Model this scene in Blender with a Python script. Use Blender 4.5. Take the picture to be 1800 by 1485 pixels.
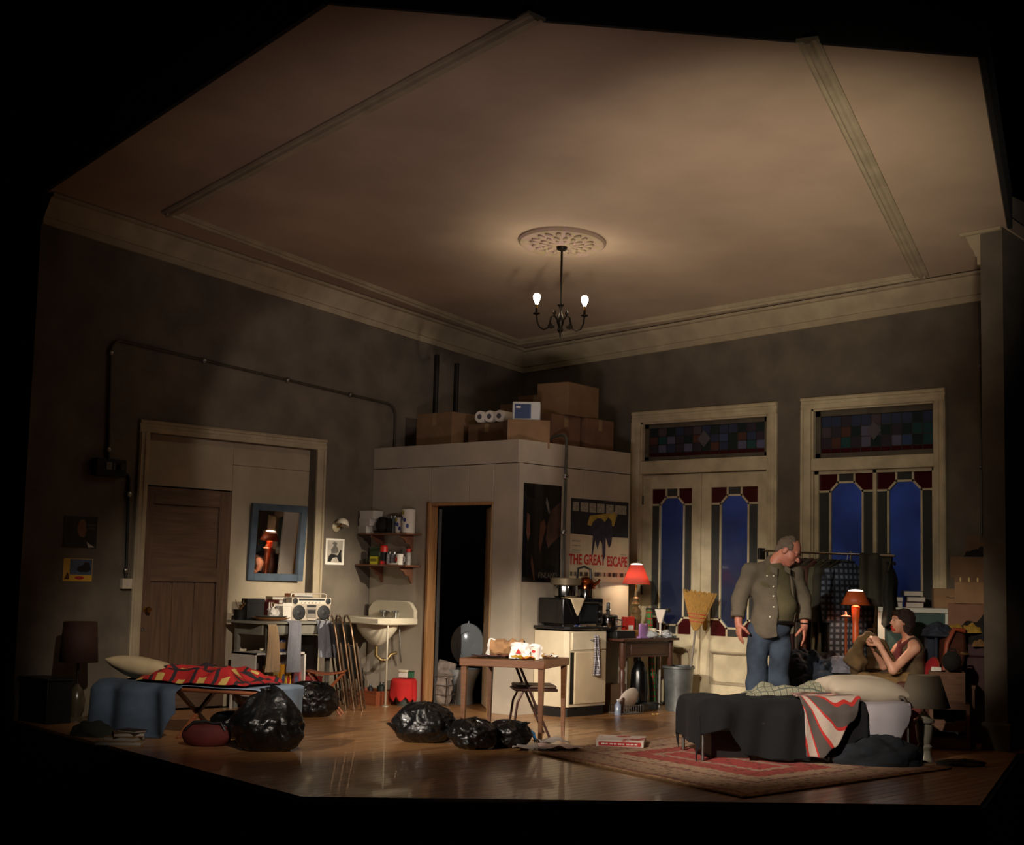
import bpy, bmesh, math, random
import numpy as np
from mathutils import Vector, Matrix, noise

for _o in list(bpy.data.objects):
    bpy.data.objects.remove(_o)
scene = bpy.context.scene
COL = scene.collection
random.seed(7)
PI = math.pi

# ---------------------------------------------------------------- camera
# world: the room's back corner is the origin, left wall is x = 0, right wall is y = 0, stage floor z = 0
FPX, YAW, PITCH, ROLL = 2569.6, .7489, .106, .0244
CAM = np.array([12.56, -13.69, 1.4])


def cam_axes():
    cy, sy, cp, sp = math.cos(YAW), math.sin(YAW), math.cos(PITCH), math.sin(PITCH)
    f = np.array([-sy*cp, cy*cp, sp])
    r = np.array([cy, sy, 0.])
    u = np.cross(r, f)
    cr, sr = math.cos(ROLL), math.sin(ROLL)
    return cr*r+sr*u, -sr*r+cr*u, f


AX = cam_axes()
cd = bpy.data.cameras.new('camera')
cam = bpy.data.objects.new('camera', cd)
COL.objects.link(cam)
cd.sensor_fit = 'HORIZONTAL'
cd.sensor_width = 36
cd.lens = 36*FPX/1800
cd.clip_end = 200
M4 = Matrix(((AX[0][0], AX[1][0], -AX[2][0], CAM[0]),
             (AX[0][1], AX[1][1], -AX[2][1], CAM[1]),
             (AX[0][2], AX[1][2], -AX[2][2], CAM[2]), (0, 0, 0, 1)))
cam.matrix_world = M4
scene.camera = cam

# ---------------------------------------------------------------- world, stage lights, exposure
w = bpy.data.worlds.new('world')
scene.world = w
w.use_nodes = True
w.node_tree.nodes['Background'].inputs[0].default_value = (0, 0, 0, 1)
w.node_tree.nodes['Background'].inputs[1].default_value = 0
vs = scene.view_settings
vs.view_transform = 'Standard'
vs.look = 'None'
vs.gamma = 1
vs.use_curve_mapping = False
vs.exposure = 0.0


def spot(name, loc, aim, power, col, angle, blend=.6, size=.15):
    l = bpy.data.lights.new(name, 'SPOT')
    l.energy = power
    l.color = col
    l.spot_size = math.radians(angle)
    l.spot_blend = blend
    l.shadow_soft_size = size
    o = bpy.data.objects.new(name, l)
    COL.objects.link(o)
    o.location = loc
    o.rotation_euler = (Vector(aim)-Vector(loc)).to_track_quat('-Z', 'Y').to_euler()
    return o


WARM = (1, .78, .55)
# front-of-house and boom spots of the theatre
spot('boom_right_wall_wash', (13.0, -7.6, 3.4), (0, -2.9, 2.7), 700, (1, .84, .72), 17, .25, .1)
spot('boom_right_sink', (13.0, -4.2, 4.2), (0, -3.35, 1.0), 9500, (1, .87, .68), 10, 1., .1)
spot('boom_right_table', (13.0, -7.5, 5.0), (2.8, -3.3, .5), 5000, (1, .86, .72), 14, .9, .1)
spot('front_left_table', (5.5, -16.5, 5.5), (3.1, -3.5, .25), 7000, (1, .87, .73), 14, .9, .1)
spot('front_doors_left', (6.2, -15.0, 5.0), (3.0, -.2, .7), 3200, (1, .89, .77), 11.5, 1.0, .1)
spot('front_doors_right', (10.0, -14.0, 4.8), (2.7, -.2, .7), 4600, (1, .89, .77), 11, 1.0, .1)
spot('front_bathroom', (6.2, -16.0, 4.0), (1.2, -2.1, .8), 2200, (1, .93, .86), 3.6, .8, .05)
spot('front_right_corner', (9.3, -14.5, 4.5), (6.1, -.7, .9), 3000, (1, .82, .64), 7.5, 1., .1)
spot('front_bed', (8.5, -15.0, 6.0), (5.7, -3.2, .3), 8500, (1, .88, .75), 13, 1., .1)
spot('front_man', (7.6, -15.0, 5.0), (5.2, -2.25, 1.35), 3200, (1, .88, .74), 6, .9, .1)
spot('front_cot', (11.5, -11.0, 6.0), (1.4, -5.0, .5), 3000, (1, .85, .70), 20, .9, .1)
spot('front_right_wall', (9.5, -14.0, 4.5), (4.4, 0, 1.9), 900, (1, .90, .74), 18, 1.0, .1)
spot('foot_ceiling_key', (10.6, -8.6, .1), (5.5, -2.9, 4.7), 1900, (1, .85, .66), 36, 1.0, .3)
spot('foot_ceiling_wash', (8.6, -9.6, .1), (3.4, -3.4, 4.6), 480, (1, .79, .78), 56, 1.0, .4)
for i, xb in enumerate((2.6, 5.6)):
    # cyclorama lights between the set and the painted night sky
    l = bpy.data.lights.new('cyc_light', 'AREA')
    l.energy = (95, 26)[i]
    l.color = (.62, .74, 1)
    l.size = 2.4
    l.shape = 'RECTANGLE'
    l.size_y = .3
    o = bpy.data.objects.new('cyc_light', l)
    COL.objects.link(o)
    o.location = (xb, .8, 4.6)
    o.rotation_euler = (Vector((xb, 2.6, 1.6))-Vector(o.location)).to_track_quat('-Z', 'Y').to_euler()


# ---------------------------------------------------------------- measuring helpers: photo pixel (1800x1485) to a point on a real plane
def ray(x, y):
    return AX[2]+AX[0]*((x-900)/FPX)-AX[1]*((y-742.5)/FPX)


def fl(x, y, h=0.):
    d = ray(x, y)
    return Vector(CAM+d*((h-CAM[2])/d[2]))


def wx(x, y, X=0.):
    d = ray(x, y)
    return Vector(CAM+d*((X-CAM[0])/d[0]))


def wy(x, y, Y=0.):
    d = ray(x, y)
    return Vector(CAM+d*((Y-CAM[1])/d[1]))


def up(x, y, P):
    d = ray(x, y)
    v = np.array([P[0], P[1]])-CAM[:2]
    return float(CAM[2]+d[2]*((v@d[:2])/(d[:2]@d[:2])))


CZ0, CZX, CZY = 4.279, .0406, -.0918


def ceil_z(x, y):
    return CZ0+CZX*x+CZY*y


def cl(x, y):
    n = np.array([-CZX, -CZY, 1.])
    d = ray(x, y)
    return Vector(CAM+d*(((np.array([0, 0, CZ0])-CAM)@n)/(d@n)))


# direction on the floor that runs to the right in the picture / towards the camera
RIGHT = Vector((AX[0][0], AX[0][1], 0)).normalized()
NEAR = Vector((-AX[2][0], -AX[2][1], 0)).normalized()
RZ_FACE = math.atan2(RIGHT.y, RIGHT.x)      # turn that makes local +x run right and local -y face the audience


# ---------------------------------------------------------------- materials
def lin(c):
    return tuple(((v/255)/12.92 if v/255 <= .04045 else ((v/255+.055)/1.055)**2.4) for v in c)


MATS = {}


def mat(name, c, rough=.65, metal=0., var=.12, scale=6., bump=0., bscale=30., c2=None, stretch=None, emit=0., trans=0., coat=0., sheen=0., contrast=(.35, .65), alpha=1.):
    if name in MATS:
        return MATS[name]
    m = bpy.data.materials.new(name)
    m.use_nodes = True
    nt = m.node_tree
    b = nt.nodes['Principled BSDF']
    L = nt.links.new
    c = lin(c)
    b.inputs['Roughness'].default_value = rough
    b.inputs['Metallic'].default_value = metal
    b.inputs['Coat Weight'].default_value = coat
    b.inputs['Sheen Weight'].default_value = sheen
    b.inputs['Transmission Weight'].default_value = trans
    b.inputs['Alpha'].default_value = alpha
    tc = nt.nodes.new('ShaderNodeTexCoord')
    mp = nt.nodes.new('ShaderNodeMapping')
    L(tc.outputs['Object'], mp.inputs[0])
    if stretch:
        mp.inputs['Scale'].default_value = stretch
    if var > 0 or c2:
        n = nt.nodes.new('ShaderNodeTexNoise')
        n.inputs['Scale'].default_value = scale
        n.inputs['Detail'].default_value = 5
        L(mp.outputs[0], n.inputs['Vector'])
        r = nt.nodes.new('ShaderNodeValToRGB')
        a = tuple(v*(1-var) for v in c)
        d = lin(c2) if c2 else tuple(min(1, v*(1+var)) for v in c)
        r.color_ramp.elements[0].position = contrast[0]
        r.color_ramp.elements[1].position = contrast[1]
        r.color_ramp.elements[0].color = (*a, 1)
        r.color_ramp.elements[1].color = (*d, 1)
        L(n.outputs[0], r.inputs[0])
        L(r.outputs[0], b.inputs['Base Color'])
        if emit:
            L(r.outputs[0], b.inputs['Emission Color'])
    else:
        b.inputs['Base Color'].default_value = (*c, 1)
        if emit:
            b.inputs['Emission Color'].default_value = (*c, 1)
    if emit:
        b.inputs['Emission Strength'].default_value = emit
    if bump:
        n2 = nt.nodes.new('ShaderNodeTexNoise')
        n2.inputs['Scale'].default_value = bscale
        n2.inputs['Detail'].default_value = 4
        L(mp.outputs[0], n2.inputs['Vector'])
        bp = nt.nodes.new('ShaderNodeBump')
        bp.inputs['Strength'].default_value = bump
        bp.inputs['Distance'].default_value = .02
        L(n2.outputs[0], bp.inputs['Height'])
        L(bp.outputs[0], b.inputs['Normal'])
    MATS[name] = m
    return m


def wood(name, c, c2, rough=.5, axis='x', scale=3., bump=.08, coat=0.):
    st = {'x': (1, 14, 14), 'y': (14, 1, 14), 'z': (14, 14, 1)}[axis]
    return mat(name, c, rough, var=.05, scale=scale, c2=c2, stretch=st, bump=bump, bscale=scale*4, coat=coat, contrast=(.3, .7))


def plaid(name, base, a, b, sx=9., sy=9., rough=.85, wid=.5, coord='UV', ax=(0, 1)):
    """woven check: stripes along the two cloth directions"""
    if name in MATS:
        return MATS[name]
    m = bpy.data.materials.new(name)
    m.use_nodes = True
    nt = m.node_tree
    bs = nt.nodes['Principled BSDF']
    bs.inputs['Roughness'].default_value = rough
    L = nt.links.new
    tc = nt.nodes.new('ShaderNodeTexCoord')
    sp = nt.nodes.new('ShaderNodeSeparateXYZ')
    L(tc.outputs[coord], sp.inputs[0])

    def stripes(out, s, ph, wd):
        mul = nt.nodes.new('ShaderNodeMath')
        mul.operation = 'MULTIPLY_ADD'
        L(out, mul.inputs[0])
        mul.inputs[1].default_value = s
        mul.inputs[2].default_value = ph
        fr = nt.nodes.new('ShaderNodeMath')
        fr.operation = 'FRACT'
        L(mul.outputs[0], fr.inputs[0])
        lt = nt.nodes.new('ShaderNodeMath')
        lt.operation = 'LESS_THAN'
        L(fr.outputs[0], lt.inputs[0])
        lt.inputs[1].default_value = wd
        return lt.outputs[0]

    def mix(fac, c1, c2):
        mx = nt.nodes.new('ShaderNodeMix')
        mx.data_type = 'RGBA'
        L(fac, mx.inputs[0])
        for inp, cc in ((mx.inputs[6], c1), (mx.inputs[7], c2)):
            if isinstance(cc, tuple):
                inp.default_value = (*lin(cc), 1)
            else:
                L(cc, inp)
        return mx.outputs[2]
    both = nt.nodes.new('ShaderNodeMath')
    both.operation = 'MULTIPLY'
    L(stripes(sp.outputs[ax[0]], sx, 0, wid), both.inputs[0])
    L(stripes(sp.outputs[ax[1]], sy, .1, wid), both.inputs[1])
    col = mix(both.outputs[0], base, a)
    thin = nt.nodes.new('ShaderNodeMath')
    thin.operation = 'MAXIMUM'
    L(stripes(sp.outputs[ax[0]], sx, .33, .16), thin.inputs[0])
    L(stripes(sp.outputs[ax[1]], sy, .43, .16), thin.inputs[1])
    col = mix(thin.outputs[0], col, b)
    L(col, bs.inputs['Base Color'])
    MATS[name] = m
    return m


# ---------------------------------------------------------------- mesh builders
class MB:
    def __init__(s):
        s.v = []
        s.f = []
        s.uv = None

    def add(s, vs, fs, M=None):
        o = len(s.v)
        if M is not None:
            vs = [M @ Vector(p) for p in vs]
        s.v += [tuple(p) for p in vs]
        s.f += [tuple(i+o for i in f) for f in fs]
        return s

    def box(s, c, sz, rz=0., M=None):
        x, y, z = sz[0]/2, sz[1]/2, sz[2]/2
        vs = [(-x, -y, -z), (x, -y, -z), (x, y, -z), (-x, y, -z), (-x, -y, z), (x, -y, z), (x, y, z), (-x, y, z)]
        fs = [(3, 2, 1, 0), (4, 5, 6, 7), (0, 1, 5, 4), (1, 2, 6, 5), (2, 3, 7, 6), (3, 0, 4, 7)]
        T = Matrix.Translation(c) @ (M if M is not None else Matrix.Rotation(rz, 4, 'Z'))
        return s.add(vs, fs, T)

    def bx(s, x0, x1, y0, y1, z0, z1):
        return s.box(((x0+x1)/2, (y0+y1)/2, (z0+z1)/2), (abs(x1-x0), abs(y1-y0), abs(z1-z0)))

    def tube(s, pts, r, n=8, cap=True):
        pts = [Vector(p) for p in pts]
        rs = r if isinstance(r, (list, tuple)) else [r]*len(pts)
        vs, fs = [], []
        t = (pts[1]-pts[0]).normalized()
        a = t.orthogonal().normalized()
        for i, p in enumerate(pts):
            if i == 0:
                t = pts[1]-pts[0]
            elif i == len(pts)-1:
                t = pts[-1]-pts[-2]
            else:
                t = pts[i+1]-pts[i-1]
            t.normalize()
            a = a-t*a.dot(t)
            if a.length < 1e-6:
                a = t.orthogonal()
            a.normalize()
            b = t.cross(a)
            for k in range(n):
                th = 2*PI*k/n
                vs.append(p+(a*math.cos(th)+b*math.sin(th))*rs[i])
        for i in range(len(pts)-1):
            for k in range(n):
                fs.append((i*n+k, i*n+(k+1) % n, (i+1)*n+(k+1) % n, (i+1)*n+k))
        if cap:
            fs.append(tuple(range(n-1, -1, -1)))
            fs.append(tuple((len(pts)-1)*n+k for k in range(n)))
        return s.add(vs, fs)

    def lathe(s, prof, c=(0, 0, 0), n=24, M=None, cap=True, sx=1., sy=1.):
        vs, fs = [], []
        for (r, z) in prof:
            for k in range(n):
                th = 2*PI*k/n
                vs.append((r*math.cos(th)*sx, r*math.sin(th)*sy, z))
        for i in range(len(prof)-1):
            for k in range(n):
                fs.append((i*n+k, i*n+(k+1) % n, (i+1)*n+(k+1) % n, (i+1)*n+k))
        if cap:
            if prof[0][0] > 1e-5:
                fs.append(tuple(range(n-1, -1, -1)))
            if prof[-1][0] > 1e-5:
                fs.append(tuple((len(prof)-1)*n+k for k in range(n)))
        T = Matrix.Translation(c)
        return s.add(vs, fs, T @ M if M is not None else T)

    def prism(s, poly, h, M=None):
        """poly in local xy, extruded along local z from 0 to h"""
        n = len(poly)
        area = sum(poly[i][0]*poly[(i+1) % n][1]-poly[(i+1) % n][0]*poly[i][1] for i in range(n))
        if (area < 0) != (h < 0):
            poly = list(reversed(poly))
        vs = [(p[0], p[1], 0) for p in poly]+[(p[0], p[1], h) for p in poly]
        fs = [tuple(range(n-1, -1, -1)), tuple(range(n, 2*n))]+[(i, (i+1) % n, n+(i+1) % n, n+i) for i in range(n)]
        return s.add(vs, fs, M)

    def sweep(s, p0, p1, out, upv, prof):
        """profile (o, u) pairs carried straight from p0 to p1"""
        p0, p1, out, upv = Vector(p0), Vector(p1), Vector(out), Vector(upv)
        n = len(prof)
        vs = [p0+out*o+upv*u for o, u in prof]+[p1+out*o+upv*u for o, u in prof]
        fs = [tuple(range(n)), tuple(range(2*n-1, n-1, -1))]+[(i, n+i, n+(i+1) % n, (i+1) % n) for i in range(n)]
        return s.add(vs, fs)

    def ell(s, c, r, n=16, m=10, M=None):
        vs, fs = [], []
        for j in range(m+1):
            ph = PI*j/m
            for k in range(n):
                th = 2*PI*k/n
                vs.append((r[0]*math.sin(ph)*math.cos(th), r[1]*math.sin(ph)*math.sin(th), r[2]*math.cos(ph)))
        for j in range(m):
            for k in range(n):
                fs.append((j*n+k, (j+1)*n+k, (j+1)*n+(k+1) % n, j*n+(k+1) % n))
        T = Matrix.Translation(c)
        return s.add(vs, fs, T @ M if M is not None else T)

    def grid(s, fn, nu, nv, closed=False):
        vs = [fn(i/(nu-1), j/(nv-1)) for j in range(nv) for i in range(nu)]
        fs = [(j*nu+i, j*nu+i+1, (j+1)*nu+i+1, (j+1)*nu+i) for j in range(nv-1) for i in range(nu-1)]
        s.uv = (nu, nv)
        return s.add(vs, fs)

    def mesh(s, name, smooth=True, angle=40):
        me = bpy.data.meshes.new(name)
        me.from_pydata(s.v, [], s.f)
        me.update()
        bm = bmesh.new()
        bm.from_mesh(me)
        bmesh.ops.remove_doubles(bm, verts=bm.verts, dist=1e-6)
        if s.uv is None:
            bmesh.ops.recalc_face_normals(bm, faces=bm.faces)
        bm.to_mesh(me)
        bm.free()
        if s.uv:
            nu, nv = s.uv
            if len(me.vertices) == nu*nv:
                ul = me.uv_layers.new(name='UVMap')
                for lp in me.loops:
                    i = lp.vertex_index
                    ul.data[lp.index].uv = ((i % nu)/(nu-1), (i//nu)/(nv-1))
        if smooth:
            me.polygons.foreach_set('use_smooth', [True]*len(me.polygons))
            me.set_sharp_from_angle(angle=math.radians(angle))
        return me

    def build(s, name, m, parent=None, loc=(0, 0, 0), rz=0., bevel=0., solid=0., sub=0, angle=40, rot=None):
        o = bpy.data.objects.new(name, s.mesh(name, True, angle))
        COL.objects.link(o)
        o.data.materials.append(m)
        o.parent = parent
        o.location = loc
        o.rotation_euler = rot if rot else (0, 0, rz)
        if solid:
            md = o.modifiers.new('solid', 'SOLIDIFY')
            md.thickness = solid
            md.offset = 0
        if bevel:
            md = o.modifiers.new('bevel', 'BEVEL')
            md.width = bevel
            md.segments = 2
            md.limit_method = 'ANGLE'
            md.angle_limit = math.radians(50)
        if sub:
            md = o.modifiers.new('sub', 'SUBSURF')
            md.levels = sub
            md.render_levels = sub
        return o


def tag(o, label, cat, group=None):
    o['label'] = label
    o['category'] = cat
    if group:
        o['group'] = group
    return o


def thing(name, label, cat, loc=(0, 0, 0), rz=0., group=None, rot=None):
    o = bpy.data.objects.new(name, None)
    o.empty_display_size = .1
    COL.objects.link(o)
    o.location = loc
    o.rotation_euler = rot if rot else (0, 0, rz)
    return tag(o, label, cat, group)


def struct(o):
    o['kind'] = 'structure'
    return o


def dup(root, loc, rz=None, label=None, rot=None):
    r = root.copy()
    COL.objects.link(r)
    r.location = loc
    if rot:
        r.rotation_euler = rot
    elif rz is not None:
        r.rotation_euler = (0, 0, rz)
    if label:
        r['label'] = label
    for ch in list(root.children):
        c = ch.copy()
        COL.objects.link(c)
        c.parent = r
        for g in ch.children:
            d = g.copy()
            COL.objects.link(d)
            d.parent = c
    return r


def text_mesh(name, body, size, m, parent, M, depth=.002, sx=1., align='CENTER', bold=0.):
    cu = bpy.data.curves.new(name, 'FONT')
    cu.body = body
    cu.size = size
    cu.extrude = depth
    cu.offset = bold
    cu.align_x = align
    cu.align_y = 'CENTER'
    cu.resolution_u = 3
    t = bpy.data.objects.new(name, cu)
    me = bpy.data.meshes.new_from_object(t)
    bpy.data.objects.remove(t)
    me.transform(M @ Matrix.Diagonal((sx, 1, 1, 1)))
    o = bpy.data.objects.new(name, me)
    COL.objects.link(o)
    me.materials.clear()
    me.materials.append(m)
    o.parent = parent
    return o


def nz(p, s=1., seed=0.):
    return noise.noise(Vector((p[0]*s+seed, p[1]*s+seed*1.7, p[2]*s-seed)))


# ---------------------------------------------------------------- smooth bodies from blended shapes (surface nets)
def smin(a, b, k):
    h = np.clip(.5+.5*(b-a)/k, 0, 1)
    return b*(1-h)+a*h-k*h*(1-h)


class Body:
    def __init__(s, k=.03):
        s.p = []
        s.k = k

    def cap(s, a, b, ra, rb=None, k=None, flat=None):
        s.p.append(('c', np.array(a, np.float32), np.array(b, np.float32), ra, ra if rb is None else rb, k or s.k, flat))
        return s

    def chain(s, pts, rs, k=None):
        for i in range(len(pts)-1):
            s.cap(pts[i], pts[i+1], rs[i], rs[i+1], k)
        return s

    def ell(s, c, r, R=None, k=None):
        s.p.append(('e', np.array(c, np.float32), np.array(r, np.float32), None if R is None else np.array(R, np.float32), k or s.k))
        return s

    def cut(s, c, r, R=None, k=.01):
        s.p.append(('x', np.array(c, np.float32), np.array(r, np.float32), None if R is None else np.array(R, np.float32), k))
        return s

    def field(s, xs):
        D = np.full(tuple(len(a_) for a_ in xs), 10., np.float32)
        mg = .05
        for q in s.p:
            if q[0] == 'c':
                _, a, b, ra, rb, k, flat = q
                rr = max(ra, rb)+k+mg
                lo, hi = np.minimum(a, b)-rr, np.maximum(a, b)+rr
            else:
                _, c, r, R, k = q
                rr = float(max(r))+k+mg
                lo, hi = c-rr, c+rr
            sl = tuple(slice(int(np.searchsorted(xs[i], lo[i])), int(np.searchsorted(xs[i], hi[i]))) for i in range(3))
            if any(t_.stop <= t_.start for t_ in sl):
                continue
            X, Y, Z = xs[0][sl[0]][:, None, None], xs[1][sl[1]][None, :, None], xs[2][sl[2]][None, None, :]
            if q[0] == 'c':
                ab = b-a
                px, py, pz = X-a[0], Y-a[1], Z-a[2]
                t = np.clip((px*ab[0]+py*ab[1]+pz*ab[2])/max(float(ab@ab), 1e-9), 0, 1)
                d = np.sqrt((px-t*ab[0])**2+(py-t*ab[1])**2+(pz-t*ab[2])**2)-(ra+(rb-ra)*t)
            else:
                px, py, pz = X-c[0], Y-c[1], Z-c[2]
                if R is not None:
                    px, py, pz = (R[0, 0]*px+R[1, 0]*py+R[2, 0]*pz, R[0, 1]*px+R[1, 1]*py+R[2, 1]*pz, R[0, 2]*px+R[1, 2]*py+R[2, 2]*pz)
                k0 = np.sqrt((px/r[0])**2+(py/r[1])**2+(pz/r[2])**2)
                k1 = np.sqrt((px/r[0]**2)**2+(py/r[1]**2)**2+(pz/r[2]**2)**2)+1e-6
                d = k0*(k0-1)/k1
            if q[0] == 'x':
                D[sl] = -smin(-D[sl], d, k)
            else:
                D[sl] = smin(D[sl], d, k)
        return D

    def mesh(s, name, lo, hi, h, extra=None, keep=None):
        xs = [np.arange(lo[i], hi[i]+h, h, dtype=np.float32) for i in range(3)]
        D = s.field(xs)
        X, Y, Z = np.meshgrid(*xs, indexing='ij')
        if extra is not None:
            D = extra(D, X, Y, Z)
        S = D < 0
        n = D.shape
        cnt = np.zeros((n[0]-1, n[1]-1, n[2]-1), np.float32)
        acc = np.zeros(cnt.shape+(3,), np.float32)
        for ax in range(3):
            o1, o2 = [a for a in range(3) if a != ax]
            for b in (0, 1):
                for c in (0, 1):
                    st = [0, 0, 0]
                    st[o1], st[o2] = b, c
                    s0 = tuple(slice(st[i], st[i]+n[i]-1) for i in range(3))
                    st[ax] = 1
                    s1 = tuple(slice(st[i], st[i]+n[i]-1) for i in range(3))
                    cr = S[s0] != S[s1]
                    d0, d1 = D[s0], D[s1]
                    t = np.where(cr, d0/np.where(cr, d0-d1, 1), 0)
                    cnt += cr
                    P = [X[s0], Y[s0], Z[s0]]
                    for i in range(3):
                        acc[..., i] += np.where(cr, P[i]+(t*h if i == ax else 0), 0)
        act = cnt > 0
        idx = np.full(cnt.shape, -1, np.int64)
        idx[act] = np.arange(act.sum())
        V = acc[act]/cnt[act][:, None]
        F = []
        for ax in range(3):
            o1, o2 = [(1, 2), (2, 0), (0, 1)][ax]
            s0 = [slice(1, n[i]-1) for i in range(3)]
            s0[ax] = slice(0, n[ax]-1)
            s1 = list(s0)
            s1[ax] = slice(1, n[ax])
            A, B = S[tuple(s0)], S[tuple(s1)]
            I = np.argwhere(A != B)
            if len(I) == 0:
                continue
            fl_ = A[tuple(I.T)]
            base = I.copy()
            for i in range(3):
                if i != ax:
                    base[:, i] += 1

            def cell(d1, d2):
                q = base.copy()
                q[:, o1] += d1
                q[:, o2] += d2
                return idx[tuple(q.T)]
            q = np.stack([cell(-1, -1), cell(0, -1), cell(0, 0), cell(-1, 0)], 1)
            q[~fl_] = q[~fl_][:, ::-1]
            F.append(q)
        F = np.concatenate(F)
        F = F[(F >= 0).all(1)]
        me = bpy.data.meshes.new(name)
        me.from_pydata(V.tolist(), [], F.tolist())
        me.update()
        me.polygons.foreach_set('use_smooth', [True]*len(me.polygons))
        return me

    def build(s, name, m, parent, lo, hi, h, loc=(0, 0, 0), rz=0., extra=None, rot=None):
        o = bpy.data.objects.new(name, s.mesh(name, lo, hi, h, extra))
        COL.objects.link(o)
        o.data.materials.append(m)
        o.parent = parent
        o.location = loc
        o.rotation_euler = rot if rot else (0, 0, rz)
        return o

# ================================================================ THE SET
plaster = mat('plaster_olive', (96, 87, 76), .9, var=.2, scale=2.6, bump=.15, bscale=14, c2=(107, 97, 83))
plaster_b = mat('plaster_ceiling', (168, 146, 124), .9, var=.1, scale=.9, bump=.08, bscale=10, c2=(178, 156, 132))
cream = mat('cream_paint', (196, 182, 148), .6, var=.18, scale=5, bump=.06, bscale=25, c2=(206, 192, 158))
cream_old = mat('cream_aged', (158, 144, 118), .7, var=.12, scale=4, bump=.08, bscale=20, c2=(168, 154, 126))
board = mat('wallboard', (176, 165, 148), .85, var=.12, scale=2.2, bump=.03, bscale=30, c2=(186, 174, 154))
panel_white = mat('hall_panel_white', (160, 146, 124), .8, var=.12, scale=2.5, c2=(168, 154, 130))
black = mat('black_masking', (6, 6, 6), .95, var=0)
brown_wood = wood('old_brown_wood', (80, 60, 46), (104, 80, 62), .55, 'z', 2.5)
brown_wood_h = wood('old_brown_wood_rail', (80, 60, 46), (104, 80, 62), .55, 'y', 2.5)
brass = mat('aged_brass', (150, 112, 52), .35, 1., var=.2)
steel = mat('worn_steel', (150, 150, 148), .35, 1., var=.2)
dark_metal = mat('dark_iron', (28, 27, 25), .5, .6, var=.2)
pipe_mat = mat('painted_conduit', (70, 64, 52), .5, .3, var=.2)
pipe_dark = mat('black_pipe', (22, 21, 19), .6, .2, var=.2)

FRONT = [(0, -6.8), (5.22, -7.66), (8.2, -4.42), (7.0, -1.1)]     # stage edge, left to right
# floor: real boards laid along the left wall
fo = struct(bpy.data.objects.new('floor', None))
COL.objects.link(fo)


def edge_y(x):
    """front limit of the stage at x"""
    pts = FRONT
    best = -6.8
    for (a, b), (c, d) in zip(pts[:-1], pts[1:]):
        if min(a, c) <= x <= max(a, c) and a < c:
            best = b+(d-b)*(x-a)/(c-a)
    return best


floor_mats = [mat('oak_floor_%d' % i, c, .32, var=.16, scale=3, c2=c2, stretch=(16, 1.2, 1), bump=.05, bscale=10, coat=.15)
              for i, (c, c2) in enumerate((((150, 106, 66), (176, 128, 80)), ((158, 114, 70), (182, 134, 86)), ((138, 96, 58), (164, 118, 74)), ((152, 110, 68), (184, 136, 88))))]
bw = .093
x = 0.
i = 0
while x < 8.2:
    x1 = min(x+bw, 8.2)
    y0a, y0b = edge_y(x+.0005), edge_y(x1-.0005)
    y1 = 0.02
    if x > 6.98:
        # the right stage edge runs back to the pier
        t0 = (x-7.0)/(8.2-7.0)
        t1 = (x1-7.0)/(8.2-7.0)
        ya, yb = -1.1-3.32*max(0, t0), -1.1-3.32*max(0, min(1, t1))
    else:
        ya = yb = y1
    if max(ya, yb)-min(y0a, y0b) > .02:
        m = MB()
        g = .0015
        poly = [(x+g, y0a), (x1-g, y0b), (x1-g, max(yb, y0b+.005)), (x+g, max(ya, y0a+.005))]
        m.prism(poly, -.03)
        m.build('plank', random.choice(floor_mats), fo)
    x = x1
    i += 1
mb = MB()
mb.prism([(0, .3)]+FRONT+[(7.0, .3)], -.2, Matrix.Translation((0, 0, -.032)))
struct(mb.build('stage_deck', black))
mb = MB()
pts = [(-1.5, -6.55)]+FRONT
for a, b in zip(pts[:-1], pts[1:]):
    d = Vector((b[0]-a[0], b[1]-a[1], 0)).normalized()
    n = Vector((d.y, -d.x, 0))
    mb.sweep((a[0], a[1], -.02), (b[0], b[1], -.02), n, (0, 0, 1), [(0.004, -1.3), (.03, -1.3), (.03, 0), (.004, 0)])
struct(mb.build('stage_front', black))

# ceiling: raked up towards the house
cpoly = [(-.05, .05), (-.05, -6.8), (5.18, -7.65), (8.26, -4.47), (6.97, -1.15), (6.97, .05)]
mb = MB()
n = len(cpoly)
mb.add([(px, py, ceil_z(px, py)) for px, py in cpoly]+[(px, py, ceil_z(px, py)+.12) for px, py in cpoly],
       [tuple(range(n)), tuple(range(2*n-1, n-1, -1))]+[(i, n+i, n+(i+1) % n, (i+1) % n) for i in range(n)])
ceiling = struct(mb.build('ceiling', plaster_b))
CN = Vector((CZX, CZY, -1)).normalized()      # into the room
fascia = MB()
for a, b in zip(cpoly[1:4], cpoly[2:5]):
    d = Vector((b[0]-a[0], b[1]-a[1], 0)).normalized()
    nn = Vector((d.y, -d.x, 0))
    fascia.sweep((a[0], a[1], ceil_z(*a)), (b[0], b[1], ceil_z(*b)), nn, (0, 0, 1), [(.01, -.01), (.05, -.01), (.05, .35), (.01, .35)])
struct(fascia.build('ceiling_masking', mat('masking_cloth', (14, 13, 11), .95, var=.1)))
# picture-frame moulding on the ceiling
cp = [cl(936, 29), cl(300, 372), cl(912, 600), cl(1619, 482), cl(1421, 71)]
prof = [(-.075, .0), (-.075, .02), (-.055, .035), (-.03, .03), (-.01, .05), (.02, .05), (.035, .03), (.06, .03), (.075, .015), (.075, 0)]
cm = bpy.data.objects.new('trim_1', None)
COL.objects.link(cm)
struct(cm)
for a, b in zip(cp[:-1], cp[1:]):
    d = (b-a).normalized()
    out = d.cross(CN).normalized()
    MB().sweep(a-d*.05, b+d*.05, out, CN, prof).build('moulding', cream_old, cm)

# walls
def wall_poly(name, polys, M, th, m):
    mb = MB()
    for p in polys:
        mb.prism(p, th, M)
    return struct(mb.build(name, m))


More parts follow.
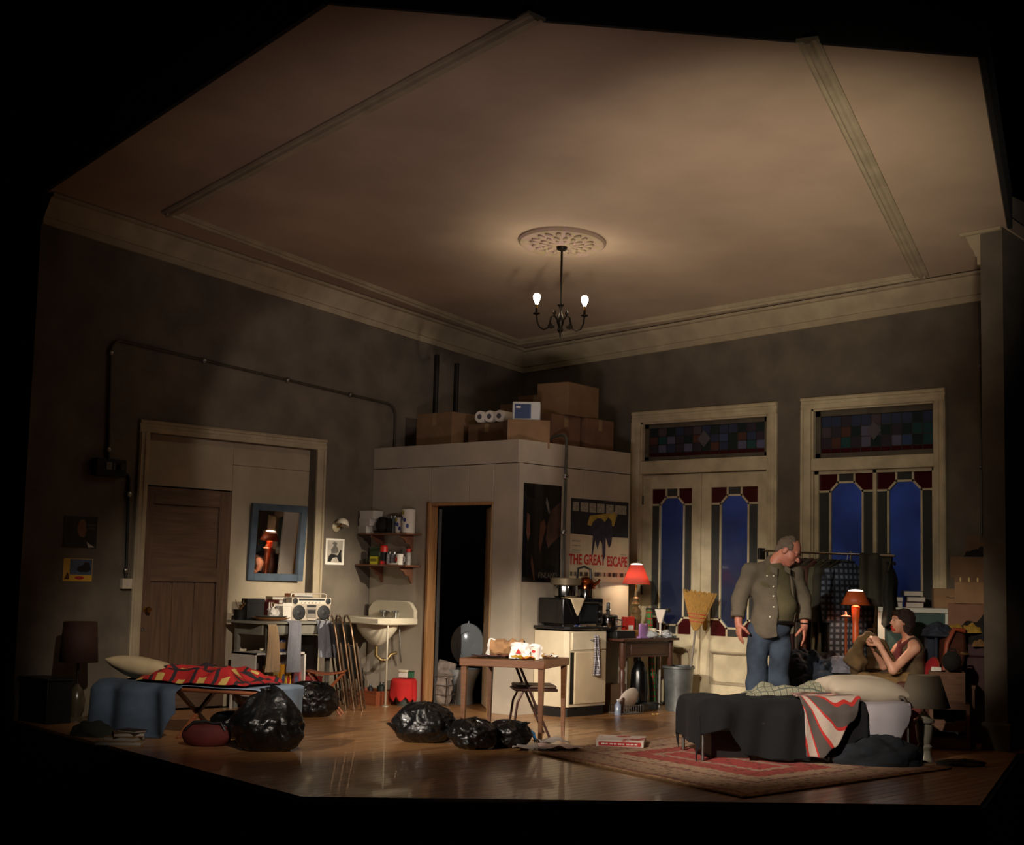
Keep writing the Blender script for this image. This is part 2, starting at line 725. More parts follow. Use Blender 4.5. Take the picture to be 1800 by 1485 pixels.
MX = Matrix(((0, 0, -1, 0), (1, 0, 0, 0), (0, 1, 0, 0), (0, 0, 0, 1)))      # (y,z) -> x = 0 plane, thickness to -x
OY0, OY1, OZ = -5.50, -3.34, 2.76
wl = wall_poly('wall_left', [[(-6.8, 0), (OY0, 0), (OY0, 5.1), (-6.8, 5.1)], [(OY1, 0), (.15, 0), (.15, 4.5), (OY1, 4.8)],
                             [(OY0, OZ), (OY1, OZ), (OY1, 4.8), (OY0, 5.1)]], MX, .16, plaster)
DX0, DX1, DZ = 1.93, 3.70, 3.27
WX0, WX1, WZ0, WZ1 = 4.25, 5.68, .72, 3.29
MY = Matrix(((1, 0, 0, 0), (0, 0, 1, 0), (0, 1, 0, 0), (0, 0, 0, 1)))      # (x,z) -> y = 0 plane, thickness to +y
wr = wall_poly('wall_right', [[(-.15, 0), (DX0, 0), (DX0, 4.7), (-.15, 4.5)], [(DX0, DZ), (DX1, DZ), (DX1, 4.7), (DX0, 4.7)],
                              [(DX1, 0), (WX0, 0), (WX0, 4.7), (DX1, 4.7)], [(WX0, 0), (WX1, 0), (WX1, WZ0), (WX0, WZ0)],
                              [(WX0, WZ1), (WX1, WZ1), (WX1, 4.7), (WX0, 4.7)], [(WX1, 0), (7.0, 0), (7.0, 4.8), (WX1, 4.8)]], MY, .14, plaster)
# pier at the right end of the set
mb = MB().bx(6.74, 6.95, -1.2, 0, 0, 5)
pier = struct(mb.build('wall_pier', plaster))
crown = [(0, -.27), (.035, -.27), (.035, -.205), (.055, -.2), (.075, -.15), (.10, -.125), (.14, -.06), (.155, -.035), (.2, -.03), (.2, 0), (0, 0)]
trim2 = struct(bpy.data.objects.new('trim_2', None))
COL.objects.link(trim2)
MB().sweep((0, -6.8, ceil_z(0, -6.8)), (0, 0, ceil_z(0, 0)), (1, 0, 0), (0, 0, 1), crown).build('crown_moulding', cream_old, trim2)
MB().sweep((0, 0, ceil_z(0, 0)), (6.74, 0, ceil_z(6.74, 0)), (0, -1, 0), (0, 0, 1), crown).build('crown_moulding', cream_old, trim2)
MB().sweep((6.74, 0, ceil_z(6.74, 0)), (6.74, -1.2, ceil_z(6.74, -1.2)), (-1, 0, 0), (0, 0, 1), [(o*.9, u*1.15) for o, u in crown]).build('crown_moulding', cream_old, trim2)
MB().sweep((6.56, -1.2, ceil_z(6.56, -1.2)), (6.95, -1.2, ceil_z(6.95, -1.2)), (0, -1, 0), (0, 0, 1), [(0, -.03), (.04, -.03), (.04, 0), (0, 0)]).build('crown_moulding', cream_old, trim2)
# baseboards
bprof = [(0, 0), (.03, 0), (.03, .2), (.022, .22), (.012, .25), (0, .25)]
bb = struct(bpy.data.objects.new('baseboard_left', None))
COL.objects.link(bb)
dado = mat('dado_paint', (96, 86, 68), .8, var=.25, scale=2)
for y0, y1 in ((-6.8, -5.61), (-3.18, -2.5)):
    MB().sweep((0, y0, 0), (0, y1, 0), (1, 0, 0), (0, 0, 1), bprof).build('baseboard', dado, bb)
bb = struct(bpy.data.objects.new('baseboard_right', None))
COL.objects.link(bb)
for x0, x1 in ((3.83, 6.74),):
    MB().sweep((x0, 0, 0), (x1, 0, 0), (0, -1, 0), (0, 0, 1), bprof).build('baseboard', dado, bb)
MB().sweep((6.72, -1.2, 0), (6.98, -1.2, 0), (0, -1, 0), (0, 0, 1), [(0, 0), (.03, 0), (.03, .22), (0, .24)]).build('baseboard', dado, bb)

# casing profile
def casing(parent, pts, out, m, wdt=.13):
    """architrave following pts (outer line); boards lie outside the opening"""
    for a, b, s in pts:
        a, b, s = Vector(a), Vector(b), Vector(s)
        pr = [(0, 0), (0, .022), (.02, .03), (.05, .03), (.055, .022), (.085, .022), (.09, .036), (wdt-.015, .042), (wdt, .03), (wdt, 0)]
        mb = MB()
        mb.sweep(a, b, s, out, pr)
        mb.build('casing', m, parent)


# left hall opening
t3 = struct(bpy.data.objects.new('trim_3', None))
COL.objects.link(t3)
casing(t3, [((0, OY0, 0), (0, OY0, OZ), (0, -1, 0)), ((0, OY1, 0), (0, OY1, OZ), (0, 1, 0)), ((0, OY0-.12, OZ), (0, OY1+.12, OZ), (0, 0, 1))], Vector((1, 0, 0)), cream_old, .12)
hp = struct(bpy.data.objects.new('wall_hall', None))
COL.objects.link(hp)
yd = -4.405
MB().bx(-.16, -.115, OY0, yd+.03, 2.245, OZ).build('panel', panel_white, hp)
MB().bx(-.16, -.115, yd+.034, OY1, 0, 2.52).build('panel', panel_white, hp)
MB().bx(-.16, -.115, yd+.034, OY1, 2.524, OZ).build('panel', panel_white, hp)
# brown door
d1 = struct(bpy.data.objects.new('door_1', None))
COL.objects.link(d1)
dy0, dy1, dh = OY0+.01, yd+.02, 2.23
st = .15
xb0, xb1 = -.14, -.09
MB().bx(xb0, xb1, dy0, dy0+st, .01, dh).build('stile', brown_wood, d1, bevel=.004)
MB().bx(xb0, xb1, dy1-st, dy1, .01, dh).build('stile', brown_wood, d1, bevel=.004)
for z0, z1 in ((.01, .24), (1.28, 1.43), (2.06, dh)):
    MB().bx(xb0, xb1, dy0+st, dy1-st, z0, z1).build('rail', brown_wood_h, d1, bevel=.004)
MB().bx(xb0+.005, xb1-.028, dy0+st, dy1-st, 1.43, 2.06).build('panel', brown_wood_h, d1)
wi = (dy1-dy0-2*st)
pw = wi/3
for k in range(3):
    MB().bx(xb0+.005, xb1-.022, dy0+st+pw*k+.012, dy0+st+pw*(k+1)-.012, .24, 1.28).build('panel', brown_wood, d1)
for k in (1, 2):
    MB().bx(xb0+.005, xb1-.034, dy0+st+pw*k-.012, dy0+st+pw*k+.012, .24, 1.28).build('groove_strip', brown_wood, d1)
kn = MB().lathe([(.028, 0), (.028, .006), (.012, .01), (.011, .035), (.026, .045), (.032, .062), (.026, .078), (0, .082)], M=Matrix.Rotation(PI/2, 4, 'Y'), n=16)
kn.build('door_knob', brass, d1, loc=(xb1, -5.385, 1.0))
MB().lathe([(.02, 0), (.02, .004), (.008, .004), (.008, .012), (0, .012)], M=Matrix.Rotation(PI/2, 4, 'Y'), n=14).build('lock_plate', steel, d1, loc=(xb1, -5.4, .8))
MB().bx(-.6, -.2, -5.6, -3.3, 0, 2.9).build('hall_backing', black)['kind'] = 'structure'

# ---------------------------------------------------------------- closet box in the corner
YA, XB, HB, ZS = -2.5, 2.27, 2.845, 2.60
ca = struct(bpy.data.objects.new('wall_closet_front', None))
COL.objects.link(ca)
DA0, DA1, DAZ = .985, 1.915, 2.17
g = .004
T = .09
def pa(x0, x1, z0, z1, y0=YA, th=T):
    return MB().bx(x0+g, x1-g, y0, y0+th, z0, z1).build('panel', board, ca, bevel=.003)
pa(0, XB, ZS+g, HB)
pa(0, DA0-.025, 0, ZS-g)
pa(DA0-.025, 1.55, DAZ+.03, ZS-g)
pa(1.55, DA1+.0, DAZ+.03, ZS-g)
pa(DA1, XB-.004, 0, ZS-g)
cb = struct(bpy.data.objects.new('wall_closet_side', None))
COL.objects.link(cb)
def pb(y0, y1, z0, z1, x1=XB, th=T):
    return MB().bx(x1-th, x1, y0+g, y1-g, z0, z1).build('panel', board, cb, bevel=.003)
for y0, y1 in ((YA, -1.79), (-1.79, -1.43), (-1.43, -.62)):
    pb(y0, y1, ZS+g, HB-.0)
for y0, y1 in ((YA, -1.43), (-1.43, -.62)):
    pb(y0, y1, 0, ZS-g)
MB().bx(XB-.002, XB+.012, -2.5, -2.44, 0, ZS).build('corner_strip', board, cb)
# batten, screws dots
struct(MB().bx(0, XB-T, YA+T, -.62, 2.7, 2.78).build('closet_roof', board))
struct(MB().bx(0, XB-T, -.7, -.62, 0, 2.845).build('wall_closet_back', board))
pine = wood('raw_pine', (150, 108, 66), (176, 132, 86), .6, 'z', 3)
t4 = struct(bpy.data.objects.new('trim_4', None))
COL.objects.link(t4)
MB().bx(DA0-.035, DA0, YA-.025, YA+.1, 0, DAZ+.03).build('jamb', pine, t4, bevel=.003)
MB().bx(DA0-.065, DA0-.035, YA-.012, YA+.0, 0, DAZ+.045).build('jamb', wood('stained_stop', (104, 62, 38), (128, 80, 48), .6, 'z', 3), t4)
MB().bx(DA0, DA1, YA-.012, YA+.1, DAZ, DAZ+.03).build('jamb_head', pine, t4, bevel=.003)
MB().bx(DA1-.02, DA1, YA+.0, YA+.26, 0, DAZ).build('jamb', mat('jamb_cream', (180, 152, 116), .7, var=.1), t4)
# closet interior: dark green-black walls and the inner door with its knob
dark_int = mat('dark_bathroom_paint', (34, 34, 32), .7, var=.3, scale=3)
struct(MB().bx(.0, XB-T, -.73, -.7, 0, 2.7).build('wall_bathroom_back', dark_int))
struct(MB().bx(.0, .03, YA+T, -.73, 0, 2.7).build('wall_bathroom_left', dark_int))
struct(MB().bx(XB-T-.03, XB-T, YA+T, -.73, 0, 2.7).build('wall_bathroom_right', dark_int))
dd = struct(bpy.data.objects.new('door_2', None))
COL.objects.link(dd)
dd.location = (DA0+.02, YA+.12, 0)
dd.rotation_euler = (0, 0, math.radians(152))
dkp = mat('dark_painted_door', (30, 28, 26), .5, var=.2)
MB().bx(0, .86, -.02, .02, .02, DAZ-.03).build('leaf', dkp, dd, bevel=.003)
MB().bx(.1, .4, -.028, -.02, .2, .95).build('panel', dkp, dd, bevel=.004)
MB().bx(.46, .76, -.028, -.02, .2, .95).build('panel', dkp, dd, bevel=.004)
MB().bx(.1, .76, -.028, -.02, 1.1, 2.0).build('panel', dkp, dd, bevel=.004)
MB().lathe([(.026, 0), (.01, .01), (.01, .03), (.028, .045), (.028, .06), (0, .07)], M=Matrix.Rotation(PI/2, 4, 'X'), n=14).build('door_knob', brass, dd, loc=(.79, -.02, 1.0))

d5 = struct(bpy.data.objects.new('door_5', None))
COL.objects.link(d5)
d5.location = (1.89, YA+.07, 0)
d5.rotation_euler = (0, 0, math.atan2(-1.88+2.43, 1.25-1.89))
MB().bx(0, .84, -.02, .02, .015, DAZ-.01).build('leaf', MATS['jamb_cream'], d5, bevel=.003)
MB().bx(.74, .80, .02, .026, .9, 1.1).build('push_plate', brass, d5)

# ---------------------------------------------------------------- glazing
def glass(name, c, t=.5, rough=.15, dif=.5):
    if name in MATS:
        return MATS[name]
    m = bpy.data.materials.new(name)
    m.use_nodes = True
    nt = m.node_tree
    nt.nodes.remove(nt.nodes['Principled BSDF'])
    out = nt.nodes['Material Output']
    L = nt.links.new
    tr = nt.nodes.new('ShaderNodeBsdfTransparent')
    c = lin(c)
    tr.inputs[0].default_value = (*c, 1)
    di = nt.nodes.new('ShaderNodeBsdfDiffuse')
    di.inputs[0].default_value = (*[v*dif for v in c], 1)
    gl = nt.nodes.new('ShaderNodeBsdfGlossy')
    gl.inputs['Roughness'].default_value = rough
    m1 = nt.nodes.new('ShaderNodeMixShader')
    m1.inputs[0].default_value = t
    L(di.outputs[0], m1.inputs[1])
    L(tr.outputs[0], m1.inputs[2])
    m2 = nt.nodes.new('ShaderNodeMixShader')
    m2.inputs[0].default_value = .05
    L(m1.outputs[0], m2.inputs[1])
    L(gl.outputs[0], m2.inputs[2])
    L(m2.outputs[0], out.inputs[0])
    MATS[name] = m
    return m


G_CLEAR = glass('pane_hazy_clear', (200, 208, 222), .88, .1, .25)
G_RED = glass('pane_red', (128, 44, 48), .45, .15, .42)
G_GREY = glass('pane_grey_ripple', (128, 128, 122), .3, .2, .34)
lead = mat('lead_came', (46, 44, 40), .6, .3, var=.1)


def bar(mb, a, b, y, wd, th):
    a, b = Vector((a[0], y, a[1])), Vector((b[0], y, b[1]))
    d = (b-a)
    L_ = d.length
    ang = math.atan2(d.z, d.x)
    mb.box((a+b)/2, (L_+wd*.6, th, wd), M=Matrix.Rotation(-ang, 4, 'Y'))


def panes(parent, x0, x1, z0, z1, y, m, cm, bar_w=.022):
    """border-glazed light: four corner panes, edge strips and a tall eight-sided centre pane"""
    W = x1-x0
    a = .20*W
    ch = .15*W
    tz = .185
    xa, xc = x0+a, x1-a
    xm0, xm1 = xa+ch, xc-ch

    def pane(poly, mt):
        mb_ = MB()
        mb_.prism(poly, .006, Matrix(((1, 0, 0, 0), (0, 0, 1, y-.003), (0, 1, 0, 0), (0, 0, 0, 1))))
        mb_.build('pane', mt, parent)
    pane([(xa, z0+tz), (xm0, z0+tz-ch), (xm1, z0+tz-ch), (xc, z0+tz), (xc, z1-tz), (xm1, z1-tz+ch), (xm0, z1-tz+ch), (xa, z1-tz)], G_CLEAR)
    pane([(x0, z0+tz), (xa, z0+tz), (xa, z1-tz), (x0, z1-tz)], G_GREY)
    pane([(xc, z0+tz), (x1, z0+tz), (x1, z1-tz), (xc, z1-tz)], G_GREY)
    for s, zb, zt, zc in ((1, z1, z1-tz, z1-tz+ch), (-1, z0, z0+tz, z0+tz-ch)):
        pane([(x0, zt), (xa, zt), (xm0, zc), (xm0, zb), (x0, zb)], G_RED)
        pane([(x1, zt), (xc, zt), (xm1, zc), (xm1, zb), (x1, zb)], G_RED)
        pane([(xm0, zc), (xm1, zc), (xm1, zb), (xm0, zb)], G_GREY)
        for p, q in (((x0, zt), (xa, zt)), ((xa, zt), (xm0, zc)), ((xm0, zc), (xm1, zc)), ((xm1, zc), (xc, zt)), ((xc, zt), (x1, zt)), ((xm0, zc), (xm0, zb)), ((xm1, zc), (xm1, zb))):
            mb_ = MB()
            bar(mb_, p, q, y, bar_w, .03)
            mb_.build('glazing_bar', cm, parent)
    for xx in (xa, xc):
        mb_ = MB()
        bar(mb_, (xx, z0+tz), (xx, z1-tz), y, bar_w, .03)
        mb_.build('glazing_bar', cm, parent)


ST = [glass('stained_%d' % i, c, .5, .15, .5) for i, c in enumerate(((106, 118, 140), (84, 134, 124), (160, 112, 96), (116, 104, 112), (118, 140, 170), (150, 130, 130), (78, 96, 92), (170, 164, 172)))]


def stained(parent, x0, x1, z0, z1, y, cols, seed):
    rnd = random.Random(seed)
    rows = (.0, .13, .42, .70, 1.0)
    for c in range(cols):
        for r in range(4):
            xa, xb = x0+(x1-x0)*c/cols, x0+(x1-x0)*(c+1)/cols
            za, zb = z0+(z1-z0)*rows[r], z0+(z1-z0)*rows[r+1]
            mt = G_RED if r == 0 else (ST[rnd.randrange(8)] if r < 3 else ST[rnd.choice((0, 3, 6, 0, 5))])
            MB().bx(xa+.004, xb-.004, y-.003, y+.003, za+.004, zb-.004).build('pane', mt, parent)
    mb_ = MB()
    for c in range(cols+1):
        xx = x0+(x1-x0)*c/cols
        bar(mb_, (xx, z0), (xx, z1), y, .009, .012)
    mb_.build('came', lead, parent)
    mb_ = MB()
    for r in range(5):
        zz = z0+(z1-z0)*rows[r]
        bar(mb_, (x0, zz), (x1, zz), y, .009, .012)
    mb_.build('came', lead, parent)
    # a small diamond in the middle
    xm, zm = (x0+x1)/2-.02, z0+(z1-z0)*.55
    mb_ = MB().prism([(xm-.09, zm), (xm, zm+.1), (xm+.09, zm), (xm, zm-.1)], -.008, Matrix(((1, 0, 0, 0), (0, 0, 1, y-.008), (0, 1, 0, 0), (0, 0, 0, 1))))
    mb_.build('diamond_pane', ST[7], parent)


# french doors with their transom
t5 = struct(bpy.data.objects.new('trim_5', None))
COL.objects.link(t5)
casing(t5, [((DX0, 0, 0), (DX0, 0, DZ), (-1, 0, 0)), ((DX1, 0, 0), (DX1, 0, DZ), (1, 0, 0)), ((DX0-.12, 0, DZ), (DX1+.12, 0, DZ), (0, 0, 1))], Vector((0, -1, 0)), cream, .13)
MB().bx(DX0, DX1, -.02, .1, 2.655, 2.81).build('transom_bar', cream, t5, bevel=.008)
for xx0, xx1 in ((DX0, DX0+.02), (DX1-.02, DX1)):
    MB().bx(xx0, xx1, .0, .14, 0, DZ).build('jamb', cream, t5)
MB().bx(DX0, DX1, .0, .14, DZ-.02, DZ).build('jamb_head', cream, t5)
w3 = struct(bpy.data.objects.new('window_3', None))
COL.objects.link(w3)
for (x0, x1, z0, z1) in ((DX0+.02, DX0+.08, 2.81, DZ-.02), (DX1-.08, DX1-.02, 2.81, DZ-.02), (DX0+.02, DX1-.02, 2.81, 2.86), (DX0+.02, DX1-.02, DZ-.07, DZ-.02)):
    MB().bx(x0, x1, .05, .1, z0, z1).build('sash', mat('dark_sash', (84, 76, 62), .7, var=.2), w3)
stained(w3, DX0+.08, DX1-.08, 2.86, DZ-.07, .075, 13, 3)
LZ0, LZ1 = .025, 2.645


def leaf(name, x0, x1, hand):
    d = struct(bpy.data.objects.new(name, None))
    COL.objects.link(d)
    H_ = LZ1-LZ0
    y0, y1 = .03, .075
    gx0, gx1 = x0+.13, x1-.13
    gz1, gz0 = LZ1-.052*H_-.03, LZ1-.70*H_
    MB().bx(x0, gx0, y0, y1, LZ0, LZ1).build('stile', cream, d, bevel=.003)
    MB().bx(gx1, x1, y0, y1, LZ0, LZ1).build('stile', cream, d, bevel=.003)
    pz1, pz0 = LZ1-.765*H_, LZ1-.905*H_
    for z0, z1 in ((gz1, LZ1), (pz1, gz0), (LZ0, pz0)):
        MB().bx(gx0, gx1, y0, y1, z0, z1).build('rail', cream, d, bevel=.003)
    MB().bx(gx0, gx1, y0+.024, y1, pz0, pz1).build('panel', cream, d)
    pr = [(0, 0), (.0, .03), (.012, .034), (.03, .018), (.036, 0)]
    for a, b, s in (((gx0, y0+.022, pz0), (gx0, y0+.022, pz1), (1, 0, 0)), ((gx1, y0+.022, pz0), (gx1, y0+.022, pz1), (-1, 0, 0)), ((gx0, y0+.022, pz0), (gx1, y0+.022, pz0), (0, 0, 1)), ((gx0, y0+.022, pz1), (gx1, y0+.022, pz1), (0, 0, -1))):
        MB().sweep(a, b, s, (0, -1, 0), pr).build('panel_bead', cream_old, d)
    panes(d, gx0, gx1, gz0, gz1, (y0+y1)/2, None, cream)
    if hand:
        hx = x0+.065
        pl_ = MB().prism([(-.03, -.1), (-.03, .09), (-.015, .12), (0, .128), (.015, .12), (.03, .09), (.03, -.1), (.015, -.13), (0, -.137), (-.015, -.13)], .008, Matrix(((1, 0, 0, hx), (0, 0, -1, y0), (0, 1, 0, 1.0), (0, 0, 0, 1))))
        pl_.build('lock_plate', brass, d)
        MB().tube([(hx, y0, .97), (hx, y0-.045, .97), (hx+.02, y0-.05, .97), (hx+.1, y0-.05, .965)], .009).build('lever_handle', brass, d)
        MB().lathe([(.012, 0), (.012, .012), (0, .014)], (hx, y0-.008, 1.06), 12, Matrix.Rotation(PI/2, 4, 'X')).build('keyhole', brass, d)
    return d


XM = 2.79
MB().bx(DX0, DX1, -.01, .16, 0, .022).build('threshold', brown_wood_h, t5)  # added to close the light leak under the leaves
MB().bx(DX0+.02, DX1-.02, .076, .11, 2.6, 2.66).build('stop', cream, t5)  # added behind the leaves to block backdrop light over their tops
MB().bx(DX0, DX1, .12, .16, -.1, .06).build('light_block', black, t5)  # unseen black strip added to block backdrop light under the doors
leaf('door_3', DX0+.022, XM-.004, False)
leaf('door_4', XM+.004, DX1-.022, True)
MB().bx(XM-.02, XM+.006, .012, .03, LZ0, LZ1).build('astragal', cream, bpy.data.objects['door_4'])
for zz in (.4, 1.3, 2.35):
    MB().bx(DX0+.012, DX0+.03, .015, .03, zz-.05, zz+.05).build('hinge', dark_metal, bpy.data.objects['door_3'])
    MB().bx(DX1-.03, DX1-.012, .015, .03, zz-.05, zz+.05).build('hinge', dark_metal, bpy.data.objects['door_4'])
# window
t6 = struct(bpy.data.objects.new('trim_6', None))
COL.objects.link(t6)
casing(t6, [((WX0, 0, WZ0), (WX0, 0, WZ1), (-1, 0, 0)), ((WX1, 0, WZ0), (WX1, 0, WZ1), (1, 0, 0)), ((WX0-.12, 0, WZ1), (WX1+.12, 0, WZ1), (0, 0, 1)), ((WX0-.12, 0, WZ0-.031), (WX1+.12, 0, WZ0-.031), (0, 0, -1))], Vector((0, -1, 0)), cream, .125)
MB().bx(WX0, WX1, -.02, .1, 2.62, 2.755).build('transom_bar', cream, t6, bevel=.01)
for xx0, xx1 in ((WX0, WX0+.02), (WX1-.02, WX1)):
    MB().bx(xx0, xx1, .0, .14, WZ0, WZ1).build('jamb', cream, t6)
MB().bx(WX0, WX1, .0, .14, WZ1-.02, WZ1).build('jamb_head', cream, t6)
MB().bx(WX0-.05, WX1+.05, -.06, .12, WZ0-.03, WZ0).build('sill', cream, t6)
w1 = struct(bpy.data.objects.new('window_1', None))
COL.objects.link(w1)
for (x0, x1, z0, z1) in ((WX0+.02, WX0+.08, 2.755, WZ1-.02), (WX1-.05, WX1-.02, 2.755, WZ1-.02), (WX0+.02, WX1-.02, 2.755, 2.81), (WX0+.02, WX1-.02, WZ1-.08, WZ1-.02)):
    MB().bx(x0, x1, .05, .1, z0, z1).build('sash', MATS['dark_sash'], w1)
stained(w1, WX0+.08, WX1-.05, 2.81, WZ1-.08, .075, 11, 8)
w2 = struct(bpy.data.objects.new('window_2', None))
COL.objects.link(w2)
xm = (WX0+WX1)/2+.02
for (x0, x1, z0, z1) in ((WX0+.02, WX0+.07, WZ0, 2.62), (WX1-.05, WX1-.02, WZ0, 2.62), (xm-.02, xm+.02, WZ0, 2.62), (WX0+.02, WX1-.02, 2.585, 2.62), (WX0+.02, WX1-.02, WZ0, WZ0+.06)):
    MB().bx(x0, x1, .03, .085, z0, z1).build('sash', cream, w2)
panes(w2, WX0+.07, xm-.02, WZ0+.06, 2.585, .06, None, cream)
panes(w2, xm+.02, WX1-.05, WZ0+.06, 2.585, .06, None, cream)
# painted night-sky cloth behind the windows
sky = mat('night_sky_drop', (52, 68, 118), .95, var=.35, scale=1.4, c2=(74, 92, 146))
struct(MB().bx(-1.5, 9, 2.6, 2.62, -.2, 5).build('backdrop', sky))
struct(MB().bx(-1.5, 9, .15, 2.62, -.25, -.2).build('backstage_floor', black))

# ================================================================ LEFT SIDE
M_YZ = lambda x0, y0, z0: Matrix(((0, 0, 1, x0), (1, 0, 0, y0), (0, 1, 0, z0), (0, 0, 0, 1)))     # local (a,b) -> (y,z) on the left wall, out = +x


def picture(name, label, cat, y0, y1, z0, z1, m, x=.004):
    t = thing(name, label, cat, (x, (y0+y1)/2, (z0+z1)/2), PI/2)
    W_, H_ = y1-y0, z1-z0
    MB().bx(-W_/2, W_/2, -.002, .002, -H_/2, H_/2).build('sheet', m, t)
    return t, W_, H_


def patch(parent, name, pts, m, out=.0035):
    """flat printed shape on a picture whose face looks along local -y"""
    MB().prism(pts, .0012, Matrix(((1, 0, 0, 0), (0, 0, -1, -out+.0012), (0, 1, 0, 0), (0, 0, 0, 1)))).build(name, m, parent)


def ellp(cx, cy, rx, ry, n=14, a0=0):
    return [(cx+rx*math.cos(2*PI*k/n), cy+ry*math.sin(2*PI*k/n)) for k in range(n)]


ink = mat('print_black', (18, 17, 16), .5, var=.2)
ink_grey = mat('print_grey', (86, 82, 76), .6, var=.3)
paper = mat('white_paper', (222, 216, 204), .8, var=.06)
paper_pale = mat('grey_paper', (176, 170, 160), .8, var=.1)
yellow = mat('print_yellow', (206, 160, 56), .6, var=.1)
redp = mat('print_red', (176, 38, 32), .6, var=.1)
skinp = mat('print_skin', (120, 86, 66), .6, var=.2)
bluep = mat('print_blue', (70, 84, 110), .6, var=.2)

t, W_, H_ = picture('portrait_print', 'dark square portrait print on the left wall, above the yellow card', 'picture', -6.385, -6.03, 1.59, 1.885, ink)
patch(t, 'printed_face', [(-.03, .12), (.035, .12), (.06, .07), (.05, .05), (.066, .02), (.052, .0), (.055, -.03), (.03, -.05), (-.01, -.04), (-.035, .02)], skinp)
patch(t, 'printed_hair', [(-.1, .1), (-.05, .135), (.02, .135), (-.02, .1), (-.04, .02), (-.02, -.06), (-.1, -.09), (-.13, 0)], mat('print_dark', (30, 28, 26), .5), .004)
patch(t, 'printed_collar', [(.07, -.09), (.1, -.11), (.16, -.14), (.09, -.145)], paper_pale)
for k in range(2):
    patch(t, 'printed_lines', [(.07, .075-.03*k), (.155, .075-.03*k), (.155, .066-.03*k), (.07, .066-.03*k)], ink_grey)
t, W_, H_ = picture('car_card', 'yellow bordered card with a picture of a dark car on the left wall', 'picture', -6.37, -6.06, 1.27, 1.485, yellow)
patch(t, 'printed_scene', [(-.085, -.045), (.15, -.045), (.15, .102), (-.085, .102)], bluep)
patch(t, 'printed_car', [(-.01, 0), (.0, .03), (.05, .045), (.07, .075), (.12, .07), (.135, .03), (.14, 0), (.1, -.02), (.02, -.02)], ink, .0045)
patch(t, 'printed_figure', [(-.14, -.09), (-.11, -.02), (-.09, -.05), (-.09, -.09)], mat('print_brown', (84, 50, 34), .6))
patch(t, 'printed_badge', ellp(.02, -.075, .05, .016), redp)
t, W_, H_ = picture('rider_photograph', 'small white bordered photograph of a rider on a horse beside the wall sconce', 'picture', -3.165, -2.895, 1.5, 1.79, paper)
patch(t, 'printed_backdrop', [(-.11, -.12), (.11, -.12), (.11, .125), (-.11, .125)], mat('print_pale', (160, 152, 140), .6, var=.2))
patch(t, 'printed_rider', [(-.06, .02), (-.03, .055), (-.02, .075), (-.045, .09), (-.01, .11), (.02, .1), (.03, .085), (.015, .07), (.04, .04), (.05, 0), (.02, -.02), (-.05, -.02)], ink_grey, .0045)
patch(t, 'printed_horse', [(-.1, -.11), (-.09, -.05), (-.05, -.02), (.04, -.04), (.075, .02), (.095, .02), (.09, -.02), (.1, -.115), (.06, -.11), (.03, -.06), (-.03, -.07), (-.06, -.115)], ink, .0042)

# electric meter, conduits and switch
t = thing('electric_meter', 'black electric meter box with pale dials on the left wall', 'meter', (0, -5.97, 2.37), PI/2)
MB().bx(-.165, .165, -.11, 0, -.085, .085).build('case', dark_metal, t, bevel=.008)
MB().bx(-.06, .0, -.115, -.11, -.02, .05).build('dial_window', mat('meter_label', (96, 96, 90), .5), t)
MB().lathe([(.035, 0), (.035, .03), (.025, .04), (0, .042)], (.1, -.11, .015), 18, Matrix.Rotation(PI/2, 4, 'X')).build('dial_glass', mat('meter_glass', (74, 74, 70), .15, .2, var=.3), t)
MB().bx(.02, .035, -.115, -.11, -.02, .045).build('label_strip', mat('meter_label2', (70, 70, 66), .5), t)


def conduit(name, label, pts, r, m, clips=()):
    t_ = thing(name, label, 'pipe', pts[0])
    b = Vector(pts[0])
    MB().tube([Vector(p)-b for p in pts], r, 8).build('pipe', m, t_)
    for c in clips:
        MB().ell(Vector(c)-b, (r*1.7, r*2.2, r*2.2), 8, 6).build('clip', steel, t_)
    return t_


def bend(a, c, b, n=6, r=.15):
    a, b, c = Vector(a), Vector(b), Vector(c)
    p = c+(a-c).normalized()*r
    q = c+(b-c).normalized()*r
    return [p*(1-t)**2+c*2*t*(1-t)+q*t*t for t in [k/n for k in range(n+1)]]


A, B, Cc, D = (.022, -5.96, 2.455), (.022, -6.0, 3.64), (.022, -2.2, 3.37), (.022, -2.2, 2.86)
conduit('wall_conduit', 'thin conduit rising from the meter and running along the left wall', [A]+bend(A, B, Cc)+bend(B, Cc, D)+[D], .014, pipe_mat, [(.022, -5.995, 3.5), (.022, -4.9, 3.56), (.022, -3.8, 3.482), (.022, -2.9, 3.42), (.022, -5.965, 2.55)])
A, B, D = (.022, -5.80, 2.33), (.022, -5.715, 2.33), (.022, -5.695, 1.31)
conduit('switch_conduit', 'short dark conduit dropping from the meter to the white switch box', [A]+bend(A, B, D, r=.07)+[D], .015, pipe_dark, [(.022, -5.71, 2.13), (.022, -5.697, 1.38)])
t = thing('switch_box', 'white square switch box beside the hall door casing', 'switch', (0, -5.69, 1.255), PI/2)
MB().bx(-.055, .055, -.05, 0, -.05, .05).build('box', mat('switch_white', (190, 176, 158), .5, var=.05), t, bevel=.004)
MB().bx(-.012, .012, -.056, -.05, -.02, .02).build('toggle', paper_pale, t)
for yy, zt, lb in ((-1.566, 4.04, 'black vertical pipe on the left wall, the nearer of two above the cartons'), (-1.224, 3.98, 'black vertical pipe on the left wall, the one closer to the corner')):
    conduit('riser_pipe', lb, [(.03, yy, 2.79), (.03, yy, zt)], .03, pipe_dark)
    bpy.data.objects[-1] if False else None
p = wy(1724, 640)
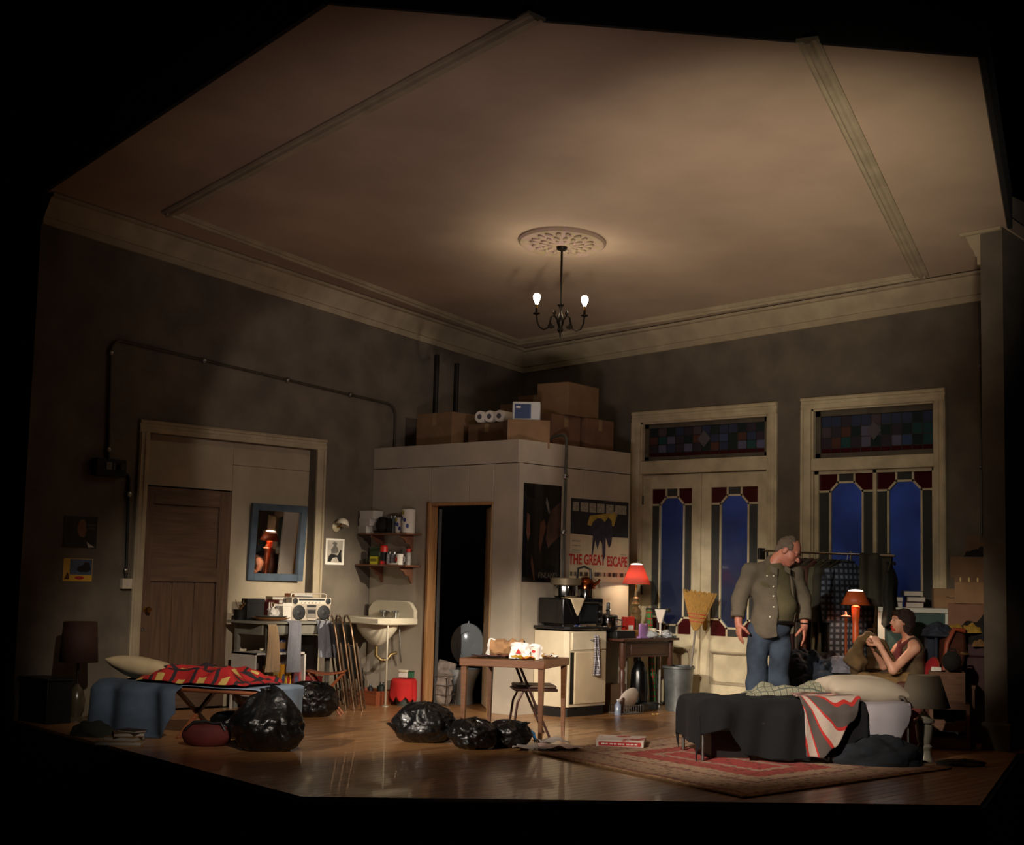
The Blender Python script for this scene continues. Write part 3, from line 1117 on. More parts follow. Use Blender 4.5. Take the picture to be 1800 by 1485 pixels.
conduit('corner_conduit', 'thin conduit running down the right wall beside the pier', [(p.x, -.02, ceil_z(p.x, 0)-.28), (p.x, -.02, .26)], .013, pipe_mat, [(p.x, -.02, 2.6), (p.x, -.02, 3.6)])
A, B, D = (2.05, -1.78, 2.93), (XB+.03, -1.78, 2.97), (XB+.03, -1.79, 1.40)
conduit('closet_conduit', 'steel conduit bent over the closet wall, between the two posters', [(2.0, -1.78, 2.80)]+bend((2.0, -1.78, 2.80), A, B, r=.07)+bend(A, B, D, r=.1)+[D], .016, mat('grey_pipe', (104, 104, 96), .4, .5, var=.2), [(XB+.03, -1.78, 2.5), (XB+.03, -1.79, 1.9)])

# mirror leaning out from the hall panel
t = thing('wall_mirror', 'mirror in a blue painted frame hung on the hall panel', 'mirror', (-.07, -3.80, 1.31), 0, rot=(0, math.radians(3.6), math.radians(-5)))
MBm = mat('blue_frame_paint', (58, 72, 86), .55, var=.2, scale=8)
fw, mh, mw = .075, .82, .70
for (y0, y1, z0, z1) in ((-mw/2, -mw/2+fw, 0, mh), (mw/2-fw, mw/2, 0, mh), (-mw/2+fw, mw/2-fw, 0, fw), (-mw/2+fw, mw/2-fw, mh-fw, mh)):
    MB().bx(-.02, .025, y0, y1, z0, z1).build('frame_bar', MBm, t, bevel=.004)
MB().bx(-.02, -.004, -mw/2+fw, mw/2-fw, fw, mh-fw).build('glass', mat('mirror_glass', (235, 235, 235), .02, 1., var=0), t)

# sconce
t = thing('wall_sconce', 'small unlit wall sconce with a white bell shade', 'sconce', (0, -3.03, 1.94), 0)
MB().lathe([(.055, 0), (.055, .012), (.03, .025), (0, .03)], (0, 0, -.02), 18, Matrix.Rotation(PI/2, 4, 'Y')).build('backplate', mat('ivory_plate', (168, 158, 128), .5), t)
MB().tube([(.02, 0, -.02), (.06, 0, -.02), (.085, .01, .01), (.09, .015, .04)], .008).build('arm', brass, t)
MB().lathe([(.075, 0), (.072, .02), (.055, .055), (.025, .075), (.012, .08)], (.09, .02, -.0), 20, Matrix.Rotation(math.radians(-18), 4, 'X'), cap=False).build('shade', mat('milk_glass', (214, 204, 184), .35), t, solid=.004)

# ---------------------------------------------------------------- far left lamp, bin, papers
shade_dark = mat('brown_shade', (60, 34, 22), .8, var=.1)
P = fl(105, 1262)
P.x = .45
P.y = -6.42
t = thing('standing_lamp', 'unlit lamp with a tall brown drum shade at the far left', 'lamp', P)
zt = up(115, 1092, P)
zb = up(115, 1163, P)
MB().lathe([(.0, 0), (.1, 0), (.1, .02), (.055, .05), (.075, .12), (.08, .2), (.06, .28), (.03, .32), (.02, .34)], n=24).build('base', mat('smoky_ceramic', (66, 58, 44), .25, var=.2), t)
MB().tube([(0, 0, .33), (0, 0, zb+.1)], .013).build('pole', dark_metal, t)
MB().lathe([(.172, zb), (.150, zt)], n=32, cap=False).build('shade', shade_dark, t, solid=.004)
P = fl(140, 1268)
t = thing('waste_bin', 'black bucket on the floor between the far left lamp and the cot', 'bin', (.85, -6.35, 0))
MB().lathe([(.0, .005), (.095, 0), (.14, .30), (.15, .31), (.142, .312), (.09, .02), (0, .015)], n=28).build('bucket', mat('black_plastic', (16, 16, 16), .4), t)
MB().tube([(-.14, 0, .3), (-.1, 0, .36), (0, 0, .38), (.1, 0, .36), (.14, 0, .3)], .006).build('handle', dark_metal, t)
t = thing('black_cabinet', 'low black cabinet in the shadow at the far left wall', 'cabinet', (.3, -6.62, 0))
MB().bx(-.24, .24, -.15, .1, .0, .38).build('body', mat('black_lacquer', (10, 10, 10), .5), t, bevel=.006)
MB().bx(-.26, .26, -.165, .11, .38, .4).build('top', MATS['black_lacquer'], t, bevel=.004)


def book(name, label, cat, loc, rz, w, d, h, m, group=None, tilt=0.):
    t_ = thing(name, label, cat, loc, group=group, rot=(tilt, 0, rz))
    c = MB().bx(-w/2, w/2, -d/2, d/2, 0, .004).bx(-w/2, w/2, -d/2, d/2, h-.004, h).bx(-w/2, -w/2+.004, -d/2, d/2, 0, h)
    c.build('cover', m, t_)
    MB().bx(-w/2+.004, w/2-.004, -d/2+.005, d/2-.005, .004, h-.004).build('pages', paper_pale, t_)
    return t_


bcol = [mat('book_%d' % i, c, .6, var=.15) for i, c in enumerate(((110, 40, 30), (120, 84, 46), (52, 60, 44), (150, 130, 96), (60, 46, 40), (86, 30, 28), (140, 110, 70), (44, 52, 66)))]
mz = 0.
labs = ['pale magazine at the bottom of the floor pile in front of the cot', 'tan paperback in the middle of the floor pile in front of the cot', 'brown paperback near the top of the floor pile in front of the cot', 'thin book on top of the floor pile in front of the cot']
P = fl(212, 1307)
for k, (w_, d_, h_, c, a) in enumerate(((.36, .26, .03, 3, .1), (.26, .2, .035, 6, -.2), (.24, .17, .03, 1, .35), (.2, .14, .02, 4, -.5))):
    book('floor_book', labs[k], 'book', (P.x+.02*k, P.y+.02*k, mz), RZ_FACE+a, w_, d_, h_, bcol[c], 'books piled in front of the cot')
    mz += h_
# dark crumpled clothes beside the books
def heap(name, label, cat, loc, rx, ry, rz_, m, seed, rot=0., amp=.18, fr=5., group=None, res=(40, 22), flatten=.0):
    mb_ = MB()

    def fn(u, v):
        th, ph = 2*PI*u, PI*.5*(1-v)
        sx_, sy_, sz_ = math.cos(th)*math.sin(PI/2-ph*0+0)*1, 0, 0
        r_ = math.cos(PI/2*v)
        x_, y_, z_ = r_*math.cos(th), r_*math.sin(th), math.sin(PI/2*v)
        d_ = 1+amp*nz((x_, y_, z_), fr*.45, seed)+amp*.6*abs(nz((x_, y_, z_), fr, seed+4))-amp*.15
        z2 = z_*d_
        return (x_*d_*rx, y_*d_*ry, max(0, z2*rz_))
    mb_.grid(fn, *res)
    o = mb_.build(name, m, None, loc, rot, sub=1)
    return tag(o, label, cat, group)


P = fl(165, 1292)
heap('dark_sweater', 'dark crumpled sweater on the floor left of the book pile', 'clothing', (P.x, P.y, 0), .22, .16, .12, mat('dark_green_knit', (36, 38, 30), .95, var=.3, bump=.3, bscale=60), 3, .3)

# ---------------------------------------------------------------- cot
P = fl(345, 1292)
RZC = RZ_FACE-.36
t = thing('camp_cot', 'folding camp cot with reddish wooden rails and crossed legs', 'cot', (P.x, P.y, 0), RZC)
LC, WC, HC = 1.56, .66, .41
cotw = wood('cot_wood', (120, 66, 40), (146, 86, 54), .5, 'x', 3)
canvas = mat('cot_canvas', (88, 86, 62), .9, var=.1)
for sy in (-1, 1):
    MB().tube([(-LC/2, sy*WC/2, HC), (LC/2, sy*WC/2, HC)], .019, 10).build('rail', cotw, t)
for xx in (-LC*.4, 0, LC*.36):
    for s in (-1, 1):
        MB().box((xx+s*.018, 0, HC/2), (.03, math.hypot(WC*.94, HC), .035), M=Matrix.Rotation(s*math.atan2(HC, WC*.94), 4, 'X')).build('leg', cotw, t, bevel=.004)
for xx in (-LC/2, LC/2):
    MB().tube([(xx, -WC/2, HC), (xx, WC/2, HC)], .014, 8).build('end_bar', cotw, t)
MB().grid(lambda u, v: (-LC/2+LC*u, -WC/2+WC*v, HC+.012-.035*math.sin(PI*v)), 12, 12).build('canvas', canvas, t, solid=.006)


def local(rootloc, rz, p):
    c, s = math.cos(rz), math.sin(rz)
    return Vector((rootloc[0]+c*p[0]-s*p[1], rootloc[1]+s*p[0]+c*p[1], rootloc[2]+p[2]))


def drape(name, label, cat, root, rz, x0, x1, w, top, hn, hf, m, seed=0., amp=.03, fr=9., nu=46, nv=46, thick=.008, parent=None, bulge=.02, under=.04, xhang=None):
    """blanket over a bed: local x along the bed, near edge y=-w/2. hn/hf: hang (function of x) at near / far side"""
    def fn(u, v):
        xx = x0+(x1-x0)*u
        a, b = hn(u), hf(u)
        s = -w/2-a+(w+a+b)*v
        z_ = top+bulge*nz((xx*3, s*3, 0), 1., seed)+bulge*.7*abs(nz((xx*6, s*6, 1), 1., seed))
        if s < -w/2:
            h_ = -w/2-s
            k = min(1., h_/.05)
            yy = -w/2-under*k-amp*k*(1+math.sin(fr*xx+seed+1.5*nz((xx, 0, 0), 2, seed)))-.02*k+.10*(k*h_*math.sin(5*xx+h_*4))
            zz = max(z_-h_, .008)
            xx = xx+.02*k*math.sin(fr*.7*xx+2*seed)
            return (xx, yy-max(0, h_-z_)*.7, zz)
        if s > w/2:
            h_ = s-w/2
            k = min(1., h_/.12)
            return (xx, w/2+under*k+amp*k*math.sin(fr*xx+seed), max(z_-h_, .008))
        zz = z_
        if xhang:
            pass
        return (xx, s, zz)
    mb_ = MB().grid(fn, nu, nv)
    o = mb_.build(name, m, parent, root if parent is None else (0, 0, 0), rz if parent is None else 0., solid=thick, sub=1, angle=180)
    if parent is None:
        tag(o, label, cat)
    return o


def pillow(name, label, root, rz, p, sx, sy, sz, m, tilt=0., seed=0.):
    def fn(u, v):
        a, b = u*2-1, v*2-1
        return (a, b)
    mb_ = MB()
    N = 20
    vs, fs = [], []
    for side in (1, -1):
        for j in range(N+1):
            for i in range(N+1):
                a, b = i/N*2-1, j/N*2-1
                q = max(0., (1-abs(a)**2.6)*(1-abs(b)**2.6))**.5
                pin = 1-.10*(1-abs(a*b))*(abs(a)**6+abs(b)**6)*.5
                zz = side*q*sz*(1+.12*nz((a, b, side), 1.8, seed))
                vs.append((a*sx*pin, b*sy*pin, zz+.01*nz((a*2, b*2, 0), 1, seed)))
    n1 = (N+1)*(N+1)
    for sd in (0, 1):
        for j in range(N):
            for i in range(N):
                k = sd*n1+j*(N+1)+i
                f = (k, k+1, k+N+2, k+N+1)
                fs.append(f if sd == 0 else f[::-1])
    mb_.add(vs, fs)
    me_o = mb_.build(name, m, None, local(root, rz, p), 0, sub=1, angle=180)
    me_o.rotation_euler = (tilt, 0, rz) if not isinstance(tilt, tuple) else (tilt[0], tilt[1], rz+tilt[2])
    return tag(me_o, label, 'pillow')


CR = (P.x, P.y, 0)
pillow('cot_pillow', 'cream pillow at the head of the cot', CR, RZC, (-.56, .08, HC+.11), .33, .25, .095, mat('cream_linen', (196, 176, 138), .9, var=.08, bump=.1, bscale=12), (-.25, .12, 0.))
denim_bl = mat('blue_blanket', (70, 84, 102), .95, var=.2, scale=5, bump=.2, bscale=20)
drape('blue_blanket', 'grey-blue blanket draped over the near side of the cot and onto the floor', 'blanket', CR, RZC, -.78, .08, WC, HC+.035, lambda u: .25+.38*math.sin(PI*min(1, u*.9+.12))**.8, lambda u: .04, denim_bl, 2., .045, 17., bulge=.03)
plaid_red = plaid('red_plaid', (176, 34, 34), (206, 172, 96), (44, 36, 40), 5, 3.2, wid=.36)
sheet_bl = mat('pale_blue_sheet', (136, 156, 178), .9, var=.08, bump=.12, bscale=12)
def foot_sheet(u, v):
    xx, yy = .05+(LC/2+.02-.05)*min(1, u/.55), -.37+.74*v
    drop = max(0, (u-.55)/.45)*.33
    z_ = HC+.032+.006*nz((u*5, v*5, 0))-drop
    if drop > 0:
        xx += .03+.02*math.sin(10*v+1)*min(1, drop*8)
    return (xx, yy+.02*math.sin(7*u)*drop, z_)


o = MB().grid(foot_sheet, 40, 26).build('blue_sheet', sheet_bl, None, CR, RZC, solid=.006, sub=1, angle=180)
tag(o, 'pale blue sheet hanging over the foot end of the cot', 'sheet')
tm = mat('mint_print', (150, 196, 180), .8, var=.05)
MB().prism([(-.1, -.03), (.12, -.045), (.11, .02), (-.09, .035)], .004, Matrix.Translation((LC/2+.062, .08, .14)) @ Matrix.Rotation(PI/2, 4, 'Z') @ Matrix.Rotation(PI/2, 4, 'X')).build('printed_band', tm, o)
Ms = Matrix.Translation(local(CR, RZC, (.84, -.16, .16))) @ Matrix.Rotation(RZC+PI/2*.55, 4, 'Z') @ Matrix.Rotation(PI/2-.15, 4, 'X')
tx = None


def rumple(name, label, cat, root, rz, x0, x1, y0, y1, z0, m, amp, seed, nu=44, nv=30, fr=3.2, thick=.01):
    def fn(u, v):
        q = min(1, 6*min(u, 1-u, v, 1-v)+.15)
        a = nz((u*fr, v*fr, seed), 1.3, seed)
        b = 1-abs(nz((u*fr*1.3, v*fr*1.3, seed), 1.2, seed+3))*2
        xx = x0+(x1-x0)*(u+.06*nz((v*3, u, 0), 1, seed+9))
        yy = y0+(y1-y0)*(v+.08*nz((u*3, v, 0), 1, seed+5))
        return (xx, yy, z0+amp*q*(.35+.5*max(0, b)+.5*a))
    o_ = MB().grid(fn, nu, nv).build(name, m, None, root, rz, solid=thick, sub=1, angle=180)
    return tag(o_, label, cat)


rumple('plaid_blanket', 'red plaid wool blanket thrown across the cot', 'blanket', CR, RZC, -.45, .68, -.37, .24, HC+.045, plaid_red, .15, 6.)


# ---------------------------------------------------------------- rubbish bags
bagm = mat('black_bin_liner', (16, 16, 17), .3, var=.2, bump=.5, bscale=22, coat=.15)


def trash_bag(label, loc, rx, ry, h, seed, rz=0., knot=None, tall=False):
    t_ = thing('rubbish_bag', label, 'bag', loc, rz)
    nu, nv = 56, 40

    def fn(u, v):
        th = 2*PI*u
        ph = PI*v
        z_ = -math.cos(ph)
        r_ = math.sin(ph)**.7
        if tall and z_ > 0:
            r_ *= 1-.5*z_
        c_, s_ = math.cos(th), math.sin(th)
        d = 1+.16*nz((c_, s_, z_), 1.5, seed)+.09*(1-2.4*abs(nz((c_*1.4, s_*1.4, z_*.8), 2.1, seed+7)))
        d += .05*(1-2.4*abs(nz((c_*3+z_*1.5, s_*3-z_, z_*1.2), 1.6, seed+3)))+.022*(1-2*abs(nz((c_*7+2*z_, s_*7, z_*3), 1.5, seed+5)))
        if z_ > .55:
            d += .05*math.sin(11*th+seed)*(z_-.55)
        zz = (z_+1)/2*h*(1+.16*nz((c_*1.3, s_*1.3, z_), 1.2, seed+11)+.05*(1-2*abs(nz((c_*4, s_*4, z_), 1.3, seed+2))))
        return (r_*c_*rx*d, r_*s_*ry*d, max(.0, zz*1.06-.06*h))
    MB().grid(fn, 84, 56).build('bag', bagm, t_, angle=180)
    if knot:
        k = Vector(knot)

        def kn_(u, v):
            th = 2*PI*u
            r_ = (.018+.028*v*v)*(1+.5*math.sin(5*th+seed))
            d_ = k.normalized()
            return tuple(k*(1+.0*v)+Vector((math.cos(th)*r_, math.sin(th)*r_, 0))+Vector((k.x*.12*v, k.y*.12*v, .06*v)))
        MB().grid(kn_, 24, 8).build('tied_neck', bagm, t_, solid=.003, angle=180)
    return t_


P = fl(470, 1318)
trash_bag('black rubbish bag standing at the foot of the cot', (P.x, P.y, 0), .27, .25, .46, 1., RZ_FACE, (-.02, 0, .42), True)
P = fl(412, 1296)
trash_bag('dark rubbish bag half hidden under the cot', (P.x, P.y, 0), .2, .16, .2, 4.5, RZ_FACE)
P = fl(548, 1256)
trash_bag('black rubbish bag on the floor in front of the grey side table', (P.x+.1, P.y-.1, 0), .24, .2, .31, 2.2, RZ_FACE, (.1, 0, .27))
P = fl(745, 1306)
trash_bag('largest black rubbish bag, on the open floor left of the card table', (P.x-.08, P.y+.08, 0), .245, .2, .31, 8.3, RZ_FACE, (-.24, -.02, .09))
P = fl(832, 1315)
trash_bag('black rubbish bag under the card table, the left one of a pair', (P.x, P.y, 0), .18, .17, .23, 5.7, RZ_FACE)
P = fl(888, 1312)
trash_bag('smaller black rubbish bag under the card table beside the blue wrapper', (P.x+.02, P.y+.02, 0), .17, .15, .2, 9.1, RZ_FACE, (.1, -.05, .15))
# red holdall under the cot
P = fl(362, 1311)
t = thing('red_holdall', 'dark red holdall with black straps lying in front of the cot', 'bag', (P.x, P.y, 0), RZ_FACE)
redcloth = mat('dark_red_canvas', (86, 24, 22), .8, var=.2, bump=.3, bscale=15)
MB().grid(lambda u, v: (lambda th, ph: (.2*math.sin(ph)**.5*math.cos(th)*(1+.06*nz((u*5, v*5, 0))), .1*math.sin(ph)**.5*math.sin(th), max(0, .085-.09*math.cos(ph)*(1+.1*nz((u*6, v*4, 2))))))(2*PI*u, PI*v), 36, 20).build('body', redcloth, t, sub=1, angle=180)
MB().tube([(-.16, -.06, .13), (-.1, -.05, .19), (0, -.04, .2), (.06, -.04, .18), (.12, -.05, .19), (.16, -.06, .13)], .012).build('strap', ink, t)
# cot-side walking stick and leg timber

# ---------------------------------------------------------------- grey side table, its load and what hangs on it
greyp = mat('grey_green_paint', (120, 116, 104), .6, var=.2, scale=5)
TY0, TY1, TX, TZ = -4.47, -3.44, .56, .9
t = thing('side_table', 'grey painted side table with a drawer against the hall panel', 'table', (0, 0, 0))
MB().prism([(.0, TY0+.02), (TX-.12, TY0+.02), (TX, TY0+.12), (TX, TY1), (0, TY1)], .028, Matrix.Translation((0, 0, TZ-.028))).build('top', greyp, t, bevel=.005)
for (xx, yy) in ((.06, TY0+.12), (TX-.06, TY0+.18), (.06, TY1-.08), (TX-.06, TY1-.06)):
    MB().lathe([(.028, 0), (.03, .05), (.026, .3), (.03, .6), (.034, TZ-.028)], (xx, yy, 0), 4, Matrix.Rotation(PI/4, 4, 'Z')).build('leg', greyp, t, angle=30)
MB().bx(TX-.07, TX-.05, TY0+.2, TY1-.08, TZ-.14, TZ-.028).build('apron', greyp, t)
dr = MB().bx(TX-.05, TX-.035, TY0+.26, TY1-.14, TZ-.13, TZ-.04).build('drawer_front', greyp, t, bevel=.003)
MB().lathe([(.008, 0), (.008, .015), (.018, .025), (0, .035)], (TX-.035, (TY0+TY1)/2+.3, TZ-.085), 12, Matrix.Rotation(PI/2, 4, 'Y')).build('knob', brass, dr)
MB().bx(.03, TX-.07, TY0+.1, TY0+.12, TZ-.14, TZ-.028).build('apron', greyp, t)

# boombox
t = thing('boombox', 'silver portable cassette radio with two round speakers on the grey side table', 'radio', (.36, -3.67, TZ), PI/2-.12)
silver = mat('silver_plastic', (178, 166, 150), .4, .25, var=.06)
spk = mat('speaker_black', (16, 16, 17), .6, var=.1)
MB().bx(-.245, .245, -.06, .06, .0, .245).build('body', silver, t, bevel=.008)
MB().bx(-.243, .243, -.063, -.06, .175, .24).build('upper_band', mat('silver_bright', (214, 202, 184), .35, .2, var=.03), t)
MB().bx(-.16, .16, -.066, -.063, .212, .232).build('tuning_scale', spk, t)
for sx in (-1, 1):
    s_ = MB().lathe([(.078, 0), (.078, .008), (.07, .012), (.035, .004), (.02, .01), (0, .012)], (sx*.155, -.06, .085), 24, Matrix.Rotation(PI/2, 4, 'X')).build('speaker', spk, t)
    MB().lathe([(.032, 0), (.032, .006), (.012, .008), (0, .01)], (sx*.205, -.063, .207), 18, Matrix.Rotation(PI/2, 4, 'X')).build('tweeter', spk, t)
MB().bx(-.06, .06, -.068, -.06, .03, .13).build('cassette_door', mat('silver_dark', (130, 122, 112), .4, .3), t, bevel=.003)  # darker silver than the body
MB().bx(-.045, .045, -.071, -.068, .075, .115).build('cassette_window', spk, t)
MB().bx(-.055, .055, -.068, -.06, .142, .165).build('level_meter', spk, t)
for k in range(6):
    MB().lathe([(.006, 0), (.006, .01), (0, .011)], (-.13+.045*k, -.063, .19), 10, Matrix.Rotation(PI/2, 4, 'X')).build('control_knob', steel, t)
MB().bx(-.05, .05, -.072, -.06, .008, .022).build('key_row', silver, t, bevel=.002)
MB().tube([(-.22, 0, .24), (-.22, 0, .275), (-.19, 0, .285), (.19, 0, .285), (.22, 0, .275), (.22, 0, .24)], .008).build('handle', silver, t)

# stack of books behind the radio
zz = TZ
stl = ['red book at the bottom of the stack behind the radio', 'brown book in the lower stack behind the radio', 'dark book in the middle of the stack behind the radio', 'tan book high in the stack behind the radio', 'dark red book near the top of the stack behind the radio', 'pale opened book on top of the stack behind the radio']
for k, (c, w_, d_, h_, a) in enumerate(((0, .28, .2, .05, .1), (1, .26, .2, .04, -.15), (4, .27, .18, .05, .2), (6, .24, .19, .035, -.1), (5, .25, .17, .04, .3), (3, .26, .18, .03, -.25))):
    book('stacked_book', stl[k], 'book', (.14+.008*(k % 2), -3.93+.01*k, zz), PI/2+a, w_, d_, h_, bcol[c], 'books stacked behind the radio')
    zz += h_
book('flat_book', 'orange brown book lying behind the radio, right of the stack', 'book', (.12, -3.61, TZ), PI/2, .26, .16, .28, mat('orange_board', (150, 84, 48), .6), None)
# plates / tray pile
t = thing('tray_stack', 'wooden tray with plates at the left end of the grey side table', 'tray', (.34, -4.14, TZ), PI/2)
MB().lathe([(0, 0), (.12, 0), (.19, .03), (.195, .035), (.185, .035), (.115, .008), (0, .008)], n=28, sx=1.15, sy=.8).build('tray', wood('tray_wood', (150, 96, 52), (170, 116, 66), .45, 'x', 4), t)
MB().lathe([(0, .01), (.11, .01), (.17, .045), (.16, .05), (.1, .02), (0, .02)], n=24, sx=1.1, sy=.78).build('plate', mat('dark_plate', (60, 62, 54), .4), t)
t = thing('black_box', 'black box file standing at the back of the grey side table', 'box', (.1, -4.2, TZ), PI/2)
MB().bx(-.11, .11, -.05, .05, 0, .22).build('body', ink, t, bevel=.004)
MB().bx(-.112, .112, -.052, .052, .17, .222).build('lid', ink, t, bevel=.003)
for k, (c, lb) in enumerate(((5, 'dark red upright paperback beside the black box'), (0, 'red upright paperback next to the crumpled paper'), (1, 'tan upright paperback between the red ones'))):
    book('upright_book', lb, 'book', (.13, -4.06+.03*k, TZ+.095), PI/2, .028, .14, .19, bcol[c], 'upright books by the black box').rotation_euler = (0, 0, PI/2)
    bpy.data.objects[-1] if False else None
for o in [o for o in COL.objects if o.name.startswith('upright_book')]:
    o.location.z = TZ
t = thing('plant_pot', 'small dark pot with dry stalks at the left end of the grey side table', 'pot', (.12, -4.38, TZ))
MB().lathe([(0, 0), (.05, 0), (.065, .1), (.07, .11), (.06, .11), (0, .1)], n=18).build('pot', ink, t)
for k in range(7):
    a = k*.9
    MB().tube([(0, 0, .1), (.03*math.cos(a), .03*math.sin(a), .14), (.055*math.cos(a), .055*math.sin(a), .15+.03*(k % 3))], .003, 5).build('stalk', bcol[1], t)
crumple_m = mat('crumpled_white', (196, 188, 178), .8, var=.08, bump=.5, bscale=14)


def crumple(name, label, cat, loc, r, m, seed, sz=1., sub=0):
    mb_ = MB()
    vs = []

    def fn(u, v):
        th, ph = 2*PI*u, PI*v
        p_ = (math.sin(ph)*math.cos(th), math.sin(ph)*math.sin(th), -math.cos(ph))
        d = 1+.35*nz(p_, 2.2, seed)-.25*abs(nz(p_, 4.5, seed+2))
        return (p_[0]*r*d, p_[1]*r*d, max(0, (p_[2]*d+.8)*r*sz))
    mb_.grid(fn, 26, 16)
    o_ = mb_.build(name, m, None, loc, 0, angle=25)
    return tag(o_, label, cat)


crumple('paper_bag', 'crumpled white paper behind the white carton on the grey side table', 'paper', (.22, -4.0, TZ), .085, crumple_m, 3.3)
t = thing('white_carton', 'white paper carton left of the radio', 'carton', (.34, -3.95, TZ), PI/2-.2)
MB().prism([(-.05, 0), (.05, 0), (.062, .15), (-.062, .15)], .08, Matrix(((1, 0, 0, 0), (0, 0, 1, -.04), (0, 1, 0, 0), (0, 0, 0, 1)))).build('body', mat('carton_white', (208, 200, 188), .7, var=.05), t, bevel=.003)
MB().bx(-.06, .06, -.042, -.036, .15, .185).build('flap', MATS['carton_white'], t)
t = thing('red_tin', 'small red tin at the right end of the grey side table', 'tin', (.40, -3.48, TZ), PI/2)
MB().bx(-.035, .04, -.04, .04, 0, .05).build('body', mat('brick_red', (140, 62, 40), .5, var=.1), t, bevel=.006)
MB().bx(-.037, .042, -.042, .042, .05, .062).build('lid', MATS['brick_red'], t, bevel=.004)
terry_b = mat('terry_beige', (180, 150, 114), .95, var=.08, bump=.4, bscale=70, sheen=.3)
terry_g = mat('terry_grey_blue', (122, 122, 130), .95, var=.08, bump=.4, bscale=70, sheen=.3)


def towel(label, y0, w, z1, ln, m, seed, taper=0., skew=0., over=.12):
    def fn(u, v):
        s = v*(over+ln)
        a = (u-.5)
        wd = w*(1-taper*(1-min(1, max(0, s-over)/ln)))
        yy = y0+a*wd+skew*max(0, s-over)
        fold = .014*math.sin(a*13+seed)+.012*math.sin(a*7+seed*2+4*v)
        if s < over:
            return (TX-.01-over+s, yy, z1+.006)
        h_ = s-over
        return (TX+.012+abs(fold)*.9+.01*min(1, h_*8), yy, z1-h_*(1+.1*skew*a*4))
    o_ = MB().grid(fn, 24, 34).build('hand_towel', m, None, (0, 0, 0), 0, solid=.008, sub=1, angle=180)
    return tag(o_, label, 'towel', 'towels hung over the grey side table')


towel('beige hand towel hung at the left corner of the grey side table', -4.30, .2, TZ-.03, .48, terry_b, 1., .45, 0., .02)
towel('grey blue hand towel hanging from the middle of the grey side table', -4.02, .19, TZ, .52, terry_g, 2.4, .15, .0)
towel('grey blue hand towel hanging at the right end of the grey side table', -3.62, .24, TZ, .38, terry_g, 5.1, .2, .08)
# white open shelf under the table with cereal packets
t = thing('white_shelf', 'white open shelf unit under the grey side table', 'shelf', (.3, -4.12, 0), PI/2)
wp = mat('white_melamine', (196, 188, 178), .5, var=.05)
MB().bx(-.33, -.31, -.2, .2, .14, .58).build('side', wp, t)
MB().bx(.31, .33, -.2, .2, .14, .58).build('side', wp, t)
MB().bx(-.31, .31, -.2, .2, .14, .165).build('shelf_board', wp, t)
MB().bx(-.33, .33, -.2, .2, .56, .58).build('shelf_board', wp, t)
MB().bx(-.31, .31, .19, .2, .165, .56).build('back', mat('mauve_board', (110, 92, 92), .7), t)
for sx in (-.32, .32):
    for sy in (-.19, .19):
        MB().bx(sx-.01, sx+.01, sy-.01, sy+.01, 0, .14).build('foot', wp, t)
cer = [((226, 196, 120), 'pale yellow cereal packet at the left of the white shelf'), ((214, 150, 40), 'orange cereal packet on the white shelf'), ((230, 190, 60), 'yellow cereal packet in the middle of the white shelf'), ((120, 60, 66), 'plum coloured packet on the white shelf'), ((150, 70, 74), 'dull red packet at the right of the white shelf')]
for k, (c, lb) in enumerate(cer):
    t = thing('cereal_packet', lb, 'packet', (.36+.02*(k % 2), -4.14+.085*k, .165), PI/2, 'packets on the white shelf')
    hh = (.27, .29, .26, .25, .22)[k]
    MB().bx(-.033, .033, -.09, .09, 0, hh).build('box', mat('packet_%d' % k, c, .55, var=.15, scale=20), t)
    MB().prism(ellp(0, hh*.5, .02, .05), .001, Matrix(((1, 0, 0, 0), (0, 0, -1, -.09), (0, 1, 0, 0), (0, 0, 0, 1)))).build('printed_motif', mat('packet_print_%d' % (k % 2), ((170, 40, 30), (70, 80, 110))[k % 2], .55), t)
t = thing('blue_tin', 'dark blue tin on top of the white shelf', 'tin', (.34, -4.0, .58))
MB().lathe([(0, 0), (.05, 0), (.05, .14), (.047, .145), (0, .145)], n=20).build('can', mat('navy_tin', (44, 46, 84), .4), t)
MB().lathe([(.0515, .03), (.0515, .1)], n=20, cap=False).build('label_band', mat('tin_band', (150, 110, 60), .5), t)
t = thing('storage_jar', 'brown jar with a pale lid on top of the white shelf', 'jar', (.34, -3.84, .58))
MB().lathe([(0, 0), (.045, 0), (.048, .02), (.048, .12), (.04, .14), (0, .14)], n=20).build('body', mat('brown_jar', (92, 46, 26), .3), t)
MB().lathe([(.043, .14), (.043, .2), (0, .2)], n=20).build('lid', mat('pale_lid', (190, 176, 140), .5), t)
t = thing('red_crate', 'dark red crate in the shadow under the right end of the grey side table', 'crate', (.28, -3.62, 0), PI/2)
rd = mat('crate_red', (110, 26, 26), .5)
MB().bx(-.12, .12, -.15, .15, 0, .02).bx(-.12, .12, -.15, -.14, .02, .3).bx(-.12, .12, .14, .15, .02, .3).bx(-.12, -.11, -.14, .14, .02, .3).bx(.11, .12, -.14, .14, .02, .3).build('body', rd, t)
MB().bx(-.125, .125, -.155, .155, .3, .32).build('lid', rd, t)
t = thing('black_suitcase', 'black suitcase standing against the wall under the grey side table', 'suitcase', (.18, -3.55, .32), PI/2)
MB().bx(-.14, .14, -.07, .07, .0, .42).build('shell', ink, t, bevel=.02)
MB().tube([(-.06, 0, .42), (-.06, 0, .45), (.06, 0, .45), (.06, 0, .42)], .008).build('handle', ink, t)

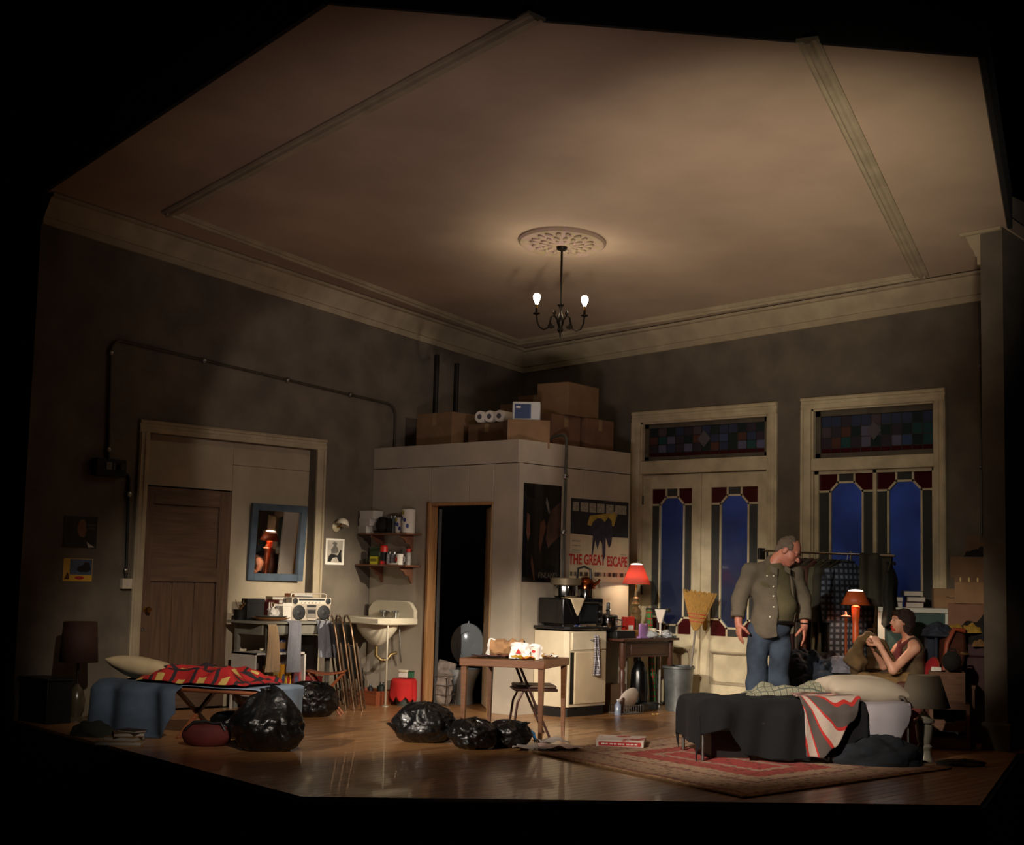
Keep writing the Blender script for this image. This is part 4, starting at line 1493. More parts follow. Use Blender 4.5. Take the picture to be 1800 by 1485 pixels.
# ---------------------------------------------------------------- folded metal chairs leaning by the sink, and a folding stool
def folded_chair(label, loc, rz, tilt, m, seatm):
    t_ = thing('folded_chair', label, 'chair', loc, group='folded metal chairs leaning on the left wall', rot=(tilt, 0, rz))
    w_, h_ = .22, .98
    arch = [(-w_, 0, 0), (-w_, 0, .75), (-w_*.96, 0, .86), (-w_*.7, 0, .95), (-w_*.3, 0, h_), (w_*.3, 0, h_), (w_*.7, 0, .95), (w_*.96, 0, .86), (w_, 0, .75), (w_, 0, 0)]
    MB().tube(arch, .011, 8).build('frame', m, t_)
    MB().tube([(-w_+.025, .035, .02), (-w_+.025, .035, .7)], .01, 8).build('leg', m, t_)
    MB().tube([(w_-.025, .035, .02), (w_-.025, .035, .7)], .01, 8).build('leg', m, t_)
    MB().tube([(-w_+.025, .035, .12), (w_-.025, .035, .12)], .008, 8).build('stretcher', m, t_)
    MB().tube([(-w_, 0, .2), (w_, 0, .2)], .008, 8).build('stretcher', m, t_)
    MB().bx(-w_+.02, w_-.02, -.012, .006, .68, .9).build('backrest', seatm, t_, bevel=.005)
    MB().bx(-w_+.035, w_-.035, .03, .06, .3, .66).build('seat', seatm, t_, bevel=.01)
    return t_


chm = mat('bronze_tube', (112, 88, 66), .35, .7, var=.15)
chs = mat('dark_vinyl', (48, 46, 44), .5, var=.1)
P = fl(612, 1246)
for k in range(3):
    q = Vector((P.x, P.y, 0))+RIGHT*(.085*k-.06)
    folded_chair(('folded metal chair leaning nearest the grey side table', 'folded metal chair in the middle of the three leaning ones', 'folded metal chair leaning nearest the basin')[k], q, RZ_FACE-PI/2+.28, .17, chm, chs)
P = fl(570, 1256)
t = thing('folding_stool', 'small folding stool with a curved wooden seat and crossed legs', 'stool', (P.x-.05, P.y+.05, 0), RZ_FACE)
stw = wood('stool_wood', (140, 72, 38), (166, 92, 52), .45, 'x', 4)
MB().grid(lambda u, v: (-.19+.38*u, -.12+.24*v, .43-.03*math.sin(PI*u)), 16, 8).build('seat', stw, t, solid=.016)
for yy in (-.1, .1):
    for s in (-1, 1):
        MB().tube([(s*.17, yy*(1-.1*s), .41), (-s*.17, yy*(1-.1*s), .0)], .011, 8).build('leg', stw, t)

# ---------------------------------------------------------------- basin on the closet wall
porc = mat('old_porcelain', (206, 196, 172), .2, var=.06, scale=4)
t = thing('wash_basin', 'old white porcelain basin on metal legs at the closet wall', 'basin', (.46, YA-.024, 0))
w2_, fy = .39, -.5
rim = [(-w2_, 0), (-w2_, fy+.1), (-w2_+.1, fy), (w2_-.1, fy), (w2_, fy+.1), (w2_, 0)]
MB().prism(rim, .075, Matrix.Translation((0, 0, .865))).build('slab', porc, t, bevel=.015)
bowl = MB()
bowl.lathe([(.02, .62), (.06, .64), (.15, .72), (.21, .80), (.23, .866)], (0, fy/2, 0), 28, sx=1.25, sy=.8)
bowl.build('bowl', porc, t)
bs = [(-w2_+.01, .93), (-w2_+.01, 1.02), (-w2_+.08, 1.10), (-w2_+.14, 1.12), (w2_-.14, 1.12), (w2_-.08, 1.10), (w2_-.01, 1.02), (w2_-.01, .93)]
MB().prism(bs, .05, Matrix(((1, 0, 0, 0), (0, 0, -1, 0), (0, 1, 0, 0), (0, 0, 0, 1)))).build('backsplash', porc, t, bevel=.012)
MB().ell((0, fy/2-.02, .942), (.25, .14, .004), 28, 6).build('bowl_shade_disc', mat('porcelain_shadow', (150, 140, 120), .25), t)  # darker disc painted as the shade in the bowl's hollow
for sx in (-1, 1):
    MB().tube([(sx*.10, -.07, .94), (sx*.10, -.07, .99), (sx*.10, -.12, 1.0)], .014).build('tap', steel, t)
    MB().bx(sx*.10-.035, sx*.10+.035, -.08, -.06, .995, 1.01).build('tap_handle', steel, t)
MB().tube([(-.02, -.05, .99), (.03, -.14, 1.0), (.05, -.16, .97)], .012).build('spout', steel, t)
for sx in (-1, 1):
    g_ = MB().tube([(sx*(w2_-.05), fy+.1, .865), (sx*(w2_-.05), fy+.1, .02)], .011).lathe([(.04, 0), (.04, .006), (.015, .02)], (sx*(w2_-.05), fy+.1, 0), 14)
    g_.build('leg', mat('painted_leg', (168, 158, 136), .4, .3), t)
MB().tube([(0, fy/2, .64), (0, fy/2, .52), (.03, fy/2+.05, .47), (.07, fy/2+.1, .47), (.09, fy/2+.13, .53), (.1, -.04, .55)], .02, 10).build('trap', mat('brass_trap', (140, 120, 80), .35, .7), t)
MB().tube([(.15, -.06, .9), (.18, -.06, .6), (.17, -.03, .45)], .007).build('supply_pipe', steel, t)
# under the basin
P = fl(660, 1241)
t = thing('wooden_tray_box', 'low reddish wooden box of bottles under the basin', 'box', (.42, -2.78, 0))
wb = wood('red_wood', (112, 56, 32), (140, 76, 46), .5, 'x', 4)
MB().bx(-.26, .26, -.17, .17, 0, .015).build('bottom', wb, t)
for a in ((-.26, .26, -.17, -.155), (-.26, .26, .155, .17), (-.26, -.245, -.155, .155), (.245, .26, -.155, .155)):
    MB().bx(*a, .015, .15).build('side', wb, t)


def bottle(name, label, cat, loc, r, h, m, capm, group=None, neck=.35):
    t_ = thing(name, label, cat, loc, group=group)
    MB().lathe([(0, 0), (r, 0), (r, h*(1-neck)), (r*.4, h*(1-neck*.55)), (r*.36, h*.95)], n=18).build('body', m, t_)
    MB().lathe([(r*.42, h*.93), (r*.42, h), (0, h)], n=14).build('cap', capm, t_)
    return t_


bottle('bottle', 'tall dark bottle under the basin', 'bottle', (.24, -2.78, .015), .04, .36, mat('dark_glass', (14, 14, 12), .1), ink)
for k, (xx, yy, r_, h_, c, lb) in enumerate(((.33, -2.86, .035, .16, (60, 64, 58), 'grey can lying low in the box under the basin'), (.46, -2.84, .03, .2, (30, 30, 34), 'black can in the box under the basin'), (.53, -2.74, .05, .22, (34, 42, 38), 'wide dark green can in the box under the basin'))):
    bottle('spray_can', lb, 'can', (xx, yy, .015), r_, h_, mat('can_%d' % k, c, .4), steel, 'cans in the box under the basin', .2)
t = thing('cleaning_bucket', 'bucket covered with a bright red cloth under the basin', 'bucket', (.80, -2.66, 0))
MB().lathe([(0, 0), (.08, 0), (.11, .26), (.115, .26), (.1, .25), (0, .24)], n=22).build('bucket', mat('pail_grey', (60, 66, 62), .5), t)
o = MB().grid(lambda u, v: ((lambda th, r_, z_: (r_*math.cos(th), r_*math.sin(th), z_))(2*PI*u, (.02+.12*min(1, v*2.2))*(1+.12*math.sin(5*2*PI*u)*max(0, v-.4)+.1*max(0, v-.45)), .285 if v < .4 else max(.05, .285-(v-.4)*(.36+.05*math.sin(9*u*6))))), 40, 16).build('red_cloth', mat('bright_red_cloth', (188, 30, 26), .85, var=.1, bump=.2, bscale=18), None, (.80, -2.66, 0), solid=.006, angle=180)
tag(o, 'bright red cloth draped over the bucket under the basin', 'cloth')
t = thing('scrub_brush', 'pale scrubbing brush and sponge on top of the red cloth', 'brush', (.80, -2.67, .30), .3)
MB().bx(-.06, .06, -.03, .03, .05, .085).build('handle', porc, t, bevel=.015)
MB().bx(-.05, .05, -.025, .025, .0, .05).build('bristles', paper, t, bevel=.004)
t = thing('sponge', 'green sponge on the bucket beside the scrubbing brush', 'sponge', (.88, -2.63, .30), .3)
MB().bx(-.03, .03, -.02, .02, .0, .06).build('foam', mat('sponge_green', (52, 104, 72), .9), t, bevel=.006)
MB().bx(-.03, .03, -.021, .021, .06, .07).build('scourer', mat('scourer_green', (30, 60, 40), .9), t)

# ================================================================ CLOSET WALL AND KITCHEN CORNER
shw = wood('shelf_wood', (104, 66, 48), (126, 82, 58), .5, 'x', 4)


def bracket(mb_, x, z, d=.19, h=.18, th=.022):
    pts = [(0, 0), (-d, 0), (-d, -.03), (-d*.72, -.05), (-d*.55, -.09), (-d*.28, -.1), (-d*.18, -h*.8), (-.012, -h), (0, -h)]
    mb_.prism(pts, th, Matrix(((0, 0, 1, x-th/2), (1, 0, 0, 0), (0, 1, 0, z), (0, 0, 0, 1))))
    return mb_


for zz, lb, x0 in ((1.865, 'upper wooden shelf on scrolled brackets on the closet wall', .06), (1.515, 'lower wooden shelf on scrolled brackets on the closet wall', .02)):
    t = thing('wall_shelf', lb, 'shelf', (0, YA, 0))
    MB().bx(x0, .84, -.23, 0, zz-.02, zz).build('board', shw, t, bevel=.004)
    for xx in (.22, .70):
        bracket(MB(), xx, zz-.02).build('bracket', shw, t)
SZ = 1.865
wht = mat('card_white', (200, 196, 188), .7, var=.04)
for k, (xx, w_, h_) in enumerate(((.09, .16, .08), (.12, .18, .08), (.14, .2, .09))):
    t = thing('white_box', ('bottom white card box of the three stacked on the upper shelf', 'middle white card box of the three stacked on the upper shelf', 'top white card box of the three stacked on the upper shelf')[k], 'box', (xx, YA-.13, SZ+sum((.08, .08, .09)[:k])), .12*(k-1), 'white boxes on the upper shelf')
    MB().bx(-w_/2, w_/2, -.08, .08, 0, h_-.002).build('carton', wht, t, bevel=.002)
    MB().bx(-w_/2-.002, w_/2+.002, -.082, .082, h_-.03, h_).build('lid', wht, t)
t = thing('black_pouch', 'black cloth bundle in the middle of the upper shelf', 'bundle', (.33, YA-.12, SZ))
MB().ell((0, 0, .085), (.085, .07, .088), 18, 12).build('body', mat('black_cloth', (20, 20, 19), .9, var=.2, bump=.5, bscale=15), t)
MB().ell((0, 0, .165), (.06, .05, .02), 14, 8).build('fold', MATS['black_cloth'], t)
t = thing('black_jar', 'black jar with a silver top on the upper shelf', 'jar', (.455, YA-.11, SZ))
MB().lathe([(0, 0), (.045, 0), (.045, .15), (.035, .165)], n=20).build('body', ink, t)
MB().lathe([(.037, .165), (.037, .19), (0, .19)], n=20).build('lid', steel, t)
t = thing('glass_jar', 'thin clear jar beside the printed canister', 'jar', (.535, YA-.13, SZ))
MB().lathe([(0, 0), (.028, 0), (.028, .15), (.02, .165), (.02, .18)], n=16).build('body', mat('grey_glass', (110, 116, 118), .15, var=.2), t)
MB().lathe([(.024, .175), (.024, .19), (0, .19)], n=16).build('lid', steel, t)
bluei = mat('blue_print', (58, 70, 130), .6)
ylw = mat('soft_yellow', (170, 160, 60), .6)
for k, (xx, r_, h_, lb) in enumerate(((.615, .055, .17, 'white canister with blue print, the shorter one on the upper shelf'), (.735, .075, .26, 'tall white paper roll with blue and yellow print on the upper shelf'))):
    t = thing('printed_canister', lb, 'canister', (xx, YA-.12+.01*k, SZ), 0)
    MB().lathe([(0, 0), (r_, 0), (r_, h_), (r_*.35, h_), (r_*.33, h_-.02), (0, h_-.02)], n=24).build('roll', paper, t)
    for j in range(5):
        a = -PI/2+(-.8, -.3, .25, .7, -.05)[j]
        zz = h_*(.5, .62, .55, .3, .85)[j]
        MB().prism(ellp(0, 0, .018, .024, 8), .002, Matrix.Translation((r_*math.cos(a), r_*math.sin(a), zz)) @ Matrix.Rotation(a+PI/2, 4, 'Z') @ Matrix.Rotation(PI/2, 4, 'X')).build('printed_motif', (bluei, bluei, bluei, bluei, ylw)[j], t)
SZ = 1.515
t = thing('green_card', 'pale green card leaning on the wall at the left of the lower shelf', 'card', (.13, YA-.04, SZ), 0)
MB().bx(-.08, .08, -.012, .0, 0, .2).build('sheet', mat('sage_green', (92, 116, 84), .8), t)
MB().bx(-.075, .075, -.03, -.012, 0, .012).build('foot_strip', MATS['sage_green'], t)
t = thing('yellow_packet', 'small bright yellow packet on the lower shelf', 'packet', (.26, YA-.15, SZ), .1)
MB().bx(-.055, .055, -.03, .03, 0, .09).build('box', mat('acid_yellow', (190, 180, 36), .6), t)
MB().bx(-.045, .045, -.032, -.03, .035, .065).build('printed_panel', mat('olive_print', (110, 100, 30), .6), t)
t = thing('red_black_can', 'red spray can with a black band on the lower shelf', 'can', (.385, YA-.14, SZ))
redb = mat('signal_red', (196, 40, 32), .4)
MB().lathe([(0, 0), (.042, 0), (.042, .19), (.035, .2)], n=20).build('body', ink, t)
MB().lathe([(.036, .14), (.044, .14), (.044, .2), (.03, .215), (0, .215)], n=20).build('cap', redb, t)
MB().lathe([(.043, .0), (.043, .04)], n=20, cap=False).build('foot_band', redb, t)
for k, (xx, lb) in enumerate(((.49, 'left one of two grey printed jars on the lower shelf'), (.565, 'right one of two grey printed jars on the lower shelf'))):
    t = thing('spice_jar', lb, 'jar', (xx, YA-.15, SZ), 0, 'grey jars on the lower shelf')
    MB().lathe([(0, 0), (.035, 0), (.035, .11), (.028, .12)], n=16).build('body', mat('grey_jar', (130, 128, 130), .3, var=.4, scale=40), t)
    MB().lathe([(.03, .12), (.03, .14), (0, .14)], n=16).build('lid', steel, t)
t = thing('patterned_mug', 'cream mug of brushes with a red design on the lower shelf', 'mug', (.665, YA-.15, SZ))
MB().lathe([(0, 0), (.042, 0), (.046, .12), (.042, .12), (.038, .01), (0, .01)], n=22).build('body', paper, t)
MB().tube([(.045, 0, .09), (.075, 0, .085), (.075, 0, .04), (.043, 0, .03)], .006).build('handle', paper, t)
MB().prism(ellp(0, 0, .018, .028, 10), .002, Matrix.Translation((-.015, -.044, .06)) @ Matrix.Rotation(PI/2, 4, 'X')).build('printed_motif', redp, t)
for a in (-.4, .2, .6):
    MB().tube([(0, 0, .02), (.03*a, .01, .17)], .004, 6).build('brush', ink, t)
t = thing('red_topped_tube', 'slim bottle with a dark red cap at the right of the lower shelf', 'bottle', (.775, YA-.13, SZ))
MB().lathe([(0, 0), (.028, 0), (.028, .13), (.02, .14)], n=16).build('body', mat('grey_label', (150, 144, 138), .5, var=.3, scale=30), t)
MB().lathe([(.026, .14), (.026, .18), (0, .185)], n=16).build('cap', redp, t)
t = thing('dish_cloth', 'folded white cloth lying at the front edge of the lower shelf', 'cloth', (.63, YA-.2, SZ))
MB().bx(-.07, .09, -.022, .018, 0, .012).bx(-.06, .08, -.02, .016, .012, .02).build('fold', paper, t, bevel=.004)

# toilet and waste basket seen through the door
t = thing('toilet', 'white toilet with its seat raised inside the dark bathroom', 'toilet', (1.0, -1.95, 0), .62)
pt = mat('toilet_china', (176, 180, 180), .15, var=.03)
MB().lathe([(.0, 0), (.13, 0), (.12, .12), (.15, .25), (.2, .36), (.205, .385), (.16, .385), (.1, .25), (0, .22)], n=28, sx=.95, sy=1.25).build('bowl', pt, t)
MB().tube([(0, .3, .3), (0, .32, .9)], .02, 10).build('flush_pipe', steel, t)
ringp = MB()
N = 32
vs_, fs_ = [], []
for k in range(N):
    a = 2*PI*k/N
    for r_, y_ in ((1., .0), (.62, .0), (.62, .022), (1., .022)):
        vs_.append((.19*r_*math.cos(a), .235+y_+.0*r_, .64+.235*r_*math.sin(a)))
for k in range(N):
    for j in range(4):
        fs_.append((k*4+j, k*4+(j+1) % 4, ((k+1) % N)*4+(j+1) % 4, ((k+1) % N)*4+j))
ringp.add(vs_, fs_)
ringp.build('seat', pt, t)
MB().lathe([(0, 0), (.195, 0), (.2, .012), (.19, .02), (0, .02)], (0, .275, .64), 32, Matrix.Rotation(PI/2, 4, 'X') , sx=.98, sy=1.2).build('lid', pt, t)
t = thing('waste_basket', 'wire basket full of paper beside the toilet', 'basket', (.98, -2.27, 0), .4)
wire = mat('wire_grey', (110, 106, 100), .4, .6)
mbw = MB()
for sx, sy in ((-.14, -.12), (.14, -.12), (.14, .12), (-.14, .12)):
    mbw.tube([(sx*.9, sy*.9, 0), (sx, sy, .32)], .007, 6)
for zz in (.01, .12, .22, .32):
    k = .9+.1*zz/.32
    mbw.tube([(-.14*k, -.12*k, zz), (.14*k, -.12*k, zz), (.14*k, .12*k, zz), (-.14*k, .12*k, zz), (-.14*k, -.12*k, zz)], .004, 6)
mbw.build('wire_frame', wire, t)
pm = mat('crumpled_news', (128, 116, 106), .9, var=.4, scale=14, bump=.6, bscale=18)
MB().grid(lambda u, v: (lambda th, ph: (.13*math.sin(ph)**.4*math.cos(th)*(1+.15*nz((u*7, v*6, 1))), .11*math.sin(ph)**.4*math.sin(th)*(1+.15*nz((u*7, v*6, 4))), .17-.17*math.cos(ph)))(2*PI*u, PI*v), 30, 20).build('paper_fill', pm, t, angle=25)
MB().bx(-.09, .11, -.0, .012, .0, .2).build('sheet', pm, t, loc=(.01, 0, .3), rot=(-.5, .25, .3))

# ---------------------------------------------------------------- load on top of the closet
card = [mat('carton_%d' % i, c, .85, var=.12, scale=5) for i, c in enumerate(((122, 94, 66), (108, 82, 58), (134, 104, 74), (116, 84, 64)))]
tapem = mat('carton_tape', (140, 116, 84), .4)


def carton(label, loc, rz, w, d, h, c, open_=False, group=None, hand=False, tape=True, name='carton'):
    t_ = thing(name, label, 'carton', loc, rz, group)
    MB().bx(-w/2, w/2, -d/2, d/2, 0, h).build('body', card[c], t_, bevel=.004)
    if tape:
        MB().bx(-.03, .03, -d/2-.001, d/2+.001, h*.7, h+.001).build('tape', tapem, t_)
    MB().bx(-w/2, -.002, -d/2, d/2, h, h+.003).build('flap', card[c], t_)
    MB().bx(.002, w/2, -d/2, d/2, h, h+.003).build('flap', card[c], t_)
    return t_


GB = 'cartons on top of the closet'
RT = 2.78


def rooft(px, py, h):
    return fl(px, py, h)


carton('brown carton at the left end of the closet roof', (.62, -1.95, RT), 0.05, .55, .42, .47, 0, group=GB)
carton('low brown carton carrying the paper rolls', (1.30, -1.8, RT), .05, .55, .4, .33, 1, group=GB)
carton('carton behind the paper rolls', (1.15, -1.2, RT), .05, .42, .4, .62, 1, group=GB)
carton('plain brown carton under the blue and white pack at the closet corner', (2.0, -2.1, RT), PI/4+.1, .46, .36, .30, 2, group=GB, tape=False)
carton('large reddish carton on the closet roof, left of the two under the top one', (1.85, -1.50, RT), PI/2-.05, .46, .42, .42, 3, group=GB)
carton('large reddish carton nearest the french doors on the closet roof', (1.90, -.98, RT), PI/2, .48, .42, .42, 3, group=GB)
carton('topmost carton with worn print stacked above the two reddish ones', (1.88, -1.28, RT+.426), PI/2+.12, .62, .42, .36, 0, group=GB, tape=False)
carton('dark carton at the back of the closet roof beside the topmost one', (1.2, -.9, RT), .1, .5, .4, .75, 1, group=GB)
t = thing('paper_roll_pack', 'pack of three white paper rolls lying on a carton', 'rolls', (1.36, -1.9, RT+.336), RZ_FACE*.25)
for k in range(3):
    r_ = MB().lathe([(.02, -.13), (.062, -.13), (.066, -.12), (.066, .12), (.062, .13), (.02, .13)], (-.14+.128*k, 0, .067), 24, Matrix.Rotation(PI/2, 4, 'X'), cap=False).build('roll', paper, t)
    MB().lathe([(0, 0), (.03, 0), (.03, .004), (0, .004)], (-.14+.128*k, -.127, .067), 12, Matrix.Rotation(PI/2, 4, 'X')).build('core', mat('core_shadow', (80, 78, 84), .8), r_)  # grey disc painted as the shade inside the roll's hole
t = thing('tissue_pack', 'white plastic pack with a blue panel on the corner carton', 'pack', (2.0, -2.1, RT+.304), RZ_FACE-.05)
MB().bx(-.15, .15, -.12, .12, 0, .2).build('pack', mat('shrink_wrap', (196, 198, 196), .25, var=.05, bump=.3, bscale=12), t, bevel=.012)
MB().bx(-.125, .05, -.124, -.12, .02, .175).build('blue_panel', mat('pack_blue', (44, 62, 104), .4), t)
MB().bx(-.11, -.06, -.126, -.124, .13, .15).build('printed_mark', paper, t)

# ---------------------------------------------------------------- posters on the closet side
t = thing('tall_poster', 'tall glossy dark poster of pale limbs on the closet wall', 'poster', (XB+.004, (-2.42-1.815)/2, 1.365), PI/2)
w_, h_ = .60, 1.03
MB().bx(-w_/2, w_/2, -.002, .002, 0, h_).build('sheet', mat('gloss_black_poster', (10, 9, 9), .18, var=.3, bump=.35, bscale=4, coat=.4), t)
PT = Matrix(((1, 0, 0, 0), (0, 0, -1, -.002), (0, 1, 0, 0), (0, 0, 0, 1)))
for nm_, pts_, m_ in (('printed_limb', [(-.03, .62), (.03, .66), (.06, .58), (.03, .5), (-.01, .38), (-.03, .29), (-.05, .4), (-.04, .52)], mat('poster_skin', (92, 58, 42), .4, var=.4, scale=8)),
                      ('printed_limb', [(.08, .6), (.13, .76), (.29, .86), (.29, .5), (.17, .42), (.1, .36), (.06, .45)], mat('poster_skin2', (80, 56, 46), .4, var=.5, scale=6)),
                      ('printed_limb', [(-.24, .72), (-.2, .7), (-.19, .5), (-.22, .42), (-.25, .5)], MATS['poster_skin']),
                      ('pale_streak', [(.06, .9), (.08, .86), (.12, .74), (.1, .72), (.05, .84)], mat('poster_pale_grey', (120, 116, 110), .3, var=.4)),  # narrow streaks paler than the dark sheet
                      ('pale_streak', [(-.16, .3), (-.13, .2), (-.1, .02), (-.12, .02), (-.17, .2)], MATS['poster_skin'])):
    MB().prism(pts_, .0012, PT).build(nm_, m_, t)
text_mesh('lettering', 'FINLAND', .085, mat('dim_lettering', (104, 98, 90), .4), t, Matrix.Translation((.1, -.004, .07)) @ Matrix.Rotation(PI/2, 4, 'X'), .0006, .85)
t = thing('film_poster', 'pale film poster with red lettering beside the red lamp', 'poster', (XB+.004, (-1.66-.655)/2, 1.38), PI/2)
w_, h_ = 1.0, .90
cream_poster = mat('poster_cream', (196, 182, 150), .55, var=.06)
MB().bx(-w_/2, w_/2, -.002, .002, 0, h_).build('sheet', cream_poster, t)
dkp2 = mat('poster_dark', (26, 26, 34), .5, var=.4, scale=10)
for nm_, pts_, m_ in (('printed_band', [(-.5, .52), (.0, .5), (.5, .5), (.5, .9), (-.5, .9)], dkp2),
                      ('printed_flash', [(-.22, .62), (-.18, .72), (.12, .76), (.32, .8), (.24, .62), (.05, .66), (-.1, .6)], mat('poster_yellow', (176, 150, 60), .5, var=.2)),
                      ('printed_group', [(-.2, .54), (-.12, .66), (-.05, .7), (.02, .7), (.08, .66), (.14, .72), (.2, .68), (.22, .55), (.2, .42), (.16, .38), (.1, .5), (.1, .3), (.06, .22), (.04, .42), (-.0, .46), (-.04, .36), (-.08, .46), (-.12, .3), (-.14, .28), (-.12, .5)], mat('poster_figures', (44, 38, 56), .5, var=.5, scale=14))):
    MB().prism(pts_, .0012 if nm_ == 'printed_band' else .002 if nm_ == 'printed_flash' else .0028, PT).build(nm_, m_, t)
for k in range(6):
    xa = -.47+(.0, .13, .28, .41, .57, .73)[k]
    MB().bx(xa, xa+(.1, .13, .11, .13, .13, .2)[k], -.0045, -.002, .76, .86).build('name_panel', mat('poster_grey', (146, 140, 124), .5, var=.3, scale=40), t)
Mt = lambda x_, z_: Matrix.Translation((x_, -.0035, z_)) @ Matrix.Rotation(PI/2, 4, 'X')
text_mesh('lettering', 'THE GREAT', .155, redp, t, Mt(-.21, .235), .0008, .76, bold=.004)
text_mesh('lettering', 'ESCAPE', .155, redp, t, Mt(.31, .225), .0008, .70, bold=.004)
MB().bx(-.49, .49, -.0032, -.0022, .06, .105).build('small_print', mat('poster_small_print', (66, 56, 50), .5, var=.5, scale=26, c2=(176, 160, 132), stretch=(1, 1, .05), contrast=(.48, .52)), t)
for k in range(3):
    MB().bx(-.47, -.33, -.0035, -.002, .43-.05*k, .445-.05*k).build('printed_line', MATS['poster_grey'], t)
MB().bx(-.49, -.34, -.0035, -.002, .31, .32).build('printed_line', MATS['poster_grey'], t)
MB().bx(.36, .48, -.0035, -.002, .305, .315).build('printed_line', MATS['poster_grey'], t)

# ---------------------------------------------------------------- white kitchen cabinet
cab = mat('enamel_cream', (214, 200, 170), .4, var=.06)
K0, K1, KX, KH = -2.20, -1.56, 2.72, .92
t = thing('kitchen_cabinet', 'cream kitchen cabinet with a drawer and an open door below', 'cabinet', (0, 0, 0))
MB().prism([(XB+.005, K0), (KX-.04, K0), (KX, K0+.04), (KX, K1), (XB+.005, K1)], KH-.05-.1, Matrix.Translation((0, 0, .1))).build('body', cab, t, bevel=.004)
MB().prism([(XB+.005, K0+.02), (KX-.07, K0+.02), (KX-.03, K0+.06), (KX-.03, K1), (XB+.005, K1)], .1).build('plinth', ink, t)
MB().prism([(XB+.002, K0-.02), (KX-.02, K0-.02), (KX+.025, K0+.02), (KX+.025, K1+.02), (XB+.002, K1+.02)], .03, Matrix.Translation((0, 0, KH-.03))).build('worktop', mat('black_worktop', (24, 24, 26), .25, coat=.3), t, bevel=.006)
MB().bx(KX, KX+.018, K0+.07, K1-.02, .68, .86).build('drawer', cab, t, bevel=.005)
d_ = MB().bx(KX, KX+.018, K0+.12, K1-.02, .13, .655).build('door', mat('enamel_tan', (204, 184, 150), .45, var=.05), t, bevel=.005)
MB().bx(KX-.002, KX+.004, K0+.06, K0+.115, .13, .655).build('gap_shade_strip', ink, t)  # black strip painted as the shade in the door gap
MB().tube([(KX+.018, K0+.36, .78), (KX+.045, K0+.36, .78), (KX+.045, K0+.44, .78), (KX+.018, K0+.44, .78)], .006).build('handle', steel, t)
o = MB().grid(lambda u, v: (KX+.05+.02*math.sin(9*u+3*v), K0+.40+(u-.5)*(.06+.1*abs(v-.15))+.05*v, .83-.42*v), 12, 24).build('kitchen_towel', plaid('towel_check', (60, 52, 62), (140, 134, 140), (200, 196, 196), 3, 9, wid=.5), None, solid=.012, sub=1, angle=180)
tag(o, 'checked dark and white tea towel hung from the drawer of the cream cabinet', 'towel')
# toaster oven
t = thing('toaster_oven', 'black toaster oven on top of the cream cabinet', 'oven', (XB+.24, -1.90, KH), PI/2-.1)
blk = mat('black_enamel', (14, 14, 15), .25, coat=.3)
MB().bx(-.29, .29, -.19, .19, .02, .29).build('body', blk, t, bevel=.012)
MB().bx(-.06, .21, -.196, -.19, .05, .26).build('glass_door', mat('oven_glass', (30, 32, 33), .08), t, bevel=.004)
MB().tube([(-.04, -.2, .245), (-.04, -.22, .245), (.19, -.22, .245), (.19, -.2, .245)], .006).build('handle', steel, t)
for k in range(3):
    MB().lathe([(.02, 0), (.018, .018), (0, .02)], (.25, -.19, .07+.08*k), 14, Matrix.Rotation(PI/2, 4, 'X')).build('dial', steel, t)
for sx in (-.25, .25):
    for sy in (-.15, .15):
        MB().lathe([(.015, 0), (.015, .02)], (sx, sy, 0), 10).build('foot', ink, t)
chrome = mat('polished_steel', (190, 188, 184), .12, 1., var=.05)
t = thing('steel_pot', 'polished steel pot with a pale wide rim on the toaster oven', 'pot', (XB+.25, -2.0, KH+.29))
MB().lathe([(0, 0), (.11, 0), (.13, .02), (.132, .12), (.128, .13)], n=28).build('body', chrome, t)
MB().lathe([(.128, .13), (.16, .135), (.165, .2), (.16, .205), (.12, .14)], n=28).build('steamer_rim', mat('dull_steel', (128, 116, 92), .4, .6), t)
t = thing('copper_kettle', 'copper kettle with a black handle on the toaster oven', 'kettle', (XB+.27, -1.70, KH+.29), .3)
cop = mat('copper', (160, 84, 48), .2, 1., var=.1)
MB().lathe([(0, 0), (.085, 0), (.09, .03), (.088, .09)], n=24).build('lower_body', chrome, t)
MB().lathe([(.09, .09), (.105, .1), (.1, .15), (.07, .2), (.03, .22), (0, .225)], n=24).build('upper_body', cop, t)
MB().tube([(.08, 0, .13), (.14, 0, .17), (.16, 0, .2)], [.022, .015, .012]).build('spout', cop, t)
MB().tube([(.06, 0, .2), (.05, 0, .30), (-.02, 0, .33), (-.09, 0, .31), (-.1, 0, .2)], .013).build('handle', ink, t)
o = MB().grid(lambda u, v: (.0+.12*(u-.5)*2*(1-.95*v), -.2-.004, .02-.2*v) if v > .1 else (.12*(u-.5)*2, -.2+.12*(1-v*10), .004), 10, 16).build('paper_cloth', mat('cream_cloth', (206, 186, 150), .9), None, (XB+.24, -1.93, KH+.29), PI/2-.1, solid=.004, angle=180)
o.location = Vector((XB+.25, -2.02, KH+.288))
tag(o, 'pointed cream cloth hanging over the front of the toaster oven', 'cloth')
t = thing('folded_leaflet', 'white and blue leaflet at the front edge of the black worktop', 'paper', (KX-.06, -1.93, KH), PI/2+.3)
MB().prism([(-.08, -.03), (.08, -.04), (.09, .03), (-.06, .04)], .006).build('sheet', paper, t)
MB().prism([(-.1, -.02), (-.02, -.03), (-.03, .03), (-.09, .02)], .008, Matrix.Translation((0, 0, .004))).build('blue_sheet', bluei, t)

